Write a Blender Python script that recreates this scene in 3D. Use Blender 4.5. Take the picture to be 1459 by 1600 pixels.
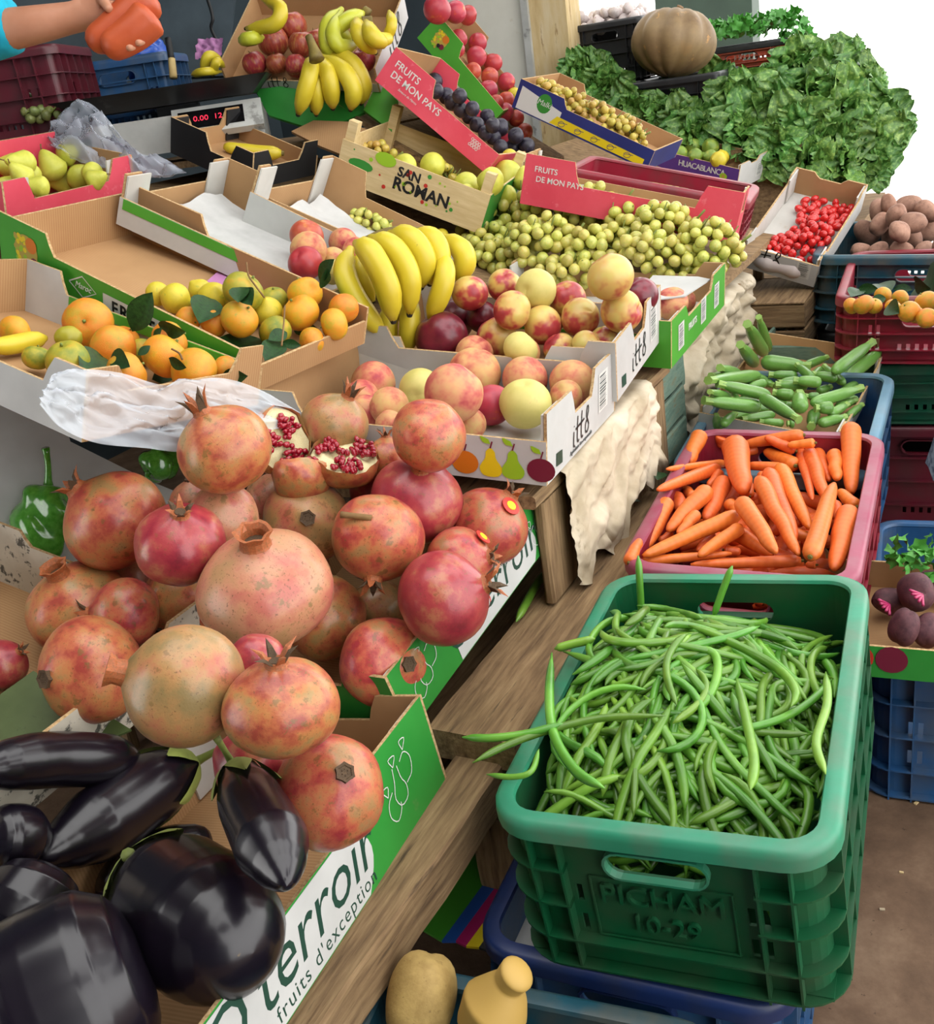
import bpy, bmesh, math, random
import numpy as np
from mathutils import Vector, Matrix
from mathutils.geometry import tessellate_polygon
R = random.Random(7)
RN = np.random.RandomState(11)
SC = bpy.context.scene
COL = SC.collection
for _o in list(bpy.data.objects):
    bpy.data.objects.remove(_o)

# ------------------------------------------------------------------ camera, sky, light, exposure
F = 1600.0                       # focal length in pixels of the 1459 x 1600 frame
PITCH, ROLL, CAMZ = math.radians(22.8), math.radians(-8.5), 1.25
CAMP = np.array([0.0, 0.0, CAMZ])
_f = np.array([0, math.cos(PITCH), -math.sin(PITCH)])
_r = np.array([1.0, 0, 0]); _u = np.cross(_r, _f)
CR = math.cos(ROLL) * _r + math.sin(ROLL) * _u
CU = np.cross(CR, _f)
CF = _f
cam = bpy.data.cameras.new('camera'); camo = bpy.data.objects.new('camera', cam); COL.objects.link(camo)
cam.sensor_fit = 'VERTICAL'; cam.sensor_height = 36.0; cam.lens = F / 1600 * 36.0
cam.clip_start = 0.02
camo.matrix_world = Matrix(((CR[0], CU[0], -CF[0], 0), (CR[1], CU[1], -CF[1], 0), (CR[2], CU[2], -CF[2], CAMZ), (0, 0, 0, 1)))
SC.camera = camo
w = bpy.data.worlds.new('sky'); SC.world = w; w.use_nodes = True
bg = w.node_tree.nodes['Background']; bg.inputs[0].default_value = (1.0, 0.99, 0.97, 1); bg.inputs[1].default_value = 3.75
vs = SC.view_settings
SC.display_settings.display_device = 'sRGB'
vs.view_transform = 'Standard'; vs.look = 'None'; vs.exposure = 0.0; vs.gamma = 1.0; vs.use_curve_mapping = False

def area_light(name, loc, target, sx, sy, power, col=(1, 1, 1)):
    l = bpy.data.lights.new(name, 'AREA'); l.shape = 'RECTANGLE'; l.size = sx; l.size_y = sy; l.energy = power; l.color = col
    o = bpy.data.objects.new(name, l); COL.objects.link(o)
    o.location = loc
    o.rotation_euler = (Vector(target) - Vector(loc)).to_track_quat('-Z', 'Y').to_euler()
    return o
SC.cycles.max_bounces = 6; SC.cycles.diffuse_bounces = 3; SC.cycles.glossy_bounces = 3
SC.cycles.transmission_bounces = 4; SC.cycles.transparent_max_bounces = 8
SC.cycles.caustics_reflective = False; SC.cycles.caustics_refractive = False
SC.cycles.sample_clamp_indirect = 4.0
#LIGHTS

# ------------------------------------------------------------------ helpers
SDIR = np.array([0.5, 0.866, 0.0]); NDIR = np.array([-0.866, 0.5, 0.0]); ZDIR = np.array([0, 0, 1.0])
def sn(s, n, z): return s * SDIR + n * NDIR + np.array([0, 0, z])
def ray(u, v): return CF + CR * (u - 729.5) / F - CU * (v - 800.0) / F
def at(u, v, D): return CAMP + ray(u, v) * D
def on(u, v, z):
    d = ray(u, v); return CAMP + d * (z - CAMZ) / d[2]
def lin(h):
    h = h.lstrip('#'); c = [int(h[i:i + 2], 16) / 255 for i in (0, 2, 4)]
    return tuple((x / 12.92 if x <= 0.04045 else ((x + 0.055) / 1.055) ** 2.4) ** 1.12 for x in c) + (1.0,)

def tag(o, label=None, cat=None, group=None, kind=None):
    if label: o['label'] = label
    if cat: o['category'] = cat
    if group: o['group'] = group
    if kind: o['kind'] = kind
    return o
def empty(name, M=None, label=None, cat=None, group=None, kind=None):
    o = bpy.data.objects.new(name, None); COL.objects.link(o); o.empty_display_size = 0.02
    if M is not None: o.matrix_world = M
    return tag(o, label, cat, group, kind)
def obj(name, me, parent=None, M=None, label=None, cat=None, group=None, kind=None):
    o = bpy.data.objects.new(name, me); COL.objects.link(o)
    if parent is not None: o.parent = parent
    if M is not None: o.matrix_local = M
    return tag(o, label, cat, group, kind)
def mat4(o, a, b, c):
    return Matrix(((a[0], b[0], c[0], o[0]), (a[1], b[1], c[1], o[1]), (a[2], b[2], c[2], o[2]), (0, 0, 0, 1)))
def frame_z(o, zd, roll=0.0, s=(1, 1, 1)):
    z = np.array(zd, float); z /= np.linalg.norm(z)
    h = np.array([1.0, 0, 0]) if abs(z[0]) < .9 else np.array([0, 1.0, 0])
    x = np.cross(h, z); x /= np.linalg.norm(x); y = np.cross(z, x)
    c, sn_ = math.cos(roll), math.sin(roll)
    x, y = c * x + sn_ * y, c * y - sn_ * x
    return mat4(o, x * s[0], y * s[1], z * s[2])

class MB:
    """collects shapes into one mesh"""
    def __init__(self): self.v = []; self.f = []; self.m = []; self.mats = []
    def mi(self, mat):
        if mat not in self.mats: self.mats.append(mat)
        return self.mats.index(mat)
    def add(self, vs, fs, mat):
        b = len(self.v); k = self.mi(mat)
        self.v += [tuple(map(float, p)) for p in vs]
        for f in fs: self.f.append([i + b for i in f]); self.m.append(k)
    def box(self, lo, hi, mat, T=None):
        x0, y0, z0 = lo; x1, y1, z1 = hi
        vs = [(x0, y0, z0), (x1, y0, z0), (x1, y1, z0), (x0, y1, z0), (x0, y0, z1), (x1, y0, z1), (x1, y1, z1), (x0, y1, z1)]
        if T is not None: vs = [tuple(T @ Vector(p)) for p in vs]
        self.add(vs, [(3, 2, 1, 0), (4, 5, 6, 7), (0, 1, 5, 4), (1, 2, 6, 5), (2, 3, 7, 6), (3, 0, 4, 7)], mat)
    def slab(self, poly, holes, d, T, mo, mi_=None, me_=None):
        """2D polygon (with holes) extruded from 0 to d along local z; mo is the face at z=0, mi_ at z=d"""
        mi_ = mi_ or mo; me_ = me_ or mo
        loops = [poly] + list(holes)
        tris = tessellate_polygon([[Vector((p[0], p[1], 0)) for p in l] for l in loops])
        flat = [p for l in loops for p in l]; n = len(flat)
        A = [T @ Vector((p[0], p[1], 0)) for p in flat]; B = [T @ Vector((p[0], p[1], d)) for p in flat]
        ar = sum(flat[t[0]][0] * (flat[t[1]][1] - flat[t[2]][1]) + flat[t[1]][0] * (flat[t[2]][1] - flat[t[0]][1]) + flat[t[2]][0] * (flat[t[0]][1] - flat[t[1]][1]) for t in tris[:1])
        tr = [tuple(t) for t in tris]
        self.add(A, tr, mo); self.add(B, [t[::-1] for t in tr], mi_)
        base = 0
        for l in loops:
            k = len(l)
            self.add(A[base:base + k] + B[base:base + k], [(i, (i + 1) % k, k + (i + 1) % k, k + i) for i in range(k)], me_)
            base += k
    def tube(self, pts, rad, mat, n=8, cap=True, flat=1.0, up=None):
        pts = np.array(pts, float); m = len(pts); rad = np.broadcast_to(np.array(rad, float), (m,))
        t = np.gradient(pts, axis=0); t /= np.linalg.norm(t, axis=1)[:, None] + 1e-12
        u = np.array(up if up is not None else ([0, 0, 1.0] if abs(t[0][2]) < .9 else [1.0, 0, 0]), float)
        vs = []
        for i in range(m):
            u = u - t[i] * (u @ t[i]); u /= np.linalg.norm(u) + 1e-12; w_ = np.cross(t[i], u)
            for k in range(n):
                a = 2 * math.pi * k / n
                vs.append(pts[i] + rad[i] * (w_ * math.cos(a) + u * flat * math.sin(a)))
        fs = [(i * n + k, i * n + (k + 1) % n, (i + 1) * n + (k + 1) % n, (i + 1) * n + k) for i in range(m - 1) for k in range(n)]
        if cap: fs += [tuple(range(n))[::-1], tuple(range((m - 1) * n, m * n))]
        self.add(vs, fs, mat)
    def lathe(self, prof, mat, n=16, T=None, wob=None, top=True):
        vs = []; m = len(prof)
        for i, (r, z) in enumerate(prof):
            for k in range(n):
                a = 2 * math.pi * k / n; q = r * (wob(a, z) if wob else 1)
                p = Vector((q * math.cos(a), q * math.sin(a), z)); vs.append(T @ p if T is not None else p)
        fs = [(i * n + k, i * n + (k + 1) % n, (i + 1) * n + (k + 1) % n, (i + 1) * n + k) for i in range(m - 1) for k in range(n)]
        fs += [tuple(range(n))[::-1]] + ([tuple(range((m - 1) * n, m * n))] if top else [])
        self.add(vs, fs, mat)
    def grid(self, P, mat, closed=False):
        r, c = P.shape[:2]
        fs = [(i * c + j, i * c + j + 1, (i + 1) * c + j + 1, (i + 1) * c + j) for i in range(r - 1) for j in range(c - 1)]
        self.add(P.reshape(-1, 3), fs, mat)
    def mesh(self, name='mesh', smooth=False):
        me = bpy.data.meshes.new(name); me.from_pydata(self.v, [], self.f)
        for m_ in self.mats: me.materials.append(m_)
        if len(self.mats) > 1: me.polygons.foreach_set('material_index', self.m)
        if smooth:
            me.polygons.foreach_set('use_smooth', [True] * len(me.polygons))
        me.update()
        return me
    def build(self, name, parent=None, smooth=False, M=None, **k): return obj(name, self.mesh(name, smooth), parent, M, **k)

def smooth_by_angle(me, ang=40):
    try: me.set_sharp_from_angle(angle=math.radians(ang))
    except Exception: pass
    return me

# ------------------------------------------------------------------ materials
MATS = {}
def material(name, cols, rough=.5, scale=8, detail=4, spots=None, bump=0, bscale=40, var=0.0, huev=0.0, coat=0, sss=0, stretch=None, spec=.5,
             wave=None, metal=0, alpha=1, trans=0, coord='Object', grad=None, dirt=None, lacun=.6, unit=None):
    """cols: list of (pos, hex) along a noise ramp.  spots: list of (scale, threshold, hex, amount).  grad: (axis, lo, hi, hex, amount)"""
    if name.split('_')[0] in ('pome', 'peach', 'nectarine', 'nect', 'dark', 'apple', 'plum', 'mandarin', 'lemon', 'lime', 'grape', 'potato', 'tomato', 'beet', 'pumpkin', 'garlic', 'pear') and name != 'beet_stalk':
        scale *= .26; bscale *= .26; spots = [(q[0] * .26,) + tuple(q[1:]) for q in (spots or [])]     # made on fruit of unit radius
    m = bpy.data.materials.new(name); m.use_nodes = True; nt = m.node_tree; N, L = nt.nodes, nt.links
    b = N['Principled BSDF']; b.inputs['Roughness'].default_value = rough
    b.inputs['Specular IOR Level'].default_value = spec; b.inputs['Metallic'].default_value = metal
    if coat: b.inputs['Coat Weight'].default_value = coat; b.inputs['Coat Roughness'].default_value = .12
    if sss: b.inputs['Subsurface Weight'].default_value = sss; b.inputs['Subsurface Radius'].default_value = (.01, .006, .004)
    if trans: b.inputs['Transmission Weight'].default_value = trans
    if alpha < 1: b.inputs['Alpha'].default_value = alpha
    tc = N.new('ShaderNodeTexCoord'); oi = N.new('ShaderNodeObjectInfo')
    co = tc.outputs[coord]
    if stretch:
        mp = N.new('ShaderNodeMapping'); mp.inputs['Scale'].default_value = stretch; L.new(co, mp.inputs[0]); cs = mp.outputs[0]
    else: cs = co
    # every object reads another place of the noise
    off = N.new('ShaderNodeVectorMath'); off.operation = 'MULTIPLY_ADD'
    cmb = N.new('ShaderNodeCombineXYZ')
    for i in range(3): L.new(oi.outputs['Random'], cmb.inputs[i])
    off.inputs[1].default_value = (31, 17, 23)
    L.new(cmb.outputs[0], off.inputs[0]); L.new(cs, off.inputs[2]); vec = off.outputs[0]
    nz = N.new('ShaderNodeTexNoise'); nz.inputs['Scale'].default_value = scale; nz.inputs['Detail'].default_value = detail; nz.inputs['Roughness'].default_value = lacun
    L.new(vec, nz.inputs['Vector']); fac = nz.outputs['Fac']
    if wave:
        wv = N.new('ShaderNodeTexWave'); wv.wave_type = 'BANDS'; wv.bands_direction = wave[0]; wv.inputs['Scale'].default_value = wave[1]; wv.inputs['Distortion'].default_value = wave[2]
        wv.inputs['Detail'].default_value = 2; L.new(vec if not stretch else vec, wv.inputs['Vector'])
        mx = N.new('ShaderNodeMix'); mx.data_type = 'FLOAT'; mx.inputs[0].default_value = wave[3]; L.new(fac, mx.inputs[2]); L.new(wv.outputs['Fac'], mx.inputs[3]); fac = mx.outputs[0]
    rp = N.new('ShaderNodeValToRGB'); el = rp.color_ramp.elements
    el[0].position, el[0].color = cols[0][0], lin(cols[0][1])
    if len(cols) == 1: el[1].position, el[1].color = 1, lin(cols[0][1])
    else: el[1].position, el[1].color = cols[-1][0], lin(cols[-1][1])
    for p, c in cols[1:-1]:
        e = el.new(p); e.color = lin(c)
    L.new(fac, rp.inputs[0]); col = rp.outputs[0]
    def blend(col, fac_out, hexc):
        mx = N.new('ShaderNodeMix'); mx.data_type = 'RGBA'; L.new(fac_out, mx.inputs[0]); L.new(col, mx.inputs[6]); mx.inputs[7].default_value = lin(hexc); return mx.outputs[2]
    def ramp01(src, a, b_, amt=1):
        r = N.new('ShaderNodeMapRange'); r.inputs[1].default_value = a; r.inputs[2].default_value = b_; r.inputs[4].default_value = amt; L.new(src, r.inputs[0]); return r.outputs[0]
    if grad:
        ax, lo, hi, hx, amt = grad
        sp = N.new('ShaderNodeSeparateXYZ'); L.new(co, sp.inputs[0])
        ad = N.new('ShaderNodeMath'); ad.operation = 'MULTIPLY_ADD'; L.new(nz.outputs['Fac'], ad.inputs[0]); ad.inputs[1].default_value = (hi - lo) * .8; L.new(sp.outputs[ax], ad.inputs[2])
        col = blend(col, ramp01(ad.outputs[0], lo + (hi - lo) * .4, hi + (hi - lo) * .4, amt), hx)
    for (s_, th, hx, amt) in (spots or []):
        n2 = N.new('ShaderNodeTexNoise'); n2.inputs['Scale'].default_value = s_; n2.inputs['Detail'].default_value = 5; n2.inputs['Roughness'].default_value = .65
        L.new(vec, n2.inputs['Vector']); col = blend(col, ramp01(n2.outputs['Fac'], th, th + .06, amt), hx)
    if dirt:
        geo = N.new('ShaderNodeNewGeometry'); sp = N.new('ShaderNodeSeparateXYZ'); L.new(geo.outputs['Normal'], sp.inputs[0])
        n3 = N.new('ShaderNodeTexNoise'); n3.inputs['Scale'].default_value = dirt[2]; n3.inputs['Detail'].default_value = 6; L.new(tc.outputs['Object'], n3.inputs['Vector'])
        col = blend(col, ramp01(n3.outputs['Fac'], .42, .68, dirt[1]), dirt[0])
    if var or huev:
        hs = N.new('ShaderNodeHueSaturation')
        r1 = N.new('ShaderNodeMapRange'); r1.inputs[3].default_value = 1 - var; r1.inputs[4].default_value = 1 + var; L.new(oi.outputs['Random'], r1.inputs[0]); L.new(r1.outputs[0], hs.inputs['Value'])
        ml = N.new('ShaderNodeMath'); ml.operation = 'MULTIPLY'; ml.inputs[1].default_value = 7.13; L.new(oi.outputs['Random'], ml.inputs[0])
        fr = N.new('ShaderNodeMath'); fr.operation = 'FRACT'; L.new(ml.outputs[0], fr.inputs[0])
        r2 = N.new('ShaderNodeMapRange'); r2.inputs[3].default_value = .5 - huev; r2.inputs[4].default_value = .5 + huev; L.new(fr.outputs[0], r2.inputs[0]); L.new(r2.outputs[0], hs.inputs['Hue'])
        L.new(col, hs.inputs['Color']); col = hs.outputs[0]
    L.new(col, b.inputs['Base Color'])
    if bump:
        nb = N.new('ShaderNodeTexNoise'); nb.inputs['Scale'].default_value = bscale; nb.inputs['Detail'].default_value = 4; L.new(vec, nb.inputs['Vector'])
        bp = N.new('ShaderNodeBump'); bp.inputs['Strength'].default_value = bump; bp.inputs['Distance'].default_value = .002; L.new(nb.outputs['Fac'], bp.inputs['Height']); L.new(bp.outputs[0], b.inputs['Normal'])
    MATS[name] = m
    return m
def M_(n): return MATS[n]
material('card_brown', [(.3, 'a98560'), (.7, 'bd9a72')], rough=.85, scale=5, stretch=(1, 1, 1), wave=('X', 60, .3, .25), spec=.2)
material('card_edge', [(.3, '9c7c55'), (.7, 'd2b88f')], rough=.9, scale=220, spec=.2)
material('card_white', [(.3, 'b6b6b4'), (.7, 'cacac8')], rough=.6, scale=6, spec=.3, spots=[(9, .68, 'b9b0a0', .5)])
material('card_whitein', [(.3, 'bab8b2'), (.7, 'cfcdc8')], rough=.7, scale=6, spec=.2, spots=[(7, .62, 'b4a995', .6)])
material('print_green', [(.3, '2f8a38'), (.7, '3c9c44')], rough=.45, scale=5, spots=[(12, .66, '6f8f55', .5)])
material('print_lime', [(.3, '4a9a32'), (.7, '58a93b')], rough=.45, scale=5, spots=[(12, .68, '7f9f65', .4)])
material('print_red', [(.3, 'd2485c'), (.7, 'dd5a6c')], rough=.5, scale=9, spots=[(26, .6, 'e58592', .5)])
material('print_purple', [(.3, '5d3a8c'), (.7, '6a4599')], rough=.45, scale=6)
material('print_navy', [(.3, '27306e'), (.7, '303b80')], rough=.45, scale=6)
material('print_black', [(.3, '17181a'), (.7, '26272a')], rough=.6, scale=8)
material('print_floral', [(.4, 'd8d2c4'), (.6, 'c9c2b2')], rough=.6, scale=10, spots=[(38, .55, '3a3a34', .9)])
material('ink_black', [(0, '1c1d1f')], rough=.5); material('ink_white', [(0, 'd4d4d0')], rough=.5)
material('ink_green', [(0, '1f4a3c')], rough=.5); material('ink_grey', [(0, '5a5f60')], rough=.5)
material('ink_red', [(0, 'c0392b')], rough=.5); material('ink_orange', [(0, 'd07a1e')], rough=.5); material('ink_yellow', [(0, 'e0c81e')], rough=.5)
material('ink_lime', [(0, '9cc22e')], rough=.5); material('ink_plum', [(0, '7a1f3c')], rough=.5); material('ink_leaf', [(0, '3d8f3a')], rough=.5)
material('ink_blue', [(0, '2f63b0')], rough=.5); material('ink_magenta', [(0, 'b01f68')], rough=.5); material('ink_tan', [(0, 'b8a24a')], rough=.5)
material('wood_old', [(.25, '5f4c3a'), (.5, '8d7558'), (.75, 'a8906e')], rough=.85, scale=7, detail=8, stretch=(1.2, 14, 14), spec=.2, bump=.6, bscale=22, spots=[(4, .63, '463a2e', .7)], var=.12)
material('wood_pale', [(.3, 'c9b184'), (.7, 'dbc79c')], rough=.7, scale=8, detail=6, stretch=(14, 1.5, 14), spec=.2)
material('wood_teal', [(.3, '5b7468'), (.55, '74897b'), (.75, '7d7458')], rough=.85, scale=9, detail=8, stretch=(2, 9, 9), spec=.2, bump=.5, bscale=30)
material('paper_old', [(.3, 'a8997f'), (.7, 'd3c8b4')], rough=.85, scale=9, detail=8, bump=.5, bscale=25, spec=.2, spots=[(10, .62, '8f8069', .7)])
def plastic(n, c1, c2, dirt, amt=.75):
    material(n, [(.3, c1), (.7, c2)], rough=.42, scale=6, spec=.5, dirt=(dirt, amt, 16), bump=.15, bscale=60)
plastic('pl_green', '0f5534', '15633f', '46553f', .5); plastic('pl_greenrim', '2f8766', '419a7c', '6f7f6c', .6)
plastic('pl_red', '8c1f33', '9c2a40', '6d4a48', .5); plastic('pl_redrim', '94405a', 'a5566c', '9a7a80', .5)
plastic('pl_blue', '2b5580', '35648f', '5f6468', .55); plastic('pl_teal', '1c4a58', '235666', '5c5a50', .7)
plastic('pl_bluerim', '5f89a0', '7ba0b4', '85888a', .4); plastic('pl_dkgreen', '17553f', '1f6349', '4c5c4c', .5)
plastic('pl_navy', '1b2f5c', '22396b', '3a3f4a', .5); plastic('pl_maroon', '5a1526', '691c2e', '4a3335', .5); plastic('pl_black', '1d1f22', '2a2c30', '3b3b3b', .4)
plastic('pl_orange', 'b85540', 'c4644c', '7d6a5c', .5)
# produce
material('pome', [(.36, 'a8855a'), (.45, 'bf7d54'), (.53, 'bc664e'), (.64, 'a4403f')], rough=.34, scale=7, detail=6, spots=[(80, .60, '6a4a30', .7), (15, .585, '7d6238', .7)], bump=.12, bscale=90, var=.1, huev=.015, coat=.12)
material('pome_tan', [(.36, '948056'), (.5, 'b28a5c'), (.62, 'b8755a'), (.7, 'ad4f4e')], rough=.36, scale=6, detail=6, spots=[(80, .60, '6d5134', .7), (12, .59, '7a6a3c', .6)], bump=.12, bscale=90, var=.06, coat=.12)
material('pome_red', [(.36, 'b8755a'), (.46, 'b04c4e'), (.6, 'a03644'), (.7, '8a2e3c')], rough=.32, scale=6, detail=6, spots=[(70, .60, '7a4a38', .7), (14, .6, '8a5a3c', .6)], bump=.1, bscale=90, var=.08, coat=.18)
material('pome_pink', [(.36, 'b08a64'), (.5, 'c08a6c'), (.64, 'b66c5e')], rough=.35, scale=6, detail=6, spots=[(80, .59, '6d5134', .7), (13, .57, '84704a', .75)], bump=.12, bscale=90, var=.04, coat=.12)
material('calyx', [(.3, '8a5f38'), (.6, 'b5683f'), (.8, 'b98a52')], rough=.6, scale=30); material('calyx_dark', [(.3, '3d2f20'), (.7, '6b543a')], rough=.8, scale=60)
material('pith', [(.3, 'd8cc98'), (.7, 'e6dfba')], rough=.6, scale=30); material('aril', [(.3, '8f1028'), (.7, 'b01c38')], rough=.15, scale=60, coat=.4, sss=.1)
material('aubergine', [(.3, '130f1a'), (.7, '1d1622')], rough=.27, scale=8, spec=.5, coat=.15, spots=[(11, .70, '8f7440', .9)], bump=.05, bscale=20)
material('aubergine_calyx', [(.3, '6f7a3e'), (.7, '95a055')], rough=.6, scale=18, spots=[(25, .62, '5c4f42', .6)])
material('peach', [(.3, 'd0ad74'), (.46, 'd29c70'), (.58, 'c97862'), (.7, 'b04a4a')], rough=.62, scale=4.5, detail=3, var=.05, huev=.01, sss=.05)
material('nectarine', [(.36, 'd2c070'), (.48, 'd3ae68'), (.58, 'b34648'), (.75, '8f2238')], rough=.4, scale=2.4, detail=3, var=.06, coat=.1, spots=[(70, .66, 'c9a060', .4)])
material('peach_yellow', [(.3, 'c9c070'), (.75, 'd9cc82')], rough=.55, scale=5, spots=[(5, .68, 'c99a6a', .6)])
material('dark_plumred', [(.3, '5c1428'), (.7, '84263a')], rough=.35, scale=7, coat=.15, var=.08)
material('nect_red', [(.3, 'a8323a'), (.6, 'bb4a42'), (.75, 'd39050')], rough=.4, scale=5, var=.1, huev=.015)
material('apple', [(.3, '8f3a35'), (.5, 'ad4a40'), (.7, 'b98a55')], rough=.38, scale=7, stretch=(3, 3, .8), var=.12, huev=.02, coat=.1)
material('plum', [(.3, '22202f'), (.7, '3b3648')], rough=.42, scale=9, spots=[(12, .58, '575468', .6)], var=.15)
material('banana', [(.3, 'c9b42c'), (.7, 'd8c840')], rough=.42, scale=6, spots=[(34, .7, '5d4a22', .8), (9, .66, 'a9b23c', .5)], var=.05)
material('banana_green', [(.3, 'b9bd38'), (.7, 'cbcd4b')], rough=.4, scale=6, spots=[(34, .74, '5d4a22', .8), (9, .6, '98a83a', .5)], var=.05)
material('banana_stem', [(.3, '6a5a30'), (.7, '8f7f3c')], rough=.6, scale=30); material('banana_tip', [(0, '2a241c')], rough=.8)
material('mandarin', [(.32, 'bfa22e'), (.5, 'dc9a2c'), (.7, 'e08a28')], rough=.42, scale=5, bump=.35, bscale=160, var=.07, huev=.012, spots=[(7, .64, '8f9a3a', .7)])
material('mandarin_green', [(.32, '7f8f32'), (.55, 'b3a834'), (.75, 'd0a030')], rough=.42, scale=5, bump=.35, bscale=160, var=.08)
material('lemon', [(.3, 'c9b93a'), (.7, 'dcc93c')], rough=.42, scale=6, bump=.3, bscale=120, spots=[(6, .6, 'a0a83a', .6)], var=.06)
material('lime_fruit', [(.3, '6f8f36'), (.7, '93a848')], rough=.42, scale=6, bump=.25, bscale=120, var=.1, spots=[(6, .6, 'c0b84a', .6)])
material('pear', [(.3, 'bfc24a'), (.7, 'd2d060')], rough=.45, scale=7, spots=[(80, .66, '8a8a42', .5)], var=.06)
material('grape', [(.3, 'b6b85c'), (.5, 'c6c46a'), (.7, 'cdbc6a')], rough=.26, scale=12, var=.14, huev=.02, sss=.25, coat=.1)
material('grape_gold', [(.3, 'b09a48'), (.7, 'c8b25c')], rough=.32, scale=12, var=.15, huev=.025, sss=.12)
material('grape_dark', [(.3, '6f7a48'), (.7, '8d9358')], rough=.35, scale=12, var=.15, huev=.02)
material('stem_green', [(.3, '6f7f3a'), (.7, '8a9448')], rough=.6, scale=30); material('stem_brown', [(.3, '6d5433'), (.7, '8f7046')], rough=.8, scale=40)
material('leaf_dark', [(.3, '1c381c'), (.7, '2f5a2a')], rough=.5, scale=14, var=.2, spec=.3)
material('leaf_lettuce', [(.3, '3f6a2c'), (.52, '5f8c40'), (.7, '9ab866')], rough=.5, scale=12, var=.22, huev=.015)
material('leaf_mint', [(.3, '3f8a35'), (.7, '66ad4c')], rough=.5, scale=20, var=.2)
material('bean', [(.3, '4a7824'), (.5, '649636'), (.75, '88b44c')], rough=.34, scale=9, var=.28, huev=.018, coat=.08)
material('bean_deep', [(.3, '33601f'), (.7, '4a7d2b')], rough=.4, scale=30)
material('carrot', [(.3, 'd86e2c'), (.7, 'e8833c')], rough=.42, scale=7, wave=('Z', 22, 5, .14), bump=.35, bscale=60, var=.08, huev=.008, spots=[(120, .7, 'a8552a', .5)])
material('carrot_dark', [(.3, 'b0502a'), (.7, 'c4623a')], rough=.45, scale=9, spots=[(120, .7, '8a3f20', .5)], bump=.3, bscale=60)
material('carrot_top', [(.3, '7d6a35'), (.7, '5d6a2f')], rough=.8, scale=40)
material('courgette', [(.3, '568639'), (.7, '7ba654')], rough=.34, scale=10, stretch=(5, 5, .6), spots=[(320, .58, '93b870', .6)], var=.12, coat=.15)
material('courgette_stem', [(.3, '7fa04e'), (.7, '9ab865')], rough=.5, scale=14)
material('potato', [(.3, '9a7f4a'), (.7, 'bfa468')], rough=.7, scale=6, spots=[(26, .64, '6f5734', .6), (7, .64, '8a7040', .5)], bump=.3, bscale=50, var=.08)
material('potato_pale', [(.3, 'b5934c'), (.7, 'cbab62')], rough=.6, scale=6, spots=[(60, .68, '7d6034', .7)], bump=.15, bscale=60)
material('potato_red', [(.3, '8a6656'), (.7, 'b08a76')], rough=.75, scale=6, spots=[(18, .6, '5d463a', .6)], var=.12)
material('tomato', [(.3, 'c02426'), (.7, 'd6332e')], rough=.2, scale=6, coat=.3, var=.12)
material('beet', [(.3, '4d2a34'), (.7, '744a50')], rough=.7, scale=8, spots=[(22, .6, '7a6552', .5)], var=.1)
material('beet_stalk', [(.3, 'a3245a'), (.7, 'c04a78')], rough=.4, scale=20)
material('pepper', [(.3, '4a9030'), (.7, '6cb048')], rough=.14, scale=5, coat=.5, spec=.6)
material('pumpkin', [(.3, '7d6548'), (.6, '97805c'), (.8, 'a8875c')], rough=.55, scale=7, spots=[(16, .64, 'c79a5e', .8)], bump=.2, bscale=40)
material('garlic', [(.3, 'cfc2c0'), (.7, 'e6dfdb')], rough=.6, scale=10, stretch=(6, 6, 1), spots=[(8, .56, 'b58a98', .6)], var=.06)
material('skin', [(.3, 'b98468'), (.7, 'c9957a')], rough=.5, scale=14, sss=.15, spots=[(9, .66, 'a87058', .4)])
material('cloth_turq', [(.3, '16a3bf'), (.7, '22b4cf')], rough=.9, scale=40)
material('cloth_grey', [(.4, '5a6270'), (.6, 'a3a9b0')], rough=.9, scale=60)
material('metal_dark', [(.3, '17191b'), (.7, '26292c')], rough=.4, scale=10, spots=[(14, .64, '4a4a4a', .5)])
material('metal_pale', [(.3, 'a9aaa6'), (.7, 'bfc0bc')], rough=.45, scale=10, spots=[(9, .6, '6d6c68', .7)])
material('screen_dark', [(0, '151416')], rough=.15)
material('panel_blue', [(.3, '38434a'), (.7, '4d5a62')], rough=.5, scale=6)
material('bag_blue', [(.3, '1c4fa8'), (.7, '2a63c0')], rough=.3, scale=10)
material('paper_pink', [(.3, 'bf86b5'), (.7, 'c993be')], rough=.7, scale=6)
material('knife_handle', [(.3, 'b9a06a'), (.7, 'cdb680')], rough=.6, scale=20)
material('floor', [(.3, '5f4c3d'), (.5, '745e4c'), (.72, '8a7460')], rough=.85, scale=9, detail=9, bump=.9, bscale=45, spec=.25, spots=[(60, .66, '2f261f', .8), (45, .7, '9a8c7a', .7)], lacun=.7)
material('wall_plaster', [(.3, 'cfcdc2'), (.7, 'dedcd2')], rough=.9, scale=3, spots=[(5, .62, 'b9a98c', .6)], spec=.2)
material('wall_stained', [(.3, 'b59a6c'), (.5, 'cdb88e'), (.75, 'd9cdb0')], rough=.9, scale=5, detail=8, stretch=(3, 3, .6), spots=[(9, .6, '8a6a42', .7)], spec=.2)
material('wall_dark', [(.3, '2f3b42'), (.7, '3d4a50')], rough=.8, scale=3); material('cabinet_green', [(.3, '33453a'), (.7, '3f5346')], rough=.6, scale=4)

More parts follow.
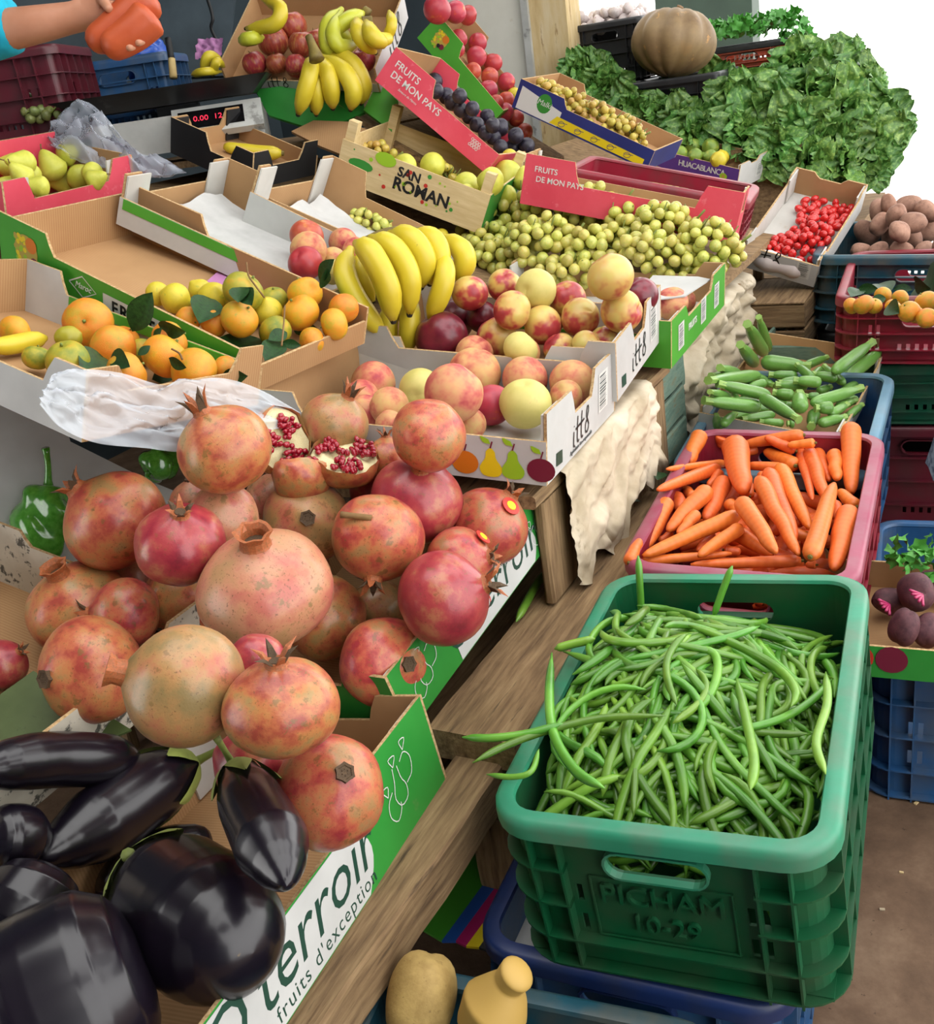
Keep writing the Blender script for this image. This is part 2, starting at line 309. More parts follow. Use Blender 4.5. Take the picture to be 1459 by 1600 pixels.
material('paper_white', [(.3, 'b0b0ae'), (.7, 'c8c8c6')], rough=.8, scale=9, spec=.2)
material('roof_sheet', [(.3, '56585a'), (.7, '6a6b6c')], rough=.7, scale=3)
material('print_olive', [(.3, '56663a'), (.7, '66764a')], rough=.5, scale=14, spots=[(30, .62, '3f4f33', .6)])
material('concrete', [(.3, 'd8d6d0'), (.7, 'e6e4de')], rough=.9, scale=2)
def film(name, col, alpha, rough):
    m = bpy.data.materials.new(name); m.use_nodes = True; nt = m.node_tree; b = nt.nodes['Principled BSDF']
    b.inputs['Base Color'].default_value = lin(col); b.inputs['Roughness'].default_value = rough; b.inputs['Alpha'].default_value = alpha
    b.inputs['Specular IOR Level'].default_value = .7; MATS[name] = m
film('film_white', 'dde4ec', .40, .12); film('film_clear', 'c4cad6', .4, .2)

# ------------------------------------------------------------------ text and line art
def text_mesh(body, size, mat, bold=0.0, shear=0.0, align='CENTER', spacing=1.0, ext=.0003):
    cu = bpy.data.curves.new('lettering', 'FONT'); cu.body = body; cu.size = size; cu.align_x = align; cu.align_y = 'CENTER'
    cu.offset = bold * size; cu.shear = shear; cu.extrude = ext; cu.space_character = spacing; cu.resolution_u = 3
    o = bpy.data.objects.new('tmp', cu); COL.objects.link(o)
    dg = bpy.context.evaluated_depsgraph_get(); me = bpy.data.meshes.new_from_object(o.evaluated_get(dg))
    bpy.data.objects.remove(o); bpy.data.curves.remove(cu)
    me.materials.clear(); me.materials.append(M_(mat)); return me
def T_plane(o, x, y, flip=False):
    """local x along x, local y along y, local z = x cross y, at o"""
    x = Vector(x).normalized(); y = Vector(y).normalized(); z = x.cross(y)
    return Matrix(((x[0], y[0], z[0], o[0]), (x[1], y[1], z[1], o[1]), (x[2], y[2], z[2], o[2]), (0, 0, 0, 1)))
def lettering(parent, body, size, mat, T, name='lettering', **k):
    return obj(name, text_mesh(body, size, mat, **k), parent, T)
def ribbon(mb, pts, wd, mat, T, z=.0004):
    pts = np.array(pts, float); t = np.gradient(pts, axis=0); t /= np.linalg.norm(t, axis=1)[:, None] + 1e-9
    nn = np.stack([-t[:, 1], t[:, 0]], 1) * wd / 2
    A = [T @ Vector((p[0], p[1], z)) for p in pts + nn]; B = [T @ Vector((p[0], p[1], z)) for p in pts - nn]
    n = len(pts); mb.add(A + B, [(n + i, n + i + 1, i + 1, i) for i in range(n - 1)], mat)
def blob(mb, pts, mat, T, z=.0003):
    mb.add([T @ Vector((p[0], p[1], z)) for p in pts], [tuple(range(len(pts)))], mat)
def spline(pts, n=24):
    p = np.array(pts, float); m = len(p)
    if m == 2: return np.array([p[0] + (p[1] - p[0]) * t for t in np.linspace(0, 1, n)])
    q = np.vstack([2 * p[0] - p[1], p, 2 * p[-1] - p[-2]]); out = []
    for t in np.linspace(0, m - 1 - 1e-6, n):
        i = int(t); f = t - i; a, b, c, d = q[i], q[i + 1], q[i + 2], q[i + 3]
        out.append(.5 * ((2 * b) + (c - a) * f + (2 * a - 5 * b + 4 * c - d) * f * f + (3 * b - a - 3 * c + d) * f ** 3))
    return np.array(out)
def circ(cx, cy, r, n=16, ry=None): return [(cx + r * math.cos(2 * math.pi * i / n), cy + (ry or r) * math.sin(2 * math.pi * i / n)) for i in range(n)]
FRUIT_LINES = [spline([(-.1, .5), (-.35, .35), (-.42, .05), (-.2, -.2), (.05, -.05), (.1, .1)], 16), spline([(-.3, .5), (-.45, .75), (-.2, .72), (-.3, .5)], 10),
               spline([(.15, .95), (.08, .6), (-.05, .3), (.1, .0), (.42, .02), (.5, .3), (.38, .55), (.35, .9)], 18), spline([(.2, .95), (.1, 1.2), (.38, 1.15), (.2, .95)], 10),
               spline([(.5, .9), (.75, 1.0), (.95, .75), (.85, .4), (.55, .3)], 14), spline([(.75, 1.05), (.7, 1.3), (.95, 1.25), (.75, 1.05)], 10)]
ITTO = [spline([(0, .35), (-.03, -.15), (.06, -.2)], 8), spline([(.02, .52), (.03, .56)], 3), spline([(.32, .8), (.26, .1), (.3, -.15), (.4, -.12)], 10), spline([(.14, .38), (.5, .42)], 4),
        spline([(.66, .85), (.58, .1), (.62, -.15), (.72, -.12)], 10), spline([(.46, .4), (.84, .46)], 4), spline([(1.1, .3), (.95, .2), (.95, -.1), (1.1, -.15), (1.22, .05), (1.12, .3), (1.02, .5), (1.1, .8), (1.2, .75), (1.18, .55), (1.05, .35)], 18)]
def itto(parent, size, T, mat='ink_black'):
    mb = MB()
    for s in ITTO: ribbon(mb, np.array(s) * size * np.array([1.45, 1]), size * .085, M_(mat), T, .0005)
    mb.build('lettering', parent)
def fruit_lines(parent, size, T, mat='ink_white', wd=.025):
    mb = MB()
    for s in FRUIT_LINES: ribbon(mb, np.array(s) * size, size * wd, M_(mat), T)
    mb.build('fruit_drawing', parent)
def barcode(parent, T, wd, ht):
    mb = MB(); blob(mb, [(0, 0), (wd, 0), (wd, ht), (0, ht)], M_('ink_white'), T, .0002)
    y = ht * .06; r = random.Random(3)
    while y < ht * .9:
        k = ht * r.choice([.015, .03, .045]); blob(mb, [(wd * .12, y), (wd * r.uniform(.6, .9), y), (wd * .85, y + k), (wd * .12, y + k)], M_('ink_grey'), T, .0004); y += k + ht * .03
    mb.build('printed_label', parent)

# ------------------------------------------------------------------ cartons
def axes(yaw, tb, ta):
    y = math.radians(yaw); S = np.array([math.sin(y), math.cos(y), 0]); N = np.array([-math.cos(y), math.sin(y), 0]); Z = np.array([0, 0, 1.0])
    t = math.radians(tb); b = math.cos(t) * N + math.sin(t) * Z; c = math.cos(t) * Z - math.sin(t) * N
    t = math.radians(ta); a = math.cos(t) * S + math.sin(t) * c; c = math.cos(t) * c - math.sin(t) * S
    return a, b, c
def wallprof(L, hh, hl, e0, e1, sl=.02, h1=None):
    h1 = h1 or hh
    if hl >= min(hh, h1) - 1e-4: return [(0, 0), (L, 0), (L, h1), (0, hh)]
    p = [(0, 0), (L, 0)]
    if e1 > 0: p += [(L, h1), (L - e1, h1), (L - e1 - sl * .4, (h1 + hl) / 2), (L - e1 - sl, hl)]
    else: p += [(L, hl)]
    if e0 > 0: p += [(e0 + sl, hl), (e0 + sl * .6, (hh + hl) / 2), (e0, hh), (0, hh)]
    else: p += [(0, hl)]
    return p
class Box:
    """pose and size of an open carton or crate: x along the front, y away from the aisle, z up"""
    def __init__(s, P, dims=None):
        s.o = np.array(P[:3]); s.a, s.b, s.c = axes(*P[3:6]); s.W, s.L, s.H = dims or P[6:9]; s.M = mat4(s.o, s.a, s.b, s.c)
    def p(s, x, y, z): return s.o + s.a * x + s.b * y + s.c * z
BX = {}
def carton(key, name, P, label, outer, inner='card_brown', hl=.6, ends=(.07, .07, .07, .07), walls=None, t=.005, flaps='card_whitein', base=None, dims=None, cat='carton', bands=None, edge='card_edge', low=None):
    """ends: corner lengths on near, far, front, back walls (0 = no high corners). low: {wall: low fraction}. bands: {wall: material} second colour on the lower inside"""
    B = Box(P, dims); BX[key] = B; W, L, H = B.W, B.L, B.H
    root = empty(name, B.M, label, cat, 'open fruit cartons on the stall')
    m = MB(); m.box((t, t, 0), (W - t, L - t, t), M_(base or (inner if isinstance(inner, str) else inner['all']))); m.build('base', root)
    low = low or {}; o_ = outer if isinstance(outer, dict) else {}
    od = outer if isinstance(outer, str) else outer['all']
    i_ = inner if isinstance(inner, dict) else {}; idf = inner if isinstance(inner, str) else inner['all']
    spec = {'near': (L, Matrix(((0, 0, 1, 0), (1, 0, 0, 0), (0, 1, 0, 0), (0, 0, 0, 1))), ends[0]),
            'far': (L, Matrix(((0, 0, -1, W), (1, 0, 0, 0), (0, 1, 0, 0), (0, 0, 0, 1))), ends[1]),
            'front': (W - 2 * t, Matrix(((1, 0, 0, t), (0, 0, 1, 0), (0, 1, 0, 0), (0, 0, 0, 1))), ends[2]),
            'back': (W - 2 * t, Matrix(((1, 0, 0, t), (0, 0, -1, L), (0, 1, 0, 0), (0, 0, 0, 1))), ends[3])}
    for k, (ln, T, e) in spec.items():
        if walls and k not in walls: continue
        m = MB(); q = low.get(k, hl)
        if isinstance(e, tuple): e0, e1 = e
        else: e0 = e1 = e
        if e0 == 0 and e1 == 0: pr = [(0, 0), (ln, 0), (ln, H * q), (0, H * q)]
        else: pr = wallprof(ln, H, H * q, e0, e1)
        m.slab(pr, [], t, T, M_(o_.get(k, od)), M_(i_.get(k, idf)), M_(edge))
        m.build('wall', root)
    if flaps:
        fw = min(.075, W * .2)
        for (x, y, dx) in ((t, L - t, 1), (W - t, L - t, -1), (t, t, 1), (W - t, t, -1)):
            m = MB(); s = -1 if y > L / 2 else 1
            x0, x1 = sorted((x + dx * .001, x + dx * fw)); y0, y1 = sorted((y + s * .001, y + s * .005))
            if (y > L / 2 and ends[3] == 0) or (y < L / 2 and ends[2] == 0): continue
            m.box((x0, y0, t + .004), (x1, y1, H * .97), M_(flaps)); m.build('corner_flap', root)
    return root, B
def T_near(B, y, z): return T_plane((-.0006, y, z), (0, -1, 0), (0, 0, 1))        # reads from outside the near wall
def T_front(B, x, z): return T_plane((x, -.0006, z), (1, 0, 0), (0, 0, 1))        # reads from the aisle
# ------------------------------------------------------------------ plastic crates
def rrect(W, L, r, d=0.0, n=6):
    """rounded rectangle inset by d: x, y, outward normal"""
    out = []; r2 = max(r - d, .005)
    for (cx, cy, a0) in ((W - d - r2, L - d - r2, 0), (d + r2, L - d - r2, 90), (d + r2, d + r2, 180), (W - d - r2, d + r2, 270)):
        for i in range(n + 1):
            a = math.radians(a0 + 90 * i / n); out.append((cx + r2 * math.cos(a), cy + r2 * math.sin(a), math.cos(a), math.sin(a)))
    # subdivide the straight runs
    full = []
    for i, p in enumerate(out):
        q = out[(i + 1) % len(out)]; full.append(p); d_ = math.hypot(q[0] - p[0], q[1] - p[1]); k = int(d_ / .03)
        for j in range(1, k): t = j / k; full.append((p[0] + (q[0] - p[0]) * t, p[1] + (q[1] - p[1]) * t, p[2], p[3]))
    return full
def sweep(mb, path, prof, mat, keep=None):
    n = len(path); k = len(prof)
    vs = [(x + nx * o, y + ny * o, z) for (x, y, nx, ny) in path for (o, z) in prof]
    fs = []
    for i in range(n):
        j = (i + 1) % n
        if keep and not (keep(*path[i][:2]) and keep(*path[j][:2])): continue
        for q in range(k): fs.append((i * k + q, j * k + q, j * k + (q + 1) % k, i * k + (q + 1) % k))
    mb.add(vs, fs, mat)
def rslot(cx, cy, w_, h_, n=5):
    r = min(w_, h_) / 2; out = []
    for (x, y, a0) in ((cx + w_ / 2 - r, cy + h_ / 2 - r, 0), (cx - w_ / 2 + r, cy + h_ / 2 - r, 90), (cx - w_ / 2 + r, cy - h_ / 2 + r, 180), (cx + w_ / 2 - r, cy - h_ / 2 + r, 270)):
        for i in range(n): a = math.radians(a0 + 90 * i / (n - 1)); out.append((x + r * math.cos(a), y + r * math.sin(a)))
    return out
def crate(key, name, P, label, mat, rim=None, dims=None, handle=True, slots=True, ribs=True, text=None, lip=.02, group='plastic crates', rc=.06, plain=False, cat='crate'):
    B = Box(P, dims); BX[key] = B; W, L, H = B.W, B.L, B.H; rim = rim or mat; mt, mr = M_(mat), M_(rim)
    root = empty(name, B.M, label, cat, group)
    d = lip; t = .004; r = rc
    m = MB(); m.box((d, d, .004), (W - d, L - d, .010), mt); m.build('base', root)
    def rc_(cx, cy, w_, h_): return [(cx - w_ / 2, cy - h_ / 2), (cx + w_ / 2, cy - h_ / 2), (cx + w_ / 2, cy + h_ / 2), (cx - w_ / 2, cy + h_ / 2)]
    def wall_poly(ln, end):
        holes = []
        if end and handle: holes.append(rslot(ln / 2, H - .058, min(.14, ln * .42), .034))
        if slots:
            if end:
                for sx in (-1, 1):
                    for q in (0, 1):
                        for zz in ((.5, .3) if not plain else (.5,)): holes.append(rc_(ln / 2 + sx * ln * (.36 + .055 * q), H * zz, .008, .026))
                k = int(ln * .55 / .02)
                for i in range(k): holes.append(rc_(ln * .24 + i * .02, .042, .009, .016))
            else:
                k = int(ln / .045)
                for i in range(k):
                    for zz in (.28, .52): holes.append(rc_(ln * .06 + i * .042 + .02, H * zz, .016, H * .15))
        return [(0, 0), (ln, 0), (ln, H - .004), (0, H - .004)], holes
    m = MB(); ly, lx = L - 2 * r, W - 2 * r
    for x, s in ((d, 1), (W - d, -1)):
        po, ho = wall_poly(ly, True); m.slab(po, ho, t, Matrix(((0, 0, s, x), (1, 0, 0, r), (0, 1, 0, 0), (0, 0, 0, 1))), mt)
    for y, s in ((d, 1), (L - d, -1)):
        po, ho = wall_poly(lx, False); m.slab(po, ho, t, Matrix(((1, 0, 0, r), (0, 0, s, y), (0, 1, 0, 0), (0, 0, 0, 1))), mt)
    pth = rrect(W, L, r, d)
    inx = lambda x, y: (x < r + .001 or x > W - r - .001) and (y < r + .001 or y > L - r - .001)
    sweep(m, pth, [(0, 0), (0, H - .004), (-t, H - .004), (-t, 0)], mt, inx)
    sh = m.build('shell', root)
    m = MB(); e = d - .001
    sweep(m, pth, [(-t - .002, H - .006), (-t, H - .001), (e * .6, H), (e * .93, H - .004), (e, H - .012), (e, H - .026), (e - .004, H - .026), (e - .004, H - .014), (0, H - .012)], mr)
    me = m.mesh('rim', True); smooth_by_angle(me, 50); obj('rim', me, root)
    if ribs:
        levels = [H * q for q in (.03, .22, .46, .69)]
        for i, z in enumerate(levels):
            m = MB(); fl = d * .82
            if text: keep = (lambda x, y: not ((x < r * .6) and (L * .26 < y < L * .76))) if i in (2, 3) else None
            else: keep = None
            sweep(m, pth, [(0, z - .0015), (0, z + .0015), (fl, z + .0015), (fl, z - .0015)], mt, keep); m.build('rib', root)
        for x0, s in ((d, -1), (W - d, 1)):
            for q in (.13, .22, .78, .87):
                m = MB(); y = L * q; xx = sorted((x0, x0 + s * d * .78)); m.box((xx[0], y - .0014, 0), (xx[1], y + .0014, H - .02), mt); m.build('upright_rib', root)
        for y0, s in ((d, -1), (L - d, 1)):
            for q in (.1, .24, .42, .6, .78, .9):
                m = MB(); x = W * q; yy = sorted((y0, y0 + s * d * .78)); m.box((x - .0014, yy[0], 0), (x + .0014, yy[1], H - .02), mt); m.build('upright_rib', root)
    if handle:
        for x, s in ((d, -1), (W - d, 1)):
            m = MB(); hp = rslot(L / 2, H - .058, min(.14, ly * .42) + .006, .040); hi = rslot(L / 2, H - .058, min(.14, ly * .42), .034)
            m.slab(hp, [hi], .010, Matrix(((0, 0, s, x), (1, 0, 0, 0), (0, 1, 0, 0), (0, 0, 0, 1))), mr); m.build('handle_frame', root)
    if text:
        x = d - .002
        for k, (tx, zz, sz) in enumerate(text):
            lettering(root, tx, sz, mat, T_plane((x, L / 2, H * zz), (0, -1, 0), (0, 0, 1)), 'embossed_lettering', ext=.0032, bold=.0)
        m = MB(); m.slab(rc_(0, 0, ly * .60, H * .40), [rc_(0, 0, ly * .585, H * .385)], .002, T_plane((x, L / 2, H * .44), (0, -1, 0), (0, 0, 1)), mt); m.build('text_panel_edge', root)
    return root, B

# ------------------------------------------------------------------ heaps of produce: every item is let down onto the heap along its line of sight until it rests
class Heap:
    def __init__(s, B, floor=.006, ylim=None, xlim=None):
        s.B = B; s.fl = floor; s.X = np.zeros((0, 3)); s.Rr = np.zeros(0); s.I = np.zeros((0, 4)); s.planes = []; s.yl = B.L if ylim is None else ylim; s.xl = B.W if xlim is None else xlim
    def depth(s, u, v, rp, lift):
        d = ray(u, v); B = s.B; k = d @ B.c - rp / F
        D = (B.o @ B.c + s.fl + lift - CAMP @ B.c) / k if k < -1e-6 else 99
        for ax, lim in ((B.b, s.yl), (B.a, s.xl)):
            q = d @ ax + rp / F
            if q > 1e-6:
                D2 = (B.o @ ax + lim - .006 - CAMP @ ax) / q
                if D2 > 0: D = min(D, D2)
        for p_, n_ in s.planes:
            q = d @ n_ + rp / F
            if q > 1e-6:
                D2 = ((p_ - CAMP) @ n_) / q
                if D2 > 0: D = min(D, D2)
        return D
    def drop(s, pts, lift=0, k=.93, dmin=.72, D0=None):
        """pts: (u, v, radius in px) along the item; returns world points and radii"""
        pts = np.array(pts, float)
        D = np.array([s.depth(u, v, r, lift) for u, v, r in pts]) if D0 is None else np.array(D0, float)
        if len(pts) > 1: # a straight item: fit the depths to a line so that limits do not kink it
            tt = np.arange(len(pts)); c_ = np.polyfit(tt, D, 1); D = np.polyval(c_, tt)
        d = np.array([ray(u, v) for u, v, r in pts]); best = 1.0
        if len(s.X):
            # what comes later in the list lies in front of what it covers
            pd = np.hypot(pts[:, None, 0] - s.I[None, :, 0], pts[:, None, 1] - s.I[None, :, 1]); cov = pd < .72 * np.maximum(pts[:, None, 2], s.I[None, :, 2])
            if cov.any(): best = min(1.0, float(np.min(np.where(cov, s.I[None, :, 3] / D[:, None], 9))))
            for t in np.arange(best, dmin, -.004):
                P = CAMP + d * (D * t)[:, None]; r = pts[:, 2] * D * t / F
                g = np.linalg.norm(P[:, None] - s.X[None], axis=2) - k * (r[:, None] + s.Rr[None])
                if g.min() > 0: best = t; break
            else: best = min(best, .97)
        P = CAMP + d * (D * best)[:, None]; r = pts[:, 2] * D * best / F
        s.X = np.vstack([s.X, P]); s.Rr = np.concatenate([s.Rr, r]); s.I = np.vstack([s.I, np.column_stack([pts, D * best])])
        return P, r
def imgdir(du, dv, depth=0.0):
    """world direction that points du right, dv down in the view and depth away"""
    return CR * du - CU * dv + CF * depth
def axis_to(u, v, r, cu, cv, back=False):
    x, y = (cu - u) / r, (cv - v) / r; l = math.hypot(x, y)
    if l > .97: x, y = x / l * .97, y / l * .97; l = .97
    z = math.sqrt(1 - l * l); return imgdir(x, y, z if back else -z)

# ------------------------------------------------------------------ produce shapes of unit radius
def ball(fn, nu=28, nv=18, mat=None, name='fruit'):
    """fn(theta from the +z pole, phi) -> radius"""
    m = MB(); vs = []; fs = []
    for i in range(nv + 1):
        th = math.pi * i / nv
        for k in range(nu):
            ph = 2 * math.pi * k / nu; p = fn(th, ph); vs.append(p if isinstance(p, tuple) else (p * math.sin(th) * math.cos(ph), p * math.sin(th) * math.sin(ph), p * math.cos(th)))
    for i in range(nv):
        for k in range(nu):
            a, b_ = i * nu + k, i * nu + (k + 1) % nu; c_, d_ = (i + 1) * nu + (k + 1) % nu, (i + 1) * nu + k
            if i == 0: fs.append((a, c_, d_)) if k or True else None
            elif i == nv - 1: fs.append((a, b_, c_))
            else: fs.append((a, b_, c_, d_))
    m.add(vs, fs, M_(mat)); return m.mesh(name, True)
def with_mat(me, mat):
    c = me.copy(); c.materials[0] = M_(mat); return c
def pome_fn(seed):
    r = random.Random(seed); ph0 = r.uniform(0, 6); k = r.choice([5, 6])
    def fn(th, ph):
        q = 1 + .018 * math.cos(k * ph + ph0) * math.sin(th) ** 1.5 + .02 * math.sin(2 * ph + ph0) * math.sin(th)
        q += .10 * math.exp(-(th / .30) ** 2) - .05 * math.exp(-((math.pi - th) / .3) ** 2) - .05 * abs(math.cos(th)) ** 3
        return q
    return fn
def calyx_mesh(kind, seed=0):
    r = random.Random(seed); m = MB(); n = 12; k = 6; md, ml = M_('calyx_dark'), M_('calyx')
    if kind == 'dark':
        m.lathe([(.17, .93), (.16, 1.04), (.17, 1.10), (.12, 1.09), (.11, 1.075), (.01, 1.07)], md, n, wob=lambda a, z: 1 + .1 * math.cos(6 * a))
        for i in range(6): a = i * 1.05; m.tube([(.1 * math.cos(a), .1 * math.sin(a), 1.03), (.05 * math.cos(a), .05 * math.sin(a), 1.08)], [.025, .01], md, 4)
    elif kind == 'tube':
        m.lathe([(.25, .93), (.22, 1.02), (.21, 1.14), (.25, 1.24), (.27, 1.28), (.22, 1.27), (.18, 1.18), (.16, 1.02)], ml, 14, wob=lambda a, z: 1 + (.12 * math.cos(6 * a + 1) if z > 1.2 else 0)); m.lathe([(.17, 1.05), (.01, 1.04)], md, 10)
    else:
        h, sp = {'star': (.30, .30), 'long': (.42, .22), 'small': (.24, .18)}[kind]
        m.lathe([(.26, .92), (.20, 1.02), (.18, 1.10), (.15, 1.10), (.1, 1.03)], ml, 14); m.lathe([(.12, 1.09), (.01, 1.085)], md, 10)
        for i in range(k):
            a = 2 * math.pi * i / k + r.uniform(-.15, .15); hh = h * r.uniform(.8, 1.15); e = sp * r.uniform(.8, 1.2)
            c, s_ = math.cos(a), math.sin(a); w_ = .09
            P0 = [(.165 * c - w_ * s_, .165 * s_ + w_ * c, 1.07), (.165 * c + w_ * s_, .165 * s_ - w_ * c, 1.07)]
            P1 = [((.165 + e * .45) * c - w_ * .6 * s_, (.165 + e * .45) * s_ + w_ * .6 * c, 1.07 + hh * .6), ((.165 + e * .45) * c + w_ * .6 * s_, (.165 + e * .45) * s_ - w_ * .6 * c, 1.07 + hh * .6)]
            tip = ((.165 + e) * c, (.165 + e) * s_, 1.07 + hh)
            i_ = [((x * .78), y * .78, z + .012) for x, y, z in P0 + P1]
            m.add(P0 + P1 + [tip] + i_, [(0, 1, 3, 2), (2, 3, 4), (6, 5, 7, 8), (8, 7, 4), (0, 2, 7, 5), (1, 6, 8, 3), (2, 4, 7), (3, 8, 4)], ml if i % 2 else md)
    return m.mesh('calyx', False)
POME = [ball(pome_fn(i), 36, 24, 'pome', 'pomegranate') for i in range(4)]
POME_M = {k: [with_mat(m, k) for m in POME] for k in ('pome_tan', 'pome_red', 'pome_pink')}; POME_M['pome'] = POME
CALYX = {k: calyx_mesh(k, i) for i, k in enumerate(('dark', 'tube', 'star', 'long', 'small'))}
def peach_fn(th, ph):
    q = 1 - .07 * math.exp(-(ph if ph < math.pi else ph - 2 * math.pi) ** 2 / .12) * math.sin(th) ** .5
    return q - .16 * math.exp(-(th / .28) ** 2) + .03 * math.exp(-((math.pi - th) / .25) ** 2)
def apple_fn(th, ph): return 1 - .28 * math.exp(-(th / .35) ** 2) - .16 * math.exp(-((math.pi - th) / .35) ** 2) + .02 * math.cos(5 * ph) * math.sin(th / 2 + .6)
def citrus_fn(th, ph): return 1 - .10 * math.exp(-(th / .25) ** 2) - .12 * abs(math.cos(th)) ** 4 + .012 * math.sin(5 * ph) * math.sin(th)
def lemon_fn(th, ph): return 1 + .18 * math.exp(-(th / .28) ** 2) + .22 * math.exp(-((math.pi - th) / .25) ** 2)
def potato_fn(sd):
    r = random.Random(sd); a = [r.uniform(0, 6) for _ in range(4)]; e = r.uniform(1.0, 1.18)
    def fn(th, ph):
        q = 1 + .07 * math.sin(2 * ph + a[0]) * math.sin(th) + .06 * math.cos(3 * th + a[1]) + .04 * math.sin(3 * ph + a[2]) * math.sin(2 * th)
        return (q * math.sin(th) * math.cos(ph), .86 * q * math.sin(th) * math.sin(ph), e * q * math.cos(th))
    return fn
def pear_fn(th, ph):
    z = math.cos(th); r = math.sin(th) * (1 if z < 0 else 1 - .42 * z ** .8) * (1 + .08 * max(0, .5 - abs(z - .8)))
    return (r * math.cos(ph), r * math.sin(ph), z * (1 if z < 0 else 1.75))
SHAPE = {}
for k_, fn_, mt_, nu_, nv_ in (('peach', peach_fn, 'peach', 32, 20), ('nectarine', peach_fn, 'nectarine', 32, 20), ('peach_yellow', peach_fn, 'peach_yellow', 32, 20), ('dark_plumred', peach_fn, 'dark_plumred', 28, 18), ('nect_red', peach_fn, 'nect_red', 24, 16),
                               ('apple', apple_fn, 'apple', 26, 18), ('mandarin', citrus_fn, 'mandarin', 28, 18), ('mandarin_green', citrus_fn, 'mandarin_green', 28, 18), ('lemon', lemon_fn, 'lemon', 24, 16), ('lime_fruit', lemon_fn, 'lime_fruit', 22, 14),
                               ('plum', peach_fn, 'plum', 22, 14), ('pear', pear_fn, 'pear', 22, 18), ('tomato', lambda t, p: (math.sin(t) * math.cos(p) * .85, math.sin(t) * math.sin(p) * .85, 1.12 * math.cos(t)), 'tomato', 14, 10),
                               ('grape', lambda t, p: (math.sin(t) * math.cos(p) * .95, math.sin(t) * math.sin(p) * .95, 1.08 * math.cos(t)), 'grape', 12, 8)):
    SHAPE[k_] = ball(fn_, nu_, nv_, mt_, k_)
SHAPE['grape_gold'] = with_mat(SHAPE['grape'], 'grape_gold'); SHAPE['grape_dark'] = with_mat(SHAPE['grape'], 'grape_dark')
POT = {k: [ball(potato_fn(i), 22, 16, k, 'potato') for i in range(3)] for k in ('potato', 'potato_red', 'beet')}
def stem_mesh(r0, z0, z1, mat, bend=.1):
    m = MB(); m.tube([(0, 0, z0), (bend * .3, 0, (z0 + z1) / 2), (bend, 0, z1)], [r0 * 1.2, r0 * .8, r0], M_(mat), 6); return m.mesh('stem', True)
STEM = {'apple': stem_mesh(.035, .7, 1.05, 'stem_brown'), 'citrus': stem_mesh(.07, .85, .96, 'stem_green', .02), 'pear': stem_mesh(.06, 1.6, 2.15, 'stem_brown', .18), 'dot': stem_mesh(.09, .8, .86, 'stem_brown', .0)}
def rdir(): v = RN.normal(size=3); return v / np.linalg.norm(v)
def fruit(kind, P, r, axis=None, label=None, cat=None, group=None, asp=1.0, stem=None, name=None, roll=None):
    me = SHAPE[kind] if isinstance(kind, str) else kind
    o = obj(name or (kind if isinstance(kind, str) else me.name), me, None, frame_z(P, axis if axis is not None else rdir(), R.uniform(0, 6.3) if roll is None else roll, (r, r, r * asp)), label, cat, group)
    if stem: obj('stem', STEM[stem], o)
    return o
ORD = ['first', 'second', 'third', 'fourth', 'fifth', 'sixth', 'seventh', 'eighth', 'ninth', 'tenth', 'eleventh', 'twelfth', 'thirteenth', 'fourteenth', 'fifteenth', 'sixteenth', 'seventeenth', 'eighteenth', 'nineteenth', 'twentieth', 'twenty-first', 'twenty-second', 'twenty-third', 'twenty-fourth']
def label_rows(items, noun, where, rows=3):
    """items: (object, u, v, look); says row and order from the left for each"""
    items = sorted(items, key=lambda q: q[2]); n = len(items); per = math.ceil(n / rows)
    names = {1: [''], 2: ['back', 'front'], 3: ['back', 'middle', 'front'], 4: ['back', 'upper middle', 'lower middle', 'front']}[rows]
    for k in range(rows):
        row = sorted(items[k * per:(k + 1) * per], key=lambda q: q[1])
        for i, (o, u, v, look) in enumerate(row):
            o['label'] = f"{look} {noun} in {where}, {ORD[i]} from left{' in ' + names[k] + ' row' if names[k] else ''}"
def along(pts, w_, n):
    """points in px along a line with widths -> n samples (u, v, radius)"""
    q = spline(pts, n); ws = np.interp(np.linspace(0, 1, n), np.linspace(0, 1, len(w_)), w_); return [(a[0], a[1], b / 2) for a, b in zip(q, ws)]
def rod(name, P, r, prof, mat, n=12, N_=22, smooth=True, flat=1.0, **k):
    """tube through world points P with end-to-end radius profile prof (fractions of r), kept in a local frame with z along it"""
    P = np.array(P); q = spline(P, N_); rr = np.interp(np.linspace(0, 1, N_), np.linspace(0, 1, len(r)), r) * np.interp(np.linspace(0, 1, N_), [a for a, b in prof], [b for a, b in prof])
    c = q.mean(0); M = frame_z(c, q[-1] - q[0]); Mi = np.array(M.inverted()); loc = q @ Mi[:3, :3].T + Mi[:3, 3]
    m = MB(); m.tube(loc, rr, M_(mat), n, flat=flat); o = obj(name, m.mesh(name, smooth), None, M, **k)
    o_loc = loc; return o, loc, rr, q
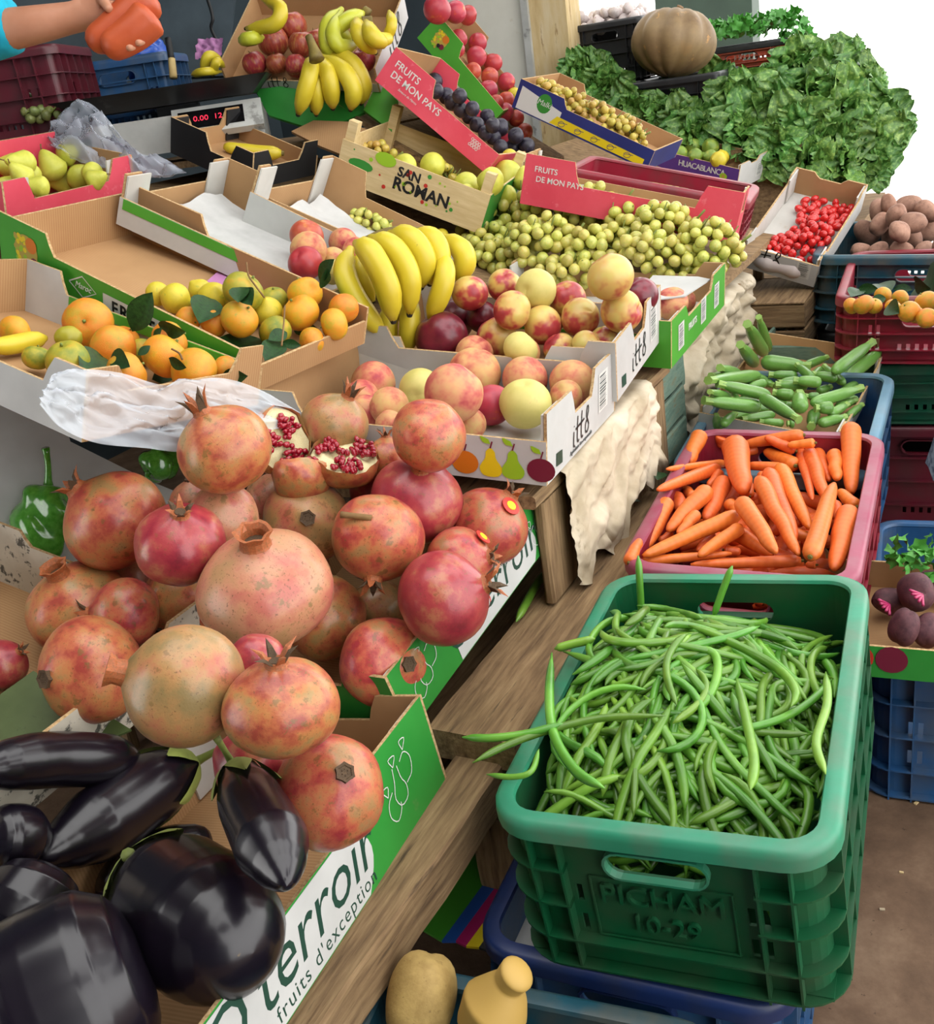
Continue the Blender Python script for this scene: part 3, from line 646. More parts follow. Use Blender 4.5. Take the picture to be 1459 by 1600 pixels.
# ------------------------------------------------------------------ poses of the open boxes: origin, yaw, tilts, size
POSE = {
    'bean': (0.331, 0.785, 0.259, 26.157, -4.086, 3.124, 0.58, 0.395, 0.231),
    'carrot': (0.452, 1.119, 0.334, 26.854, 2.127, -2.065, 0.606, 0.345, 0.256),
    'zuc': (0.808, 2.046, 0.386, 32.742, 9.088, 2.601, 0.546, 0.31, 0.062),
    'B1': (-0.3, 0.7, 0.388, 25.942, -7.634, -0.873, 0.499, 0.38, 0.132),
    'B2': (-0.122, 1.181, 0.441, 35.745, -5.269, 10.934, 0.523, 0.38, 0.084),
    'B3': (0.127, 1.458, 0.66, 26.636, 5.051, -1.316, 0.382, 0.533, 0.11),
    'B4': (0.3, 1.78, 0.673, 28.802, 5.078, 7.193, 0.293, 0.543, 0.104),
    'B5': (0.454, 2.01, 0.651, 30.48, 4.448, 3.586, 0.429, 0.5, 0.081),
    'B8': (-0.367, 1.69, 0.835, 36.247, 20.957, 0.114, 0.313, 0.573, 0.109),
    'B7': (-0.454, 1.575, 0.717, -3.737, 29.659, 6.001, 0.381, 0.413, 0.115),
    'B9': (-0.227, 2.009, 0.857, 24.779, 26.615, -1.891, 0.376, 0.485, 0.104),
    'B10': (-0.089, 2.269, 0.828, 21.871, 29.515, -3.229, 0.396, 0.39, 0.133),
    'SanR': (0.14, 2.767, 0.888, 18.282, 25.98, 6.562, 0.375, 0.392, 0.059),
    'black': (-0.429, 2.794, 1.059, 37.998, 22.137, 0.462, 0.246, 0.29, 0.092),
    'pears': (-0.871, 2.263, 1.062, 27.34, 14.611, 1.019, 0.399, 0.19, 0.119),
    'plum': (0.191, 2.994, 0.996, 20.93, 44.466, -6.097, 0.644, 0.385, 0.104),
    'nect': (0.269, 3.629, 1.096, 16.674, 54.311, 0.737, 0.454, 0.347, 0.096),
    'malki': (0.723, 3.378, 0.901, 28.893, 28.675, -0.353, 0.35, 0.498, 0.092),
    'huaca': (1.166, 3.915, 0.723, 42.936, 15.074, 4.804, 0.236, 0.365, 0.094),
    'redF': (0.749, 2.557, 0.781, 23.555, 15.407, 0.143, 0.35, 0.558, 0.126),
    'redP': (0.674, 2.449, 0.705, 26.017, 19.146, -4.383, 0.356, 0.518, 0.197),
    'tom': (1.089, 2.927, 0.557, 34.056, 17.795, 20.165, 0.461, 0.226, 0.09),
    'apple': (-0.528, 3.406, 1.321, 114.289, 35.407, -11.269, 0.489, 0.341, 0.081),
    'orange': (1.059, 1.96, 0.352, 25.907, 15.562, -4.307, 0.55, 0.351, 0.275),
    'beet': (0.761, 1.292, 0.288, 25.879, 4.86, -2.052, 0.302, 0.191, 0.087),
    'blueR': (0.966, 1.261, -0.001, 25.125, -0.598, 7.849, 0.56, 0.379, 0.288),
    'teal': (-0.018, 0.263, 0.004, 22.683, 1.034, 1.493, 0.56, 0.415, 0.284),
    'blueZ': (0.781, 1.824, 0.145, 29.011, 1.506, 4.404, 0.577, 0.4, 0.285)}
P_ = {k: list(v) for k, v in POSE.items()}
def P9(o, yaw, tb, ta, dims): return list(o) + [yaw, tb, ta] + list(dims)
# ------------------------------------------------------------------ the setting
def sbox(mb, s0, s1, n0, n1, z0, z1, mat):
    c = [sn(s, n, z) for z in (z0, z1) for (s, n) in ((s0, n0), (s1, n0), (s1, n1), (s0, n1))]
    mb.add(c, [(3, 2, 1, 0), (4, 5, 6, 7), (0, 1, 5, 4), (1, 2, 6, 5), (2, 3, 7, 6), (3, 0, 4, 7)], M_(mat))
m = MB(); P = np.zeros((2, 2, 3))
m.add([tuple(sn(*q)) for q in ((-3, -4, 0), (5.6, -4, 0), (5.6, 4, 0), (-3, 4, 0))], [(0, 1, 2, 3)], M_('floor')); m.build('floor', kind='structure')
m = MB(); m.add([tuple(sn(*q)) for q in ((5.6, -14, -.02), (30, -14, -.02), (30, 14, -.02), (5.6, 14, -.02))], [(0, 1, 2, 3)], M_('concrete')); m.build('ground_outside', kind='structure')
m = MB(); sbox(m, -.5, 4.45, 3.3, 3.4, 0, 3.2, 'wall_dark'); m.build('wall_left', kind='structure')
m = MB(); sbox(m, 4.45, 4.6, 1.93, 2.34, 0, 3.2, 'wall_plaster'); sbox(m, 4.45, 4.6, 2.34, 3.4, 0, 3.2, 'wall_dark'); m.build('wall_back', kind='structure')
m = MB(); sbox(m, 4.44, 4.6, 1.735, 1.90, 0, 3.2, 'wall_stained'); m.build('wall_end', kind='structure')
m = MB(); sbox(m, 4.42, 4.6, 1.90, 1.93, 0, 3.2, 'metal_pale'); m.build('trim_1', kind='structure')
m = MB()
SKY = [(-.9, .1, -1.4, -.3), (.3, 1.5, .9, 1.9), (1.0, 2.0, -1.6, -.4), (2.6, 3.8, .2, 1.2), (2.7, 3.7, -2.4, -1.2), (3.4, 4.4, .5, 2.9)]   # skylights: s0, s1, n0, n1; the last is added to brighten the back wall
m = MB(); rect = lambda a, b_, c_, d_: [(a, c_), (b_, c_), (b_, d_), (a, d_)]
m.slab(rect(-3, 5.6, -3.5, 3.4), [rect(*q) for q in SKY], .05, mat4(np.array([0, 0, 2.9]), SDIR, NDIR, ZDIR), M_('roof_sheet')); m.build('ceiling', kind='structure')
m = MB(); sbox(m, -3.1, -3.0, -3.5, 3.4, 0, 2.9, 'wall_dark'); m.build('fill_blocking_wall', kind='structure')  # unseen dark wall behind the camera, added to cut frontal fill light
# litter on the floor
r_ = random.Random(5); m = MB()
for i in range(160):
    x, y = r_.uniform(.45, 1.2), r_.uniform(.7, 2.2); a = r_.uniform(0, 3.1); l = r_.uniform(.002, .006)
    T = Matrix.Translation((x, y, 0)) @ Matrix.Rotation(a, 4, 'Z'); m.box((-l, -l * .5, .0002), (l, l * .5, .0025), M_(r_.choice(['wood_pale', 'paper_old', 'calyx_dark'])), T)
m.build('grit', kind='stuff', label='tiny chips and crumbs scattered over the brown floor', cat='litter')

# ------------------------------------------------------------------ wooden stall
def plank(parent, s0, s1, n0, n1, z0, z1, mat='wood_old', name='plank', rnd=.004):
    """one board as a mesh of its own with its length along local x"""
    L_, W_, H_ = s1 - s0, n1 - n0, z1 - z0
    c = sn((s0 + s1) / 2, (n0 + n1) / 2, (z0 + z1) / 2); m = MB(); r_ = random.Random(int(abs(s0 * 977 + n0 * 331 + z0 * 77) * 10))
    dims = [L_, W_, H_]; ax = [SDIR, NDIR, ZDIR]; order = sorted(range(3), key=lambda i: -dims[i]); d = [dims[i] for i in order]; A = [ax[i] for i in order]
    if np.linalg.det(np.array(A)) < 0: A[2] = -A[2]
    n = max(3, int(d[0] / .06)); rows = []
    for i in range(n + 1):
        x = -d[0] / 2 + d[0] * i / n; w_, h_ = d[1] / 2 - r_.uniform(0, .004), d[2] / 2 - r_.uniform(0, .002); b = min(rnd, h_ * .6)
        rows.append([(x, -w_ + b, -h_), (x, w_ - b, -h_), (x, w_, -h_ + b), (x, w_, h_ - b), (x, w_ - b, h_), (x, -w_ + b, h_), (x, -w_, h_ - b), (x, -w_, -h_ + b)])
    vs = [p for r in rows for p in r]; fs = [(i * 8 + k, i * 8 + (k + 1) % 8, (i + 1) * 8 + (k + 1) % 8, (i + 1) * 8 + k) for i in range(n) for k in range(8)] + [tuple(range(8))[::-1], tuple(range(n * 8, n * 8 + 8))]
    m.add(vs, fs, M_(mat)); o = m.build(name, parent)
    Mw = mat4(c, A[0], A[1], A[2])
    o.matrix_local = parent.matrix_world.inverted() @ Mw if parent is not None else Mw
    return o
st = empty('fruit_stall', Matrix.Translation(sn(1.5, .9, 0)), 'weathered wooden plank front of the fruit stall beside the green bean crate', 'stall'); 
bpy.context.view_layer.update()
plank(st, 1.00, 1.86, .555, .70, .375, .425, name='top_plank')                      # wide plank along the pomegranate carton
for i in range(6): plank(st, 1.02 + i * .14, 1.152 + i * .14, .60, .62, .0, .372, name='upright_plank')
plank(st, .25, 1.06, .580, .66, .315, .385, name='beam')                            # beam under the nearest carton
plank(st, .98, 1.06, .56, .64, .15, .30, name='block')
plank(st, .20, 1.86, .665, 1.1, .275, .295, name='deck_board'); plank(st, .25, .35, .7, .8, 0, .27, name='post'); plank(st, .25, .35, 1.0, 1.1, 0, .27, name='post')
# higher part
plank(st, 1.33, 2.05, .64, 1.16, .615, .64, name='deck_board')
for i in range(5): plank(st, 1.36 + i * .135, 1.485 + i * .135, .645, .665, .43 - (.43 if i > 2 else 0), .613, name='upright_plank')
tc_ = empty('teal_wooden_crate', Matrix.Translation(sn(2.05, .66, 0)), 'old green painted wooden crate under the green fruit carton', 'crate'); bpy.context.view_layer.update()
for i, (z0, z1) in enumerate(((.40, .47), (.475, .545), (.55, .625))): plank(tc_, 1.98, 2.2, .655, .672, z0, z1, 'wood_teal', 'slat')
plank(tc_, 1.98, 2.0, .672, 1.1, .40, .62, 'wood_teal', 'end_board'); plank(tc_, 2.0, 2.9, .68, 1.15, .605, .625, 'wood_old', 'top_board'); plank(tc_, 2.2, 2.23, .66, .70, 0, .62, 'wood_teal', 'corner_post'); plank(tc_, 1.98, 2.01, .672, .70, 0, .40, 'wood_teal', 'corner_post')
for i in range(5): plank(st, 2.24 + i * .15, 2.37 + i * .15, .70, .715, 0, .60, name='upright_plank')
# sloping decks under the rear cartons and blocks under the far ones
def deck(name, s0, s1, n0, z0, n1, z1, label, mat='wood_old', legs=True):
    rt = empty(name, Matrix.Translation(sn((s0 + s1) / 2, (n0 + n1) / 2, 0)), label, 'shelf'); bpy.context.view_layer.update()
    Mi = rt.matrix_world.inverted(); k = 3
    for i in range(k):
        t0, t1 = i / k + .01, (i + 1) / k - .01; m = MB(); q = [sn(s0, n0 + (n1 - n0) * t, z0 + (z1 - z0) * t - dz) for dz in (.018, 0) for t in (t0, t1)]; q2 = [sn(s1, n0 + (n1 - n0) * t, z0 + (z1 - z0) * t - dz) for dz in (.018, 0) for t in (t0, t1)]
        m.add([Mi @ Vector(p) for p in (q[0], q[1], q2[1], q2[0], q[2], q[3], q2[3], q2[2])], [(3, 2, 1, 0), (4, 5, 6, 7), (0, 1, 5, 4), (1, 2, 6, 5), (2, 3, 7, 6), (3, 0, 4, 7)], M_(mat)); m.build('board', rt)
    for s in (s0 + .03, s1 - .06):
        for t in (.08, .9):
            n = n0 + (n1 - n0) * t; zz = z0 + (z1 - z0) * t - .02; plank(rt, s, s + .03, n, n + .03, 0, zz, mat, 'post')
    return rt
deck('board_shelf', 1.22, 2.75, 1.17, .755, 1.70, .985, 'sloping board shelf under the second row of cartons')
deck('board_shelf', 1.35, 3.1, 1.75, .985, 2.3, 1.09, 'board shelf under the pear carton and the black carton')
deck('board_shelf', 2.42, 3.3, .66, .68, 1.16, .80, 'board shelf under the dark red crate')
deck('board_shelf', 3.2, 4.4, .93, .70, 1.6, .97, 'board shelf under the blue grape carton')
deck('board_shelf', 2.75, 3.5, 1.42, .95, 1.85, 1.25, 'sloping shelf under the plum carton')

# ------------------------------------------------------------------ front row of cartons
o = dict(all='print_green')
p1_ = P_['B1']; p1_[:3] = list(np.array(p1_[:3]) - axes(*p1_[3:6])[0] * .28)
rt, B = carton('B1', 'fruit_carton', P_['B1'], 'green and white carton of aubergines nearest the viewer', 'print_green', hl=.72, ends=(.07, .07, .14, .07), flaps='card_whitein', dims=(.78, .38, .135))
def white_panel(rt, B, x0, x1, h, bulge=.04):
    m = MB(); pts = [(x0, .002)] + [(x1 + bulge * math.sin(math.pi * t), .002 + (h - .004) * t) for t in np.linspace(0, 1, 9)] + [(x0, h - .002)]
    m.add([(p[0], -.0008, p[1]) for p in pts], [tuple(range(len(pts)))], M_('card_white')); m.build('printed_label', rt)
B1h = B.H * .72
white_panel(rt, B, .03, B.W - .225, B1h, .03)
lettering(rt, "O'terroir", .088, 'ink_green', T_front(B, B.W - .36, .058), shear=.25)
lettering(rt, "Des fruits d'exception", .026, 'ink_green', T_front(B, B.W - .34, .016), spacing=1.15)
fruit_lines(rt, .055, T_front(B, B.W - .12, .045))
rt, B = carton('B2', 'fruit_carton', P_['B2'], 'green and white carton full of pomegranates beside the wooden plank', 'print_green', hl=.72, ends=(.07, .07, .11, .07), dims=(.523, .38, .10))
white_panel(rt, B, .15, B.W - .13, B.H * .72, .02)
lettering(rt, "O'terroir", .075, 'ink_green', T_front(B, B.W - .25, .045), shear=.25)
fruit_lines(rt, .05, T_front(B, B.W - .10, .03)); fruit_lines(rt, .05, T_front(B, .06, .03))
m = MB()
for k in range(3): blob(m, circ(.185 + k * .03, .035, .012), M_('ink_red'), T_front(B, 0, 0)); blob(m, circ(.185 + k * .03, .035, .009), M_('card_white'), T_front(B, 0, 0), .0006)
m.build('fruit_print', rt)
B0 = P9(sn(.50, 1.03, .50), 29, 14, 0, (.46, .42, .12))
rt, B = carton('B0', 'fruit_carton', B0, 'carton with a flower printed rim behind the pomegranates at left', {'all': 'print_floral', 'near': 'print_olive'}, inner={'all': 'card_brown', 'back': 'print_floral', 'far': 'print_floral'}, hl=.8, flaps=None)
P_['B3'][6:9] = [.382, .533, .115]
rt, B = carton('B3', 'fruit_carton', P_['B3'], 'white carton of peaches printed with pears and a plum', dict(all='card_white'), inner={'all': 'card_whitein', 'back': 'card_brown', 'far': 'card_whitein'}, hl=.62, low={'back': 1.12}, ends=((.0, .09), (.12, .10), (.12, .12), .0), base='card_whitein', flaps='card_whitein')
def fruit_print(rt, T, h):
    m = MB(); z = .0004
    for cx, mat, kind in ((.0, 'ink_orange', 0), (.95, 'ink_yellow', 1), (1.75, 'ink_lime', 1), (2.75, 'ink_plum', 0)):
        if kind == 0: blob(m, [(x * h, y * h) for x, y in circ(cx, .42, .5, 20, .42)], M_(mat), T, z)
        else: blob(m, [(x * h, y * h) for x, y in spline([(cx, 1.05), (cx - .16, .9), (cx - .2, .65), (cx - .42, .3), (cx - .25, .02), (cx + .25, .02), (cx + .42, .3), (cx + .2, .65), (cx + .16, .9), (cx, 1.05)], 26)[:-1]], M_(mat), T, z + .0001)
        y0 = .84 if kind == 0 else 1.02
        ribbon(m, spline([(cx * h, y0 * h), ((cx + .08) * h, (y0 + .25) * h)], 4), h * .05, M_('ink_plum'), T, z + .0002)
        blob(m, [(x * h, y * h) for x, y in spline([(cx + .02, y0 + .15), (cx - .25, y0 + .2), (cx - .35, y0 + .42), (cx - .05, y0 + .32)], 10)], M_('ink_lime'), T, z + .0003)
    m.build('fruit_print', rt)
fruit_print(rt, T_near(B, .135, .006), .046)
itto(rt, .046, T_front(B, .135, .026)); barcode(rt, T_front(B, .275, .028), .055, .07)
lettering(rt, 'Agriculture éco-responsable', .0105, 'ink_grey', T_front(B, .175, .010))
m = MB(); blob(m, [(.045, .015), (.075, .012), (.075, .034), (.045, .037)], M_('ink_green'), T_front(B, 0, 0)); m.build('printed_label', rt)
P_['B4'][6:9] = [.293, .543, .115]; 
rt, B = carton('B4', 'fruit_carton', P_['B4'], 'white carton of nectarines and bananas behind the peach carton', dict(all='card_white'), inner={'all': 'card_whitein', 'back': 'card_brown'}, hl=.62, ends=((.05, .08), .08, (.09, .09), .0), base='card_brown')
itto(rt, .046, T_front(B, .10, .026)); barcode(rt, T_front(B, .215, .025), .045, .07)
m = MB(); blob(m, [(.03, .014), (.055, .011), (.055, .033), (.03, .036)], M_('ink_green'), T_front(B, 0, 0)); m.build('printed_label', rt)
P_['B5'][6:9] = [.429, .52, .10]
rt, B = carton('B5', 'fruit_carton', P_['B5'], 'green carton under the heap of white grapes', dict(all='print_lime'), hl=.7, ends=(.05, .05, .1, .05), base='card_whitein')
for x in (.05, .22, .33): barcode(rt, T_front(B, x, .02), .04, .055)
lettering(rt, 'FRUITS', .02, 'ink_white', T_front(B, .155, .045), bold=.02)

# ------------------------------------------------------------------ second row
b8 = P_['B8']; a8, _, _ = axes(b8[3], b8[4], 0)
b7 = P9((-.495, 1.325, .875), 35, 16, -11, (.355, .56, .10))
rt, B = carton('B7', 'fruit_carton', b7, 'white and brown carton of oranges with leaves', {'all': 'card_white', 'far': 'print_lime', 'front': 'card_brown'}, inner={'all': 'card_brown', 'far': 'card_white'}, hl=.62, ends=(.06, (.0, .09), .05, .07), flaps=None)
m = MB(); m.box((B.W - .008, .02, B.H * .45), (B.W - .0052, B.L - .12, B.H * .62), M_('print_lime')); m.build('printed_band', rt)
b8[:3] = list(np.array(b8[:3]) - axes(*b8[3:6])[1] * .05)
rt, B = carton('B8', 'fruit_carton', b8, 'green carton of mandarins lettered FRUITS, its brown bottom half empty', {'all': 'print_lime', 'front': 'card_brown'}, hl=.66, ends=((.0, .13), (.0, .20), .0, .0), low={'back': .85, 'front': .42}, dims=(.313, .623, .112))
m = MB(); T = T_near(B, 0, 0)
lp = T_plane((-.0006, B.L * .42, .034), (0, -1, 0), (0, 0, 1)); blob(m, [(-.085, -.02), (.085, -.02), (.085, .02), (-.085, .02)], M_('ink_white'), lp); m.build('printed_label', rt)
lettering(rt, 'FRUITS', .034, 'ink_black', T_plane((-.0014, B.L * .42, .034), (0, -1, 0), (0, 0, 1)), bold=.02, spacing=1.25)
m = MB(); dl = T_plane((-.0006, B.L * .64, .045), (0, -1, 0), (0, 0, 1)); ribbon(m, [(-.035, 0), (0, .02), (.035, 0), (0, -.02), (-.035, 0)], .0025, M_('ink_white'), dl); m.build('printed_diamond', rt)
lettering(rt, 'Maroc', .016, 'ink_white', dl, shear=.3)
def grape_print(rt, T, h):
    m = MB(); r = random.Random(4)
    blob(m, circ(0, .1 * h, .62 * h, 18), M_('ink_tan'), T, .0003)
    for i in range(34): x, y = r.uniform(-.6, .1) * h, r.uniform(-.65, .6) * h; blob(m, circ(x, y, .1 * h, 8), M_(r.choice(['ink_yellow', 'ink_tan', 'ink_lime'])), T, .0004 + i * .00001)
    blob(m, circ(.3 * h, .4 * h, .3 * h, 12), M_('ink_orange'), T, .0008); blob(m, circ(.42 * h, -.25 * h, .22 * h, 12), M_('ink_plum'), T, .0009); blob(m, circ(.15 * h, -.35 * h, .16 * h, 12), M_('ink_black'), T, .001); m.build('fruit_print', rt)
grape_print(rt, T_near(B, B.L - .075, .055), .05)
b9 = P_['B9']; a9, _, _ = axes(b8[3] - 5, b8[4] + 3, 0)
rt, B = carton('B9', 'fruit_carton', b9, 'green and white carton lined with white paper, peaches at its foot', {'all': 'card_white'}, inner={'all': 'card_brown', 'far': 'card_brown'}, hl=.55, ends=(0, (.0, .10), .0, .05), base='card_whitein', low={'front': .5})
b9root = rt
rt, B = carton('B10', 'fruit_carton', P_['B10'], 'white carton holding one small bunch of grapes', {'all': 'card_white'}, inner={'all': 'card_brown', 'far': 'card_brown', 'near': 'card_white'}, hl=.55, ends=(0, (.0, .10), .0, .05), base='card_whitein', low={'front': .5})
m = MB(); m.box((-.0012, .01, BX['B9'].H * .55 - .022), (-.0002, BX['B9'].L - .01, BX['B9'].H * .55 - .001), M_('print_lime')); m.build('printed_band', b9root)
def liner(key, x0, x1, y0, y1, sd, label):
    B = BX[key]; n = 14; P = np.zeros((n, n, 3)); r = np.random.RandomState(sd); ph = r.uniform(0, 6, 6)
    for i in range(n):
        for j in range(n):
            x = x0 + (x1 - x0) * i / (n - 1); y = y0 + (y1 - y0) * j / (n - 1)
            z = .010 + .006 * (1 + math.sin(9 * x * 6 + ph[0] + 4 * y)) * .5 + .025 * max(0, (j - (n - 3)) / 2) * (.7 + .3 * math.sin(i + ph[1])) + .02 * max(0, (i - (n - 3)) / 2) * (.6 + .4 * math.sin(j * .8 + ph[2]))
            P[i, j] = (x, y, z)
    m = MB(); m.grid(P, M_('paper_white')); m.grid(P - np.array([0, 0, .0012]), M_('paper_white')); o = m.build('paper_liner', None, True, B.M, label=label, cat='paper', group=None)
liner('B9', .02, B.W - .05, .05, BX['B9'].L - .02, 3, 'crumpled white paper lining the carton with peaches at its foot')
liner('B10', .02, B.W - .05, .05, BX['B10'].L - .02, 8, 'crumpled white paper under the single small grape bunch')

# ------------------------------------------------------------------ third row and beyond
def wooden_tray(P, label):
    B = Box(P); BX['SanR'] = B; W, L, H = B.W, B.L, B.H; rt = empty('wooden_tray', B.M, label, 'crate')
    m = MB(); m.box((0, 0, 0), (W, L, .004), M_('wood_pale')); m.build('base', rt)
    for lo, hi in (((0, 0, .004), (.004, L, H)), ((W - .004, 0, .004), (W, L, H)), ((.004, 0, .004), (W - .004, .004, H)), ((.004, L - .004, .004), (W - .004, L, H))):
        m = MB(); m.box(lo, hi, M_('wood_pale')); m.build('side_board', rt)
    for x in (.004, W - .034):
        for y in (.004, L - .03): m = MB(); m.box((x, y, .004), (x + .03, y + .026, H + .05), M_('wood_pale')); m.build('corner_post', rt)
    lettering(rt, 'SAN', .034, 'ink_black', T_plane((-.0006, L * .53, H * .74), (0, -1, 0), (0, 0, 1)), bold=.03)
    lettering(rt, 'ROMAN', .044, 'ink_black', T_plane((-.0006, L * .43, H * .43), (0, -1, 0), (0, 0, 1)), bold=.03)
    m = MB(); r = random.Random(2); T = T_near(B, 0, 0)
    for i in range(26): blob(m, circ(-r.uniform(.1, .95) * L, r.uniform(.1, .9) * H, r.uniform(.002, .006), 9), M_(r.choice(['ink_leaf', 'ink_red', 'ink_lime'])), T)
    blob(m, circ(-L * .70, H * .9, .03, 14, .018), M_('ink_lime'), T, .0005); blob(m, circ(-L * .85, H * .55, .035, 14, .014), M_('ink_leaf'), T, .0005); m.build('dot_print', rt)
    m = MB(); m.box((.002, -.0008, .004), (W - .002, -.0002, H - .001), M_('print_green')); m.build('printed_label', rt)
    return rt
sr = P_['SanR']; sr[6:9] = [.375, .42, .105]; sr[5] = 3; sr[2] -= .02
wooden_tray(sr, 'pale wooden tray of pears and grapes with black lettering and coloured dots')
rt, B = carton('black', 'fruit_carton', P_['black'], 'torn black carton holding one yellow courgette', 'print_black', hl=.55, ends=((.06, .13), .0, .05, .05), flaps='print_black', dims=(.25, .30, .095))
rt, B = carton('pears', 'fruit_carton', P_['pears'], 'red printed carton of green pears at left', 'print_red', inner={'all': 'card_brown', 'far': 'card_brown', 'back': 'print_red'}, hl=.62, ends=((.05, .06), .0, .06, .0), low={'far': 1.0, 'back': 1.15}, dims=(.40, .23, .125))
lettering(rt, '❋', .03, 'ink_white', T_near(B, .05, .06))
pl = P_['plum']; 
rt, B = carton('plum', 'fruit_carton', pl, 'pink carton of dark plums with white lettering on its side', 'print_red', inner={'all': 'card_brown', 'far': 'print_red'}, hl=.6, ends=((.0, .14), (.0, .08), .0, .0), low={'back': 1.0}, dims=(.46, .40, .105))
for tx, y, z in (('FRUITS', .335, .072), ('DE MON PAYS', .285, .043)): lettering(rt, tx, .027, 'ink_white', T_near(B, y, z), bold=.01)
lettering(rt, 'Saveurs du Maroc', .009, 'ink_white', T_near(B, .30, .022), shear=.3)
m = MB(); T = T_near(B, .085, .034)
for i in range(12): ribbon(m, [((i % 4) * .008 + (i // 4 % 2) * .004 + .0035 * math.cos(t), (i // 4) * .008 + .0035 * math.sin(t)) for t in np.linspace(0, 6.3, 9)], .0014, M_('ink_white'), T)
m.build('grape_drawing', rt)
rt, B = carton('nect', 'fruit_carton', P_['nect'], 'green carton of red nectarines leaning by the plaster wall', 'print_lime', hl=.6, ends=((.0, .12), (.0, .10), .0, .0), low={'back': 1.0}, dims=(.44, .36, .10))
grape_print(rt, T_near(B, .30, .05), .04)
rt, B = carton('malki', 'fruit_carton', P_['malki'], 'dark blue carton of golden grapes with a green round emblem', 'print_navy', hl=.7, ends=((.0, .16), (.0, .1), .0, .0), low={'back': 1.0})
m = MB(); T = T_near(B, 0, 0); blob(m, [(-.485, .004), (-.33, .004), (-.33, .05), (-.485, .075)], M_('ink_white'), T, .0003); blob(m, circ(-.395, .052, .026, 18, .03), M_('ink_leaf'), T, .0006); blob(m, [(-.36, .006), (-.02, .006), (-.02, .028), (-.34, .034)], M_('ink_yellow'), T, .0005); m.build('printed_label', rt)
lettering(rt, 'Malki', .024, 'ink_white', T_plane((-.0015, .395, .052), (0, -1, 0), (0, 0, 1)), shear=.2)
m = MB(); T = T_near(B, 0, 0)
for i in range(5): ribbon(m, [(-.33 + i * .06 + x * .02, .017 + y * .009) for x, y in spline([(0, 0), (.5, 1), (1.2, .4), (.8, -.8), (.1, -.6), (.4, .3), (1.6, .8)], 14)], .0018, M_('print_navy'), T, .0008)
m.build('leaf_print', rt)
rt, B = carton('huaca', 'fruit_carton', P_['huaca'], 'purple carton of limes with white lettering', {'all': 'print_purple', 'front': 'card_white', 'back': 'card_white'}, hl=.85, ends=(.0, .05, .07, .05), dims=(.236, .365, .098))
lettering(rt, 'HUACABLANCA', .030, 'ink_white', T_near(B, B.L * .42, .055), bold=.01, spacing=.85)
m = MB(); T = T_near(B, 0, 0); blob(m, [(-.36, .002), (-.02, .002), (-.02, .016), (-.36, .016)], M_('ink_leaf'), T, .0003); blob(m, circ(-.06, .045, .016, 12, .012), M_('ink_lime'), T, .0004); blob(m, circ(-.06, .045, .007, 10), M_('ink_tan'), T, .0006); m.build('printed_band', rt)
barcode(rt, T_front(B, .15, .02), .05, .05)
rt, B = carton('redF', 'fruit_carton', P_['redF'], 'pink carton with white lettering behind the heap of grapes', 'print_red', hl=.55, ends=((.09, .13), .0, .06, .05), dims=(.12, .558, .126))
for tx, y, z in (('FRUITS', .50, .092), ('DE MON PAYS', .46, .068)): lettering(rt, tx, .02, 'ink_white', T_near(B, y, z), bold=.01)
rp = P_['redP']; rp[:3] = list(np.array(P_['redF'][:3]) + axes(*P_['redF'][3:6])[0] * .135 + np.array([0, 0, -.03])); rp[6:9] = [.30, .50, .115]; rp[3] = P_['redF'][3]; rp[4] = P_['redF'][4]; rp[5] = 0
crate('redP', 'plastic_crate', rp, 'dark red plastic crate behind the pink carton, a few grapes inside', 'pl_red', 'pl_red', rc=.04)
rt, B = carton('tom', 'fruit_carton', P_['tom'], 'white carton of cherry tomatoes on the far wooden crates', {'all': 'card_white'}, inner={'all': 'card_whitein', 'far': 'card_brown'}, hl=.8, ends=(.0, .06, (.05, .05), .05), base='card_whitein', dims=(.44, .226, .09))
itto(rt, .05, T_near(B, .20, .04)); barcode(rt, T_near(B, .06, .02), .04, .05)
rt, B = carton('apple', 'fruit_carton', P_['apple'], 'tilted carton of apples and bananas at the top', {'all': 'card_white'}, hl=1, ends=(0, 0, 0, 0), flaps=None, low={'front': .35})
itto(rt, .07, T_plane((B.W + .0008, B.L * .42, .02), (0, 1, 0), (0, 0, 1))); itto(rt, .035, T_front(B, .14, .012))
# ------------------------------------------------------------------ crates of vegetables along the aisle
b = P_['bean']; b[4], b[5] = -3.5, 2.5
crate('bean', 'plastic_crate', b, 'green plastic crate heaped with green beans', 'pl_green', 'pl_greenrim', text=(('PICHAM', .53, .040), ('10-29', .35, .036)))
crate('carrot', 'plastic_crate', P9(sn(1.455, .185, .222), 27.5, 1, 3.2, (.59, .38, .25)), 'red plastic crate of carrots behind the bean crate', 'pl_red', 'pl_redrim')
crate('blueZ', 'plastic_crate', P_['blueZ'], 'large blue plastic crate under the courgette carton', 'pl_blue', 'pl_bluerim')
rt, B = carton('zuc', 'fruit_carton', P_['zuc'], 'shallow worn carton of courgettes', {'all': 'card_whitein'}, hl=.75, ends=(.0, .08, .06, .10), low={'far': 1.0})
crate('teal', 'plastic_crate', P_['teal'], 'dark teal crate of potatoes on the floor at the bottom', 'pl_teal', 'pl_teal')
bo = sn(.80, .06, 0)
crate('blueB', 'plastic_crate', P9(sn(.84, .165, 0), 26, 0, 0, (.50, .40, .245)), 'dark blue crate under the bean crate with coloured card inside', 'pl_blue', 'pl_navy')
crate('blueR', 'plastic_crate', P_['blueR'][:3] + [25, 0, 0, .56, .40, .288], 'blue plastic crate on the floor under the beetroot carton', 'pl_blue', 'pl_blue')
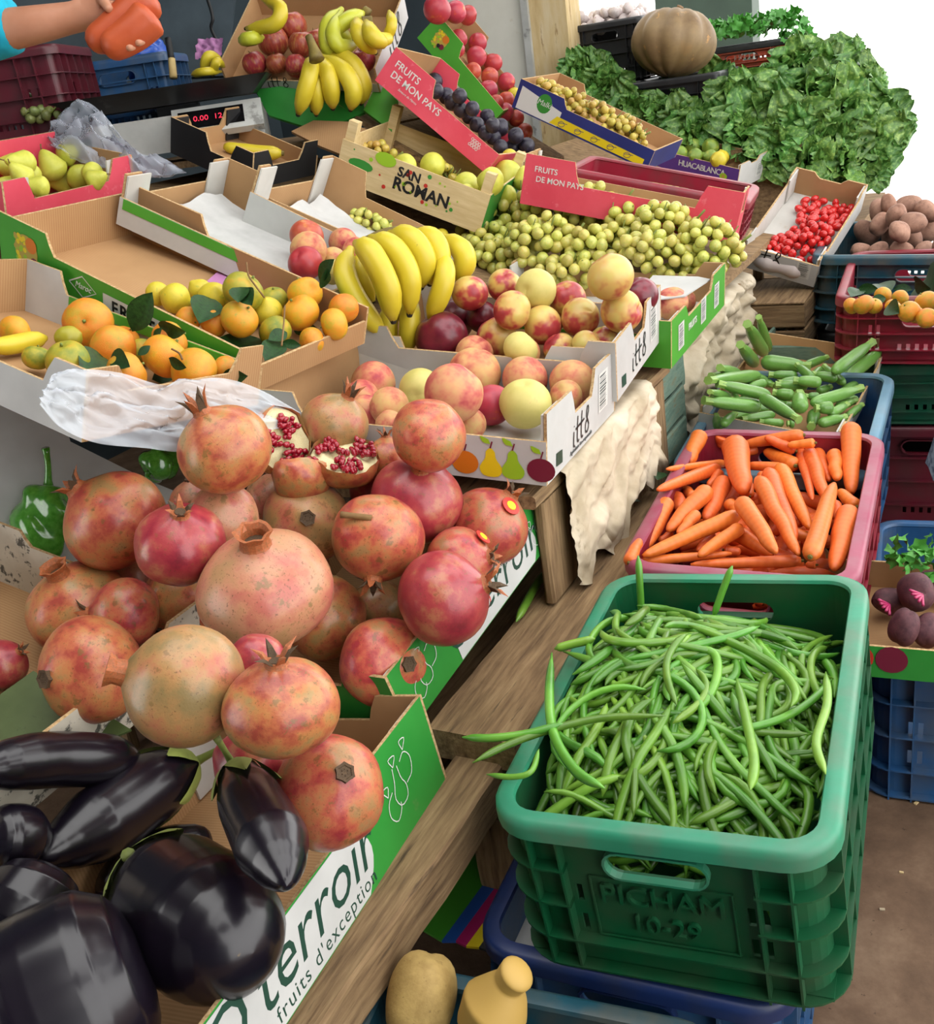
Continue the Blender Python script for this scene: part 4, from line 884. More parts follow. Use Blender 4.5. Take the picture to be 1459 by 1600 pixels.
crate('carrotS', 'plastic_crate', P9(sn(1.47, .20, 0), 27, 0, 0, (.50, .34, .222)), 'dark blue crate under the carrot crate', 'pl_navy', 'pl_navy', slots=False)
be = P_['beet']; be[6:9] = [.30, .34, .095]; be[4] = 0; be[5] = 0
rt, B = carton('beet', 'fruit_carton', be, 'brown carton of beetroots standing on the blue crate', {'all': 'print_green'}, hl=.6, ends=((0, .09), .06, .06, .06), dims=(.30, .34, .095))
m = MB(); T = T_near(B, 0, 0)
for k in range(4): blob(m, circ(-.30 + k * .05, .035, .024, 16), M_('ink_plum' if k % 2 else 'ink_red'), T, .0003 + k * .0001)
m.build('fruit_print', rt)
og = P_['orange']; og[6:9] = [.60, .46, .17]; og[5] = 0
og[:3] = list(on(1297, 580, .44) - axes(26, 0, 0)[1] * .46); og[3] = 26; og[4] = 2
crate('orange', 'plastic_crate', og, 'red plastic crate of oranges with leaves at right', 'pl_red', 'pl_red')
oc = np.array(og[:3])
crate('greenR', 'plastic_crate', P9(oc * np.array([1, 1, 0]) + np.array([.01, .02, .285]), 26, 0, 0, (.58, .44, .16)), 'shallow green crate under the red crate of oranges', 'pl_dkgreen', 'pl_dkgreen', handle=False)
crate('maroonR', 'plastic_crate', P9(np.array([oc[0] + .01, oc[1] + .02, 0]), 26, 0, 0, (.58, .44, .28)), 'dark red crate at the bottom of the right hand stack', 'pl_maroon', 'pl_maroon')
# ------------------------------------------------------------------ pomegranates and aubergines
POMS = [ # carton, u, v, radius px, squash, crown px, crown kind, skin, label
 ('B2', 430, 785, 48, 1, None, None, 'pome_pink', 'shaded pink pomegranate under the split one'),
 ('B2', 455, 890, 60, 1, None, None, 'pome', 'half hidden pomegranate between the biggest one and the tan one'),
 ('B2', 590, 770, 44, 1, None, None, 'pome_red', 'dark red pomegranate wedged left of the shiny red one'),
 ('B0', 305, 788, 40, 1, (300, 752), 'dark', 'pome_pink', 'small pale pink pomegranate under the topmost left one'),
 ('B0', 225, 900, 52, 1, None, None, 'pome_pink', 'pomegranate hidden between the brownish round one and the flower rim'),
 ('B2', 348, 812, 57, .95, None, None, 'pome_pink', 'brownish pink pomegranate behind the bright red crowned one'),
 ('B2', 606, 718, 36, 1, (603, 682), 'star', 'pome', 'small pomegranate with upright crown peeking between split one and peach carton'),
 ('B2', 523, 665, 53, .98, (546, 622), 'long', 'pome_tan', 'tan pomegranate with dark open crown behind the split one'),
 ('B2', 762, 823, 64, .97, (799, 772), 'small', 'pome', 'pomegranate with a red sticker at the plank side corner'),
 ('B2', 718, 880, 58, .9, (770, 868), 'small', 'pome', 'orange pomegranate below the one with sticker, crown turned to the plank'),
 ('B2', 592, 950, 44, 1, (580, 908), 'star', 'pome_tan', 'small orange pomegranate with spiky crown in a gap'),
 ('B1', 400, 1035, 46, 1, None, None, 'pome_red', 'dark red pomegranate deep under the biggest one'),
 ('B2', 508, 965, 66, 1, None, None, 'pome', 'red and olive pomegranate right of the biggest one'),
 ('B2', 692, 936, 75, .97, (762, 910), 'star', 'pome_red', 'smooth red pomegranate with crown resting on the carton edge'),
 ('B2', 600, 1035, 73, .82, (648, 1030), 'dark', 'pome', 'flattened salmon pomegranate touching the green flap'),
 ('B2', 650, 782, 72, .92, (660, 730), 'small', 'pome_red', 'shiny deep red pomegranate with dark crown near the peach carton'),
 ('B2', 478, 815, 69, .93, (491, 809), 'dark', 'pome_tan', 'mustard tan pomegranate with crown facing outward'),
 ('B2', 670, 680, 60, .95, (700, 640), None, 'pome', 'scuffed green and pink pomegranate leaning on the peach carton'),
 ('B2', 590, 840, 72, .98, (585, 905), 'small', 'pome', 'pink pomegranate with a cut stub lying on it, centre of pile'),
 ('B0', 5, 1038, 38, 1, (45, 1010), 'small', 'pome_red', 'red pomegranate cut by the left edge beside the flower rim'),
 ('B0', 122, 948, 80, .84, (104, 886), 'tube', 'pome', 'red brown pomegranate with wide cut crown at left of pile'),
 ('B0', 197, 958, 56, .98, (140, 958), 'star', 'pome', 'small pomegranate with pale crown pointing left'),
 ('B0', 180, 813, 83, .91, (125, 760), 'small', 'pome', 'big blotchy brown pomegranate beside the green pepper'),
 ('B0', 286, 940, 63, 1.0, (262, 981), 'dark', 'pome', 'salmon pomegranate half hidden left of the biggest one'),
 ('B2', 282, 850, 71, .88, (294, 797), 'small', 'pome_red', 'bright red pomegranate with short square crown'),
 ('B2', 352, 703, 73, .96, (323, 645), 'long', 'pome', 'top left pomegranate with long curled crown under the plastic bag'),
 ('B0', 143, 1047, 84, .93, (97, 1050), 'dark', 'pome', 'pomegranate with black open crown facing the viewer at left'),
 ('B1', 395, 1195, 62, 1, (340, 1170), None, 'pome_red', 'dark red pomegranate behind the aubergine stem'),
 ('B1', 290, 1072, 95, 1, (203, 1047), 'tube', 'pome_tan', 'large olive brown pomegranate with red cheek above the aubergines'),
 ('B1', 440, 1105, 90, .86, (437, 1022), 'star', 'pome', 'orange pink pomegranate with upright green crown over the aubergines'),
 ('B1', 514, 1237, 88, 1.02, (545, 1192), 'dark', 'pome', 'salmon pomegranate with brown crown in the near green corner'),
 ('B2', 415, 920, 108, .81, (408, 832), 'tube', 'pome_pink', 'biggest pale pink pomegranate on top of the pile'),
]
for k_ in ('B0', 'B1', 'B2'): BX[k_]
HP = Heap(BX['B2']); HP.planes = [(BX['B3'].o, BX['B3'].a)]
def use(hp, key, fl=.006, xl=None, yl=None): hp.B = BX[key]; hp.fl = fl; hp.xl = BX[key].W if xl is None else xl; hp.yl = BX[key].L if yl is None else yl
for i, (bx, u, v, rp, asp, cr, ck, skin, lab) in enumerate(POMS):
    use(HP, bx, .01, *((.9, .27 if 'top left' in lab else .40) if bx == 'B2' else (.56, .40)))
    P, r = HP.drop([(u, v, rp)], k=.90)
    ax = axis_to(u, v, rp, *cr) if cr else imgdir(R.uniform(-.5, .5), R.uniform(-.3, .6), .8)
    sq = (r[0], r[0], r[0] * asp)
    o = obj('pomegranate', POME_M[skin][i % 4], None, frame_z(P[0], ax, i * .7, sq), lab, 'pomegranate', 'pomegranates heaped in the front cartons')
    if ck: obj('calyx', CALYX[ck], o)
    if 'sticker' in lab:
        d = np.array(axis_to(u, v, rp, 797, 790)); d /= np.linalg.norm(d); m = MB()
        m.lathe([(.24, -.02), (.24, .006), (.01, .03)], M_('ink_red'), 16); s_ = m.build('sticker', o)
        Mo = frame_z(P[0], ax, i * .7, sq); s_.matrix_local = Mo.inverted() @ frame_z(P[0] + d * r[0] * .985, d, 0, (r[0],) * 3)
        m = MB(); m.lathe([(.13, .02), (.12, .034), (.01, .036)], M_('ink_yellow'), 12); s2 = m.build('sticker_emblem', s_)
    if 'cut stub' in lab:
        d = np.array(axis_to(u, v, rp, 563, 808)); d /= np.linalg.norm(d); d2 = imgdir(1, .12, 0); m = MB(); Mo = frame_z(P[0], ax, i * .7, sq); Mi = Mo.inverted()
        q = [P[0] + d * r[0] * 1.05 - d2 * .02, P[0] + d * r[0] * 1.06, P[0] + d * r[0] * 1.04 + d2 * .022]
        m2 = rod('stem_stub', q, [.0052, .0042, .005], [(0, 1), (1, 1)], 'stem_brown', 8, 6)[0]; Mb = m2.matrix_basis.copy(); m2.parent = o; m2.matrix_local = Mi @ Mb
# the split pomegranate: two pieces, each with rind, pith and seeds
def split_piece(u, v, rp, face, roll, label, D):
    c = at(u, v, D); r = rp * D / F; root = empty('split_pomegranate', Matrix.Translation(c), label, 'pomegranate', 'pomegranates heaped in the front cartons')
    M = frame_z((0, 0, 0), face, roll, (r, r, r)); rr = random.Random(int(u))
    m = MB(); n = 22; outer = [(math.sin(a) * 1.0, -math.cos(a) * .85) for a in np.linspace(.02, math.pi * .56, 12)]; inner = [(math.sin(a) * .9, -math.cos(a) * .75) for a in np.linspace(math.pi * .56, .02, 8)]
    wob = lambda a, z: 1 + .06 * math.sin(3 * a + z * 4) + (.05 * math.sin(7 * a) if z > -.1 else 0)
    m.lathe(outer, M_('pome'), n, wob=wob, top=False); obj('rind', m.mesh('rind', True), root, M)
    m = MB(); P = np.zeros((9, n + 1, 3))
    for i in range(9):
        for k in range(n + 1):
            a = 2 * math.pi * k / n; q = .97 * i / 8 * wob(a, 0); h = .06 * math.sin(3 * a + i) + .12 * math.sin(5 * q + 2 * math.cos(a)) * (1 - i / 8) + .02
            P[i, k] = (q * math.cos(a), q * math.sin(a), h if i < 8 else .03)
    m.grid(P, M_('pith')); obj('pith', m.mesh('pith', True), root, M)
    m = MB()
    for i in range(150):
        a = rr.uniform(0, 6.28); q = .86 * math.sqrt(rr.random()); sec = math.sin(3 * a + 1.2)
        if sec < -.25: continue
        T = Matrix.Translation((q * math.cos(a), q * math.sin(a), .12 + rr.uniform(-.02, .12))) @ Matrix.Rotation(rr.uniform(0, 3), 4, 'X') @ Matrix.Rotation(rr.uniform(0, 3), 4, 'Z')
        m.lathe([(.01, -.13), (.07, -.06), (.09, .03), (.055, .1), (.01, .12)], M_('aril'), 6, T=T)
    obj('seeds', m.mesh('seeds', True), root, M, kind='stuff')
Dp = float((HP.X[HP.Rr.size - 1] - CAMP) @ CF)
Dq = float((HP.X[16] - CAMP) @ CF)
split_piece(438, 690, 54, imgdir(.70, -.1, -.70), .4, 'standing piece of split pomegranate showing red seeds', Dq * .985)
split_piece(540, 716, 54, imgdir(.12, -.78, -.58), 2.0, 'lying piece of split pomegranate, bowl of red seeds upward', Dq * .985)
split_piece(470, 745, 46, imgdir(-.1, -.85, .5), 1.0, 'middle piece of split pomegranate with torn rind facing front', Dq * .98)

AUB = [ # centre line px, widths px, calyx px / stem end px, label
 ([(-40, 1205), (60, 1188), (170, 1188), (212, 1196)], [76, 80, 76, 34], None, 'long glossy aubergine lying across at the back left'),
 ([(-25, 1310), (30, 1310), (52, 1330)], [90, 92, 40], None, 'aubergine cut by the left edge, second from the back'),
 ([(150, 1400), (240, 1345), (330, 1310)], [60, 88, 60], None, 'shaded aubergine lying under the large round one'),
 ([(85, 1480), (165, 1450), (235, 1440)], [70, 100, 80], None, 'dark aubergine low between the two round ones'),
 ([(60, 1345), (150, 1290), (240, 1228), (296, 1196)], [62, 108, 104, 62], (400, 1138), 'long aubergine with spiky green calyx and thick stem'),
 ([(448, 1385), (425, 1320), (392, 1255), (370, 1206)], [60, 112, 98, 70], (338, 1152), 'slim aubergine standing against the last pomegranate'),
 ([(-10, 1490), (40, 1420), (75, 1360)], [110, 130, 120], None, 'aubergine at left edge with a yellow green tip'),
 ([(396, 1490), (330, 1450), (272, 1405), (226, 1362)], [186, 206, 188, 122], (200, 1336), 'large round aubergine with dented highlights and tan scar'),
 ([(-30, 1640), (60, 1590), (150, 1540), (225, 1500)], [230, 270, 270, 240], None, 'round scarred aubergine in the bottom left corner'),
]
AP = [(0, .02), (.006, .2), (.02, .36), (.05, .56), (.1, .75), (.17, .9), (.28, .985), (.45, 1), (.75, .98), (.9, .84), (.97, .64), (1, .4)]
for i, (pp, w_, cal, lab) in enumerate(AUB):
    use(HP, 'B1', .004); n = 6
    smp = along(pp, w_, n); smp = [(a, b_, c * .92) for a, b_, c in smp]
    P, r = HP.drop(smp, lift=.065 if i == 7 else .03 if i == 8 else 0, k=.62)
    Pm = P; w2 = np.interp(np.linspace(0, 1, len(w_)), np.linspace(0, 1, n), np.linalg.norm(P - CAMP, axis=1)) * np.array(w_) / 2 / F
    o, loc, rr, q = rod('aubergine', Pm, list(w2), AP, 'aubergine', 30, 72, label=lab, cat='aubergine', group='aubergines in the nearest carton')
    if cal:
        tip = q[-1]; dr = q[-1] - q[-4]; dr /= np.linalg.norm(dr); Dt = float((tip - CAMP) @ CF); e = at(cal[0], cal[1], Dt * .95); Mi = o.matrix_basis.inverted(); rw = float(w2[-1]) * .55
        ld = loc[-1] - loc[-4]; ld /= np.linalg.norm(ld); x = np.cross(ld, [.3, 1, .2]); x /= np.linalg.norm(x); y = np.cross(ld, x); m = MB(); ml = M_('aubergine_calyx')
        nr = len(rr); base = nr - max(3, nr // 12); off = .0022
        pt = lambda ix, a_, g: loc[ix] + (x * math.cos(a_) + y * math.sin(a_)) * (rr[ix] * 1.03 + off * g)
        ring = [[pt(ix, 2 * math.pi * k / 20, 1) for k in range(20)] for ix in range(base, nr)]
        m.grid(np.array([q_ + [q_[0]] for q_ in ring]), ml); m.add(ring[-1], [tuple(range(20))], ml)
        for k in range(5):
            a0 = k * 1.257 + i * .7; ln_ = int(nr / (3.6 if i == 4 else 5)) + (k * 3 + i) % 7; rows = []
            for st__ in range(7):
                f_ = st__ / 6; ix = max(0, base - int(ln_ * f_)); hw = .62 * (1 - f_) ** .8 + .02
                rows.append([pt(ix, a0 + hw * e_, 1 + .9 * f_ + (1 - abs(e_)) * .6) for e_ in (-1, -.5, 0, .5, 1)])
            m.grid(np.array(rows), ml)
        obj('calyx', m.mesh('calyx', True), o)
        m = MB(); p0 = np.array(loc[-1]) + ld * rw * .3; p2 = np.array(Mi @ Vector(e)); m.tube(spline([p0, (p0 + p2) / 2 + ld * .004, p2], 7), [rw * .5, rw * .36, rw * .28, rw * .24, rw * .24, rw * .26, rw * .3], M_('aubergine_calyx'), 8); obj('stem', m.mesh('stem', True), o)

# ------------------------------------------------------------------ peaches, nectarines
def place(hp, lst, noun, where, cat, group, rows=3, k=.92, lift=0, default='peach', look=None, stem=None, axis=None):
    out = []
    for it in lst:
        u, v, rp = it[:3]; kd = it[3] if len(it) > 3 and it[3] else default; lk = it[4] if len(it) > 4 else (look or {}).get(kd, 'ripe'); 
        P, r = hp.drop([(u, v, rp)], k=k, lift=lift)
        ax = axis() if axis else imgdir(R.uniform(-.7, .7), R.uniform(-.9, .3), R.uniform(-.6, .6))
        o = fruit(kd, P[0], r[0], ax, None, cat, group, asp=R.uniform(.92, 1.0) if kd != 'pear' else 1, stem=stem if not callable(stem) else stem(kd), name=noun.split()[-1])
        out.append((o, u, v, lk))
    label_rows(out, noun, where, rows); return out
H3 = Heap(BX['B3'], .008)
place(H3, [(583, 599, 35), (657, 609, 34, 'peach_yellow'), (563, 622, 30), (820, 592, 36), (768, 633, 33, 'nect_red'), (571, 648, 32), (608, 636, 32), (894, 600, 38), (884, 619, 26), (608, 662, 22), (734, 663, 26), (741, 584, 42), (709, 614, 47), (820, 631, 42, 'peach_yellow')],
      'peach', 'the peach carton', 'peach', 'peaches in the white carton', 3, look={'peach': 'blushed orange', 'peach_yellow': 'pale yellow', 'nect_red': 'dark red'})
H4 = Heap(BX['B4'], .01)
place(H4, [(709, 500, 32, 'dark_plumred'), (753, 495, 25, 'dark_plumred'), (690, 528, 42, 'dark_plumred'), (998, 463, 31, 'dark_plumred'), (741, 553, 30, 'peach'), (818, 552, 26, 'peach'), (776, 527, 32), (813, 545, 28, 'peach_yellow'), (874, 545, 26), (943, 532, 24), (915, 540, 24), (887, 468, 29), (788, 446, 27), (837, 453, 33, 'peach_yellow'), (734, 458, 29), (800, 485, 31), (847, 508, 31), (906, 496, 31), (971, 486, 34), (953, 433, 38)],
      'nectarine', 'the nectarine carton', 'nectarine', 'nectarines in the white carton', 4, default='nectarine', look={'nectarine': 'cream and red', 'peach_yellow': 'pale yellow', 'dark_plumred': 'dark wine red', 'peach': 'orange pink'})
H5 = Heap(BX['B5'], .02)
place(H5, [(1067, 470, 20), (1050, 474, 27)], 'peach', 'the green carton beside the grapes', 'peach', 'peaches in the green carton', 1, look={'peach': 'yellow'})
H9 = Heap(BX['B9'], .03)
place(H9, [(536, 379, 23), (556, 394, 23), (521, 407, 21), (520, 425, 20, 'peach_yellow'), (479, 369, 27, 'nect_red'), (482, 391, 29), (477, 412, 28, 'nect_red')], 'peach', 'the green and white lined carton', 'peach', 'peaches at the foot of the lined carton', 2, look={'peach': 'orange', 'nect_red': 'red', 'peach_yellow': 'yellow'})

# ------------------------------------------------------------------ oranges and mandarins with leaves
H7 = Heap(BX['B7'], .01); H8 = Heap(BX['B8'], .01)
ci = lambda kd: 'citrus' if kd.startswith('mandarin') else None
cl = {'mandarin': 'orange', 'mandarin_green': 'greenish', 'lemon': 'yellow', 'pear': 'green'}
place(H7, [(23, 517, 24), (196, 530, 22), (57, 559, 22, 'mandarin_green'), (221, 548, 20, 'mandarin_green'), (265, 532, 30), (106, 564, 34, 'mandarin_green'), (177, 543, 35), (138, 505, 39), (353, 578, 22), (198, 582, 33), (257, 557, 36), (303, 580, 37)], 'orange', 'the white and brown carton', 'orange', 'oranges in the left carton', 3, default='mandarin', look=cl, stem=ci, k=.88)
place(H8, [(246, 459, 19, 'lemon'), (313, 455, 19, 'lemon'), (334, 505, 22), (294, 499, 20), (418, 487, 24, 'lemon'), (428, 468, 22, 'mandarin_green'), (274, 466, 24, 'lemon'), (334, 466, 25, 'lemon'), (380, 455, 33, 'mandarin_green'), (476, 459, 28), (537, 482, 24), (430, 518, 26, 'mandarin_green'), (487, 533, 22), (522, 507, 25), (374, 499, 30), (470, 489, 30)], 'mandarin', 'the green carton lettered FRUITS', 'mandarin', 'mandarins in the green carton', 3, default='mandarin', look=cl, stem=ci, k=.88)
def leaf_mesh(kind='citrus', seed=0):
    r = random.Random(seed); m = MB(); n = 9; c = []
    for i in range(n):
        t = i / (n - 1); wv = .26 * math.sin(math.pi * min(1, t * 1.02)) ** .8; bz = -.22 * (t - .5) ** 2 + r.uniform(-.01, .01); f = .25 * wv
        c += [(-wv, t - .5, bz + f), (-wv * .5, t - .5, bz + f * .35), (0, t - .5, bz - .01), (wv * .5, t - .5, bz + f * .35), (wv, t - .5, bz + f)]
    fs = [(i * 5 + k, i * 5 + k + 1, (i + 1) * 5 + k + 1, (i + 1) * 5 + k) for i in range(n - 1) for k in range(4)]
    m.add(c, fs, M_('leaf_dark')); return m.mesh('leaf', True)
LEAFM = [leaf_mesh('citrus', i) for i in range(3)]
def leaves(lst, hp, where, group, Dk=.985):
    out = []
    for (u0, v0, u1, v1) in lst:
        u, v = (u0 + u1) / 2, (v0 + v1) / 2; l = math.hypot(u1 - u0, v1 - v0)
        P, r = hp.drop([(u0, v0, 4), (u, v, 4), (u1, v1, 4)], k=.97)
        y = P[2] - P[0]; L_ = np.linalg.norm(y); y /= L_; x = np.cross(y, -ray(u, v)); x /= np.linalg.norm(x); ang = R.uniform(-.7, .7); z = np.cross(x, y); x = x * math.cos(ang) + z * math.sin(ang); z = np.cross(x, y)
        o = obj('leaf', R.choice(LEAFM), None, mat4(P[1], x * L_, y * L_, z * L_), None, 'leaf', group); out.append((o, u, v, 'dark green'))
    label_rows(out, 'citrus leaf', where, 3)
leaves([(236, 458, 204, 520), (212, 470, 213, 515), (130, 578, 165, 552), (172, 552, 200, 572), (240, 532, 252, 512), (245, 508, 288, 520), (240, 592, 272, 580), (215, 555, 235, 540), (290, 575, 262, 560), (140, 580, 160, 585), (345, 590, 385, 588)], H7, 'the carton of oranges', 'leaves among the oranges')
leaves([(313, 500, 330, 460), (345, 568, 405, 520), (372, 470, 376, 445), (380, 450, 392, 475), (420, 530, 450, 518), (455, 510, 505, 525), (497, 440, 520, 405), (502, 452, 512, 420), (415, 560, 440, 530), (440, 535, 470, 540)], H8, 'the carton of mandarins', 'leaves among the mandarins')
# twigs between them
for (pts, hp, lab) in (([(385, 410), (388, 430), (398, 445), (413, 465)], H8, 'thin brown twig over the greenish mandarin in the green carton'), ([(445, 478), (443, 510), (440, 540)], H8, 'thin upright twig beside the front mandarin of the green carton'), ([(165, 490), (172, 500), (170, 518)], H7, 'pale stalk on the topmost orange of the left carton'), ([(268, 545), (280, 552), (285, 562)], H7, 'short twig on the big middle orange of the left carton')):
    P, r = hp.drop([(a, b_, 2.5) for a, b_ in pts], k=.97); rod('twig', P, [.0016], [(0, 1), (1, 1)], 'stem_brown', 6, 10, label=lab, cat='twig')

# ------------------------------------------------------------------ bananas
BP = [(0, .34), (.07, .42), (.16, .82), (.35, 1), (.75, 1), (.9, .78), (.965, .42), (1, .3)]
def banana_bunch(name, root_px, D, items, label, mat='banana', group='bananas', crown=None, hp=None, k=.9, cd=1.0):
    c = at(*root_px, D); root = empty(name, Matrix.Translation(c), label, 'bananas' if len(items) > 1 else 'banana', group); Mr = Matrix.Translation(-Vector(c))
    for pp, w_, dd in items:
        q = spline(pp, 8); tt = np.linspace(0, 1, 8); Ds = D * (1 + dd + .05 * np.sin(math.pi * tt) * -.35)
        P = np.array([at(a, b_, d_) for (a, b_), d_ in zip(q, Ds)]); r = [w_ * .54 * D / F]
        o, loc, rr, _ = rod('banana', P, r, BP, mat, 9, 18); Mb = o.matrix_basis.copy(); o.parent = root; o.matrix_local = Mr @ Mb
        m = MB(); e = np.array(loc[-1]); d = e - loc[-2]; d /= np.linalg.norm(d); m.tube([e - d * .002, e + d * r[0] * .28], [rr[-1] * 1.12, rr[-1] * .7], M_('banana_tip'), 7); obj('tip', m.mesh('tip'), o)
    if crown:
        P = np.array([at(a, b_, D * cd) for a, b_ in crown[0]]); o, *_ = rod('bunch_stem', P, [w_ / 2 * D / F for w_ in crown[1]], [(0, 1), (1, 1)], 'banana_stem', 10, 8); Mb = o.matrix_basis.copy(); o.parent = root; o.matrix_local = Mr @ Mb
    return root
D4 = float((BX['B4'].p(.1, .47, .12) - CAMP) @ CF)
banana_bunch('banana_bunch', (640, 385), D4, [
    ([(622, 480), (607, 500), (608, 548)], 30, .02), ([(640, 460), (640, 500), (636, 549)], 31, .01),
    ([(573, 395), (562, 420), (583, 470)], 24, .01), ([(548, 388), (538, 425), (560, 475), (600, 524)], 33, -.02),
    ([(690, 370), (718, 388), (726, 410), (716, 440)], 34, .02), ([(640, 366), (676, 374), (686, 410), (672, 442)], 34, .0), ([(692, 395), (694, 440), (672, 500)], 31, -.01),
    ([(608, 366), (640, 372), (662, 405), (658, 447)], 36, -.015), ([(578, 372), (612, 385), (638, 430), (640, 490)], 34, -.03), ([(556, 380), (578, 395), (604, 445), (614, 500)], 36, -.045)],
    'big hand of yellow bananas resting on the nectarine carton', 'banana', crown=([(560, 384), (610, 366), (668, 364)], [18, 24, 18]))
Da = float((BX['apple'].p(.25, .0, .05) - CAMP) @ CF)
banana_bunch('banana_bunch', (492, 80), Da * .975, [
    ([(488, 90), (483, 120), (466, 178)], 26, -.01), ([(492, 92), (494, 130), (494, 178)], 24, .0), ([(488, 92), (496, 130), (488, 172)], 22, .02), ([(498, 92), (514, 122), (520, 168)], 27, -.005),
    ([(502, 88), (535, 110), (552, 140), (548, 170)], 27, -.005), ([(504, 84), (545, 95), (566, 130), (564, 160)], 27, .01)], 'spotted hand of bananas hanging below the apple carton', 'banana', crown=([(482, 56), (489, 74), (495, 94)], [11, 14, 24]), cd=.955)
Dt = float((BX['apple'].p(.25, .16, .06) - CAMP) @ CF)
banana_bunch('banana_bunch', (520, 40), Dt * .97, [([(534, 14), (512, 40), (516, 78), (550, 66)], 24, 0), ([(532, 18), (520, 50), (530, 72), (556, 70)], 22, -.01), ([(570, 20), (548, 28), (528, 45), (548, 62)], 22, .0), ([(510, 45), (512, 65), (535, 85)], 20, .01)], 'greenish hand of bananas in the apple carton', 'banana_green', crown=([(568, 15), (575, 22)], [14, 18]))
banana_bunch('banana_bunch', (575, 30), Dt * .95, [([(557, 30), (562, 55), (586, 82)], 24, 0), ([(572, 34), (582, 58), (602, 68)], 24, -.01), ([(575, 36), (590, 60), (612, 60)], 20, .0), ([(608, 18), (612, 40), (600, 66)], 16, .01)], 'small yellow hand of bananas at the right of the apple carton', 'banana', crown=([(582, 32), (566, 34)], [14, 16]))
banana_bunch('banana', (420, 30), Dt * .97, [([(405, -5), (437, 12), (428, 38), (385, 45)], 22, 0)], 'single curved banana over the apples', 'banana')
banana_bunch('banana', (390, 64), Dt * .98, [([(410, 58), (392, 60), (376, 64)], 20, 0)], 'single greenish banana end behind the red apple', 'banana_green')
banana_bunch('banana_bunch', (325, 100), Dt * 1.0, [([(348, 96), (325, 88), (318, 116)], 15, 0), ([(350, 104), (338, 97), (332, 118)], 13, -.01), ([(345, 112), (320, 112), (300, 117)], 12, -.01)], 'small bananas left of the apple carton', 'banana')
P, r = H7.drop([(a, b_, 15) for a, b_ in ((-20, 540), (10, 540), (40, 534), (72, 528))], k=.85)
o, loc, rr, _ = rod('banana', P, [float(r[1]) * 1.05], BP, 'banana', 10, 18, label='long yellow banana at the left edge among the oranges', cat='banana', group='bananas')
P, r = H7.drop([(a, b_, c) for a, b_, c in ((85, 528, 14), (108, 528, 18), (128, 534, 14))], k=.8)
rod('mango', P, list(r * 1.1), [(0, .3), (.08, .7), (.25, .95), (.6, 1), (.9, .8), (1, .3)], 'mandarin_green', 16, 18, label='green yellow mango lying above the front orange', cat='mango')

# ------------------------------------------------------------------ pears, plums, nectarines, apples, limes
def pears(hp, lst, where, group, k=.85, lift=0):
    out = []
    for (u0, v0, u1, v1, w_) in [q[:4] + (q[4] * 1.18,) for q in lst]:   # blossom end, stem end, width px
        P, r = hp.drop([(u0 + (u1 - u0) * t, v0 + (v1 - v0) * t, w_ / 2 * q) for t, q in ((.2, 1), (.5, .9), (.85, .6))], k=k, lift=lift)
        ax = P[2] - P[0]; L_ = np.linalg.norm(ax) / .65; rw = float(r[0]); c = P[0] + ax * .1
        o = obj('pear', SHAPE['pear'], None, frame_z(c, ax, R.uniform(0, 6), (rw, rw, max(.8, min(1.25, L_ / 2.75 / rw)) * rw)), None, 'pear', group); obj('stem', STEM['pear'], o); out.append((o, (u0 + u1) / 2, (v0 + v1) / 2, 'yellow green'))
    label_rows(out, 'pear', where, 2)
pears(Heap(BX['pears'], .008), [(30, 262, -10, 258, 36), (58, 270, 10, 282, 30), (100, 244, 112, 238, 30), (50, 255, 2, 250, 32), (88, 272, 68, 240, 38), (42, 282, 18, 258, 32), (30, 296, -6, 282, 32), (118, 288, 60, 278, 32), (128, 280, 118, 268, 36), (150, 272, 128, 268, 30), (72, 294, 38, 288, 30), (140, 285, 170, 270, 28)], 'the red pear carton', 'pears in the red carton')
HS = Heap(BX['SanR'], .006)
pears(HS, [(640, 262, 612, 246, 30), (680, 262, 662, 248, 34), (585, 255, 570, 250, 24), (733, 300, 714, 258, 34), (760, 292, 745, 300, 34), (735, 305, 705, 300, 28), (790, 262, 795, 300, 40), (775, 285, 745, 280, 38), (818, 292, 818, 262, 30), (800, 306, 775, 310, 30)], 'the wooden tray', 'pears in the wooden tray', lift=.035)
HPl = Heap(BX['plum'], .01)
place(HPl, [(678, 128, 14), (681, 142, 13), (697, 150, 13), (707, 160, 13), (720, 172, 12), (733, 182, 12), (745, 195, 12), (738, 170, 12), (718, 150, 12), (761, 182, 12), (782, 199, 14), (758, 208, 12), (771, 215, 12), (782, 230, 12), (801, 230, 13), (806, 212, 13), (823, 228, 13), (770, 196, 12), (796, 246, 13, 'lemon')], 'plum', 'the pink carton', 'plum', 'plums in the pink carton', 3, default='plum', look={'plum': 'dark bluish', 'lemon': 'yellow'})
HN = Heap(BX['nect'], .01)
place(HN, [(717, 60, 14), (746, 67, 15), (744, 89, 16), (715, 77, 12), (770, 98, 15), (739, 111, 13), (765, 120, 14), (791, 128, 14), (763, 140, 15), (791, 156, 13), (789, 175, 14), (806, 185, 13), (775, 160, 12), (803, 148, 11, 'lemon'), (820, 206, 13), (683, 15, 22), (712, 19, 17), (731, 24, 15)], 'nectarine', 'the green carton by the wall', 'nectarine', 'nectarines by the plaster wall', 3, default='nect_red', look={'nect_red': 'red', 'lemon': 'yellow'})
HA = Heap(BX['apple'], .01)
place(HA, [(494, 62, 18), (458, 41, 22), (472, 69, 21), (427, 65, 24), (397, 99, 19), (432, 99, 17), (463, 103, 18), (568, 94, 19), (545, 100, 15)], 'apple', 'the tilted top carton', 'apple', 'apples in the top carton', 2, default='apple', look={'apple': 'red'}, stem='apple', axis=lambda: imgdir(R.uniform(-.5, .5), -1, R.uniform(-1, .2)))
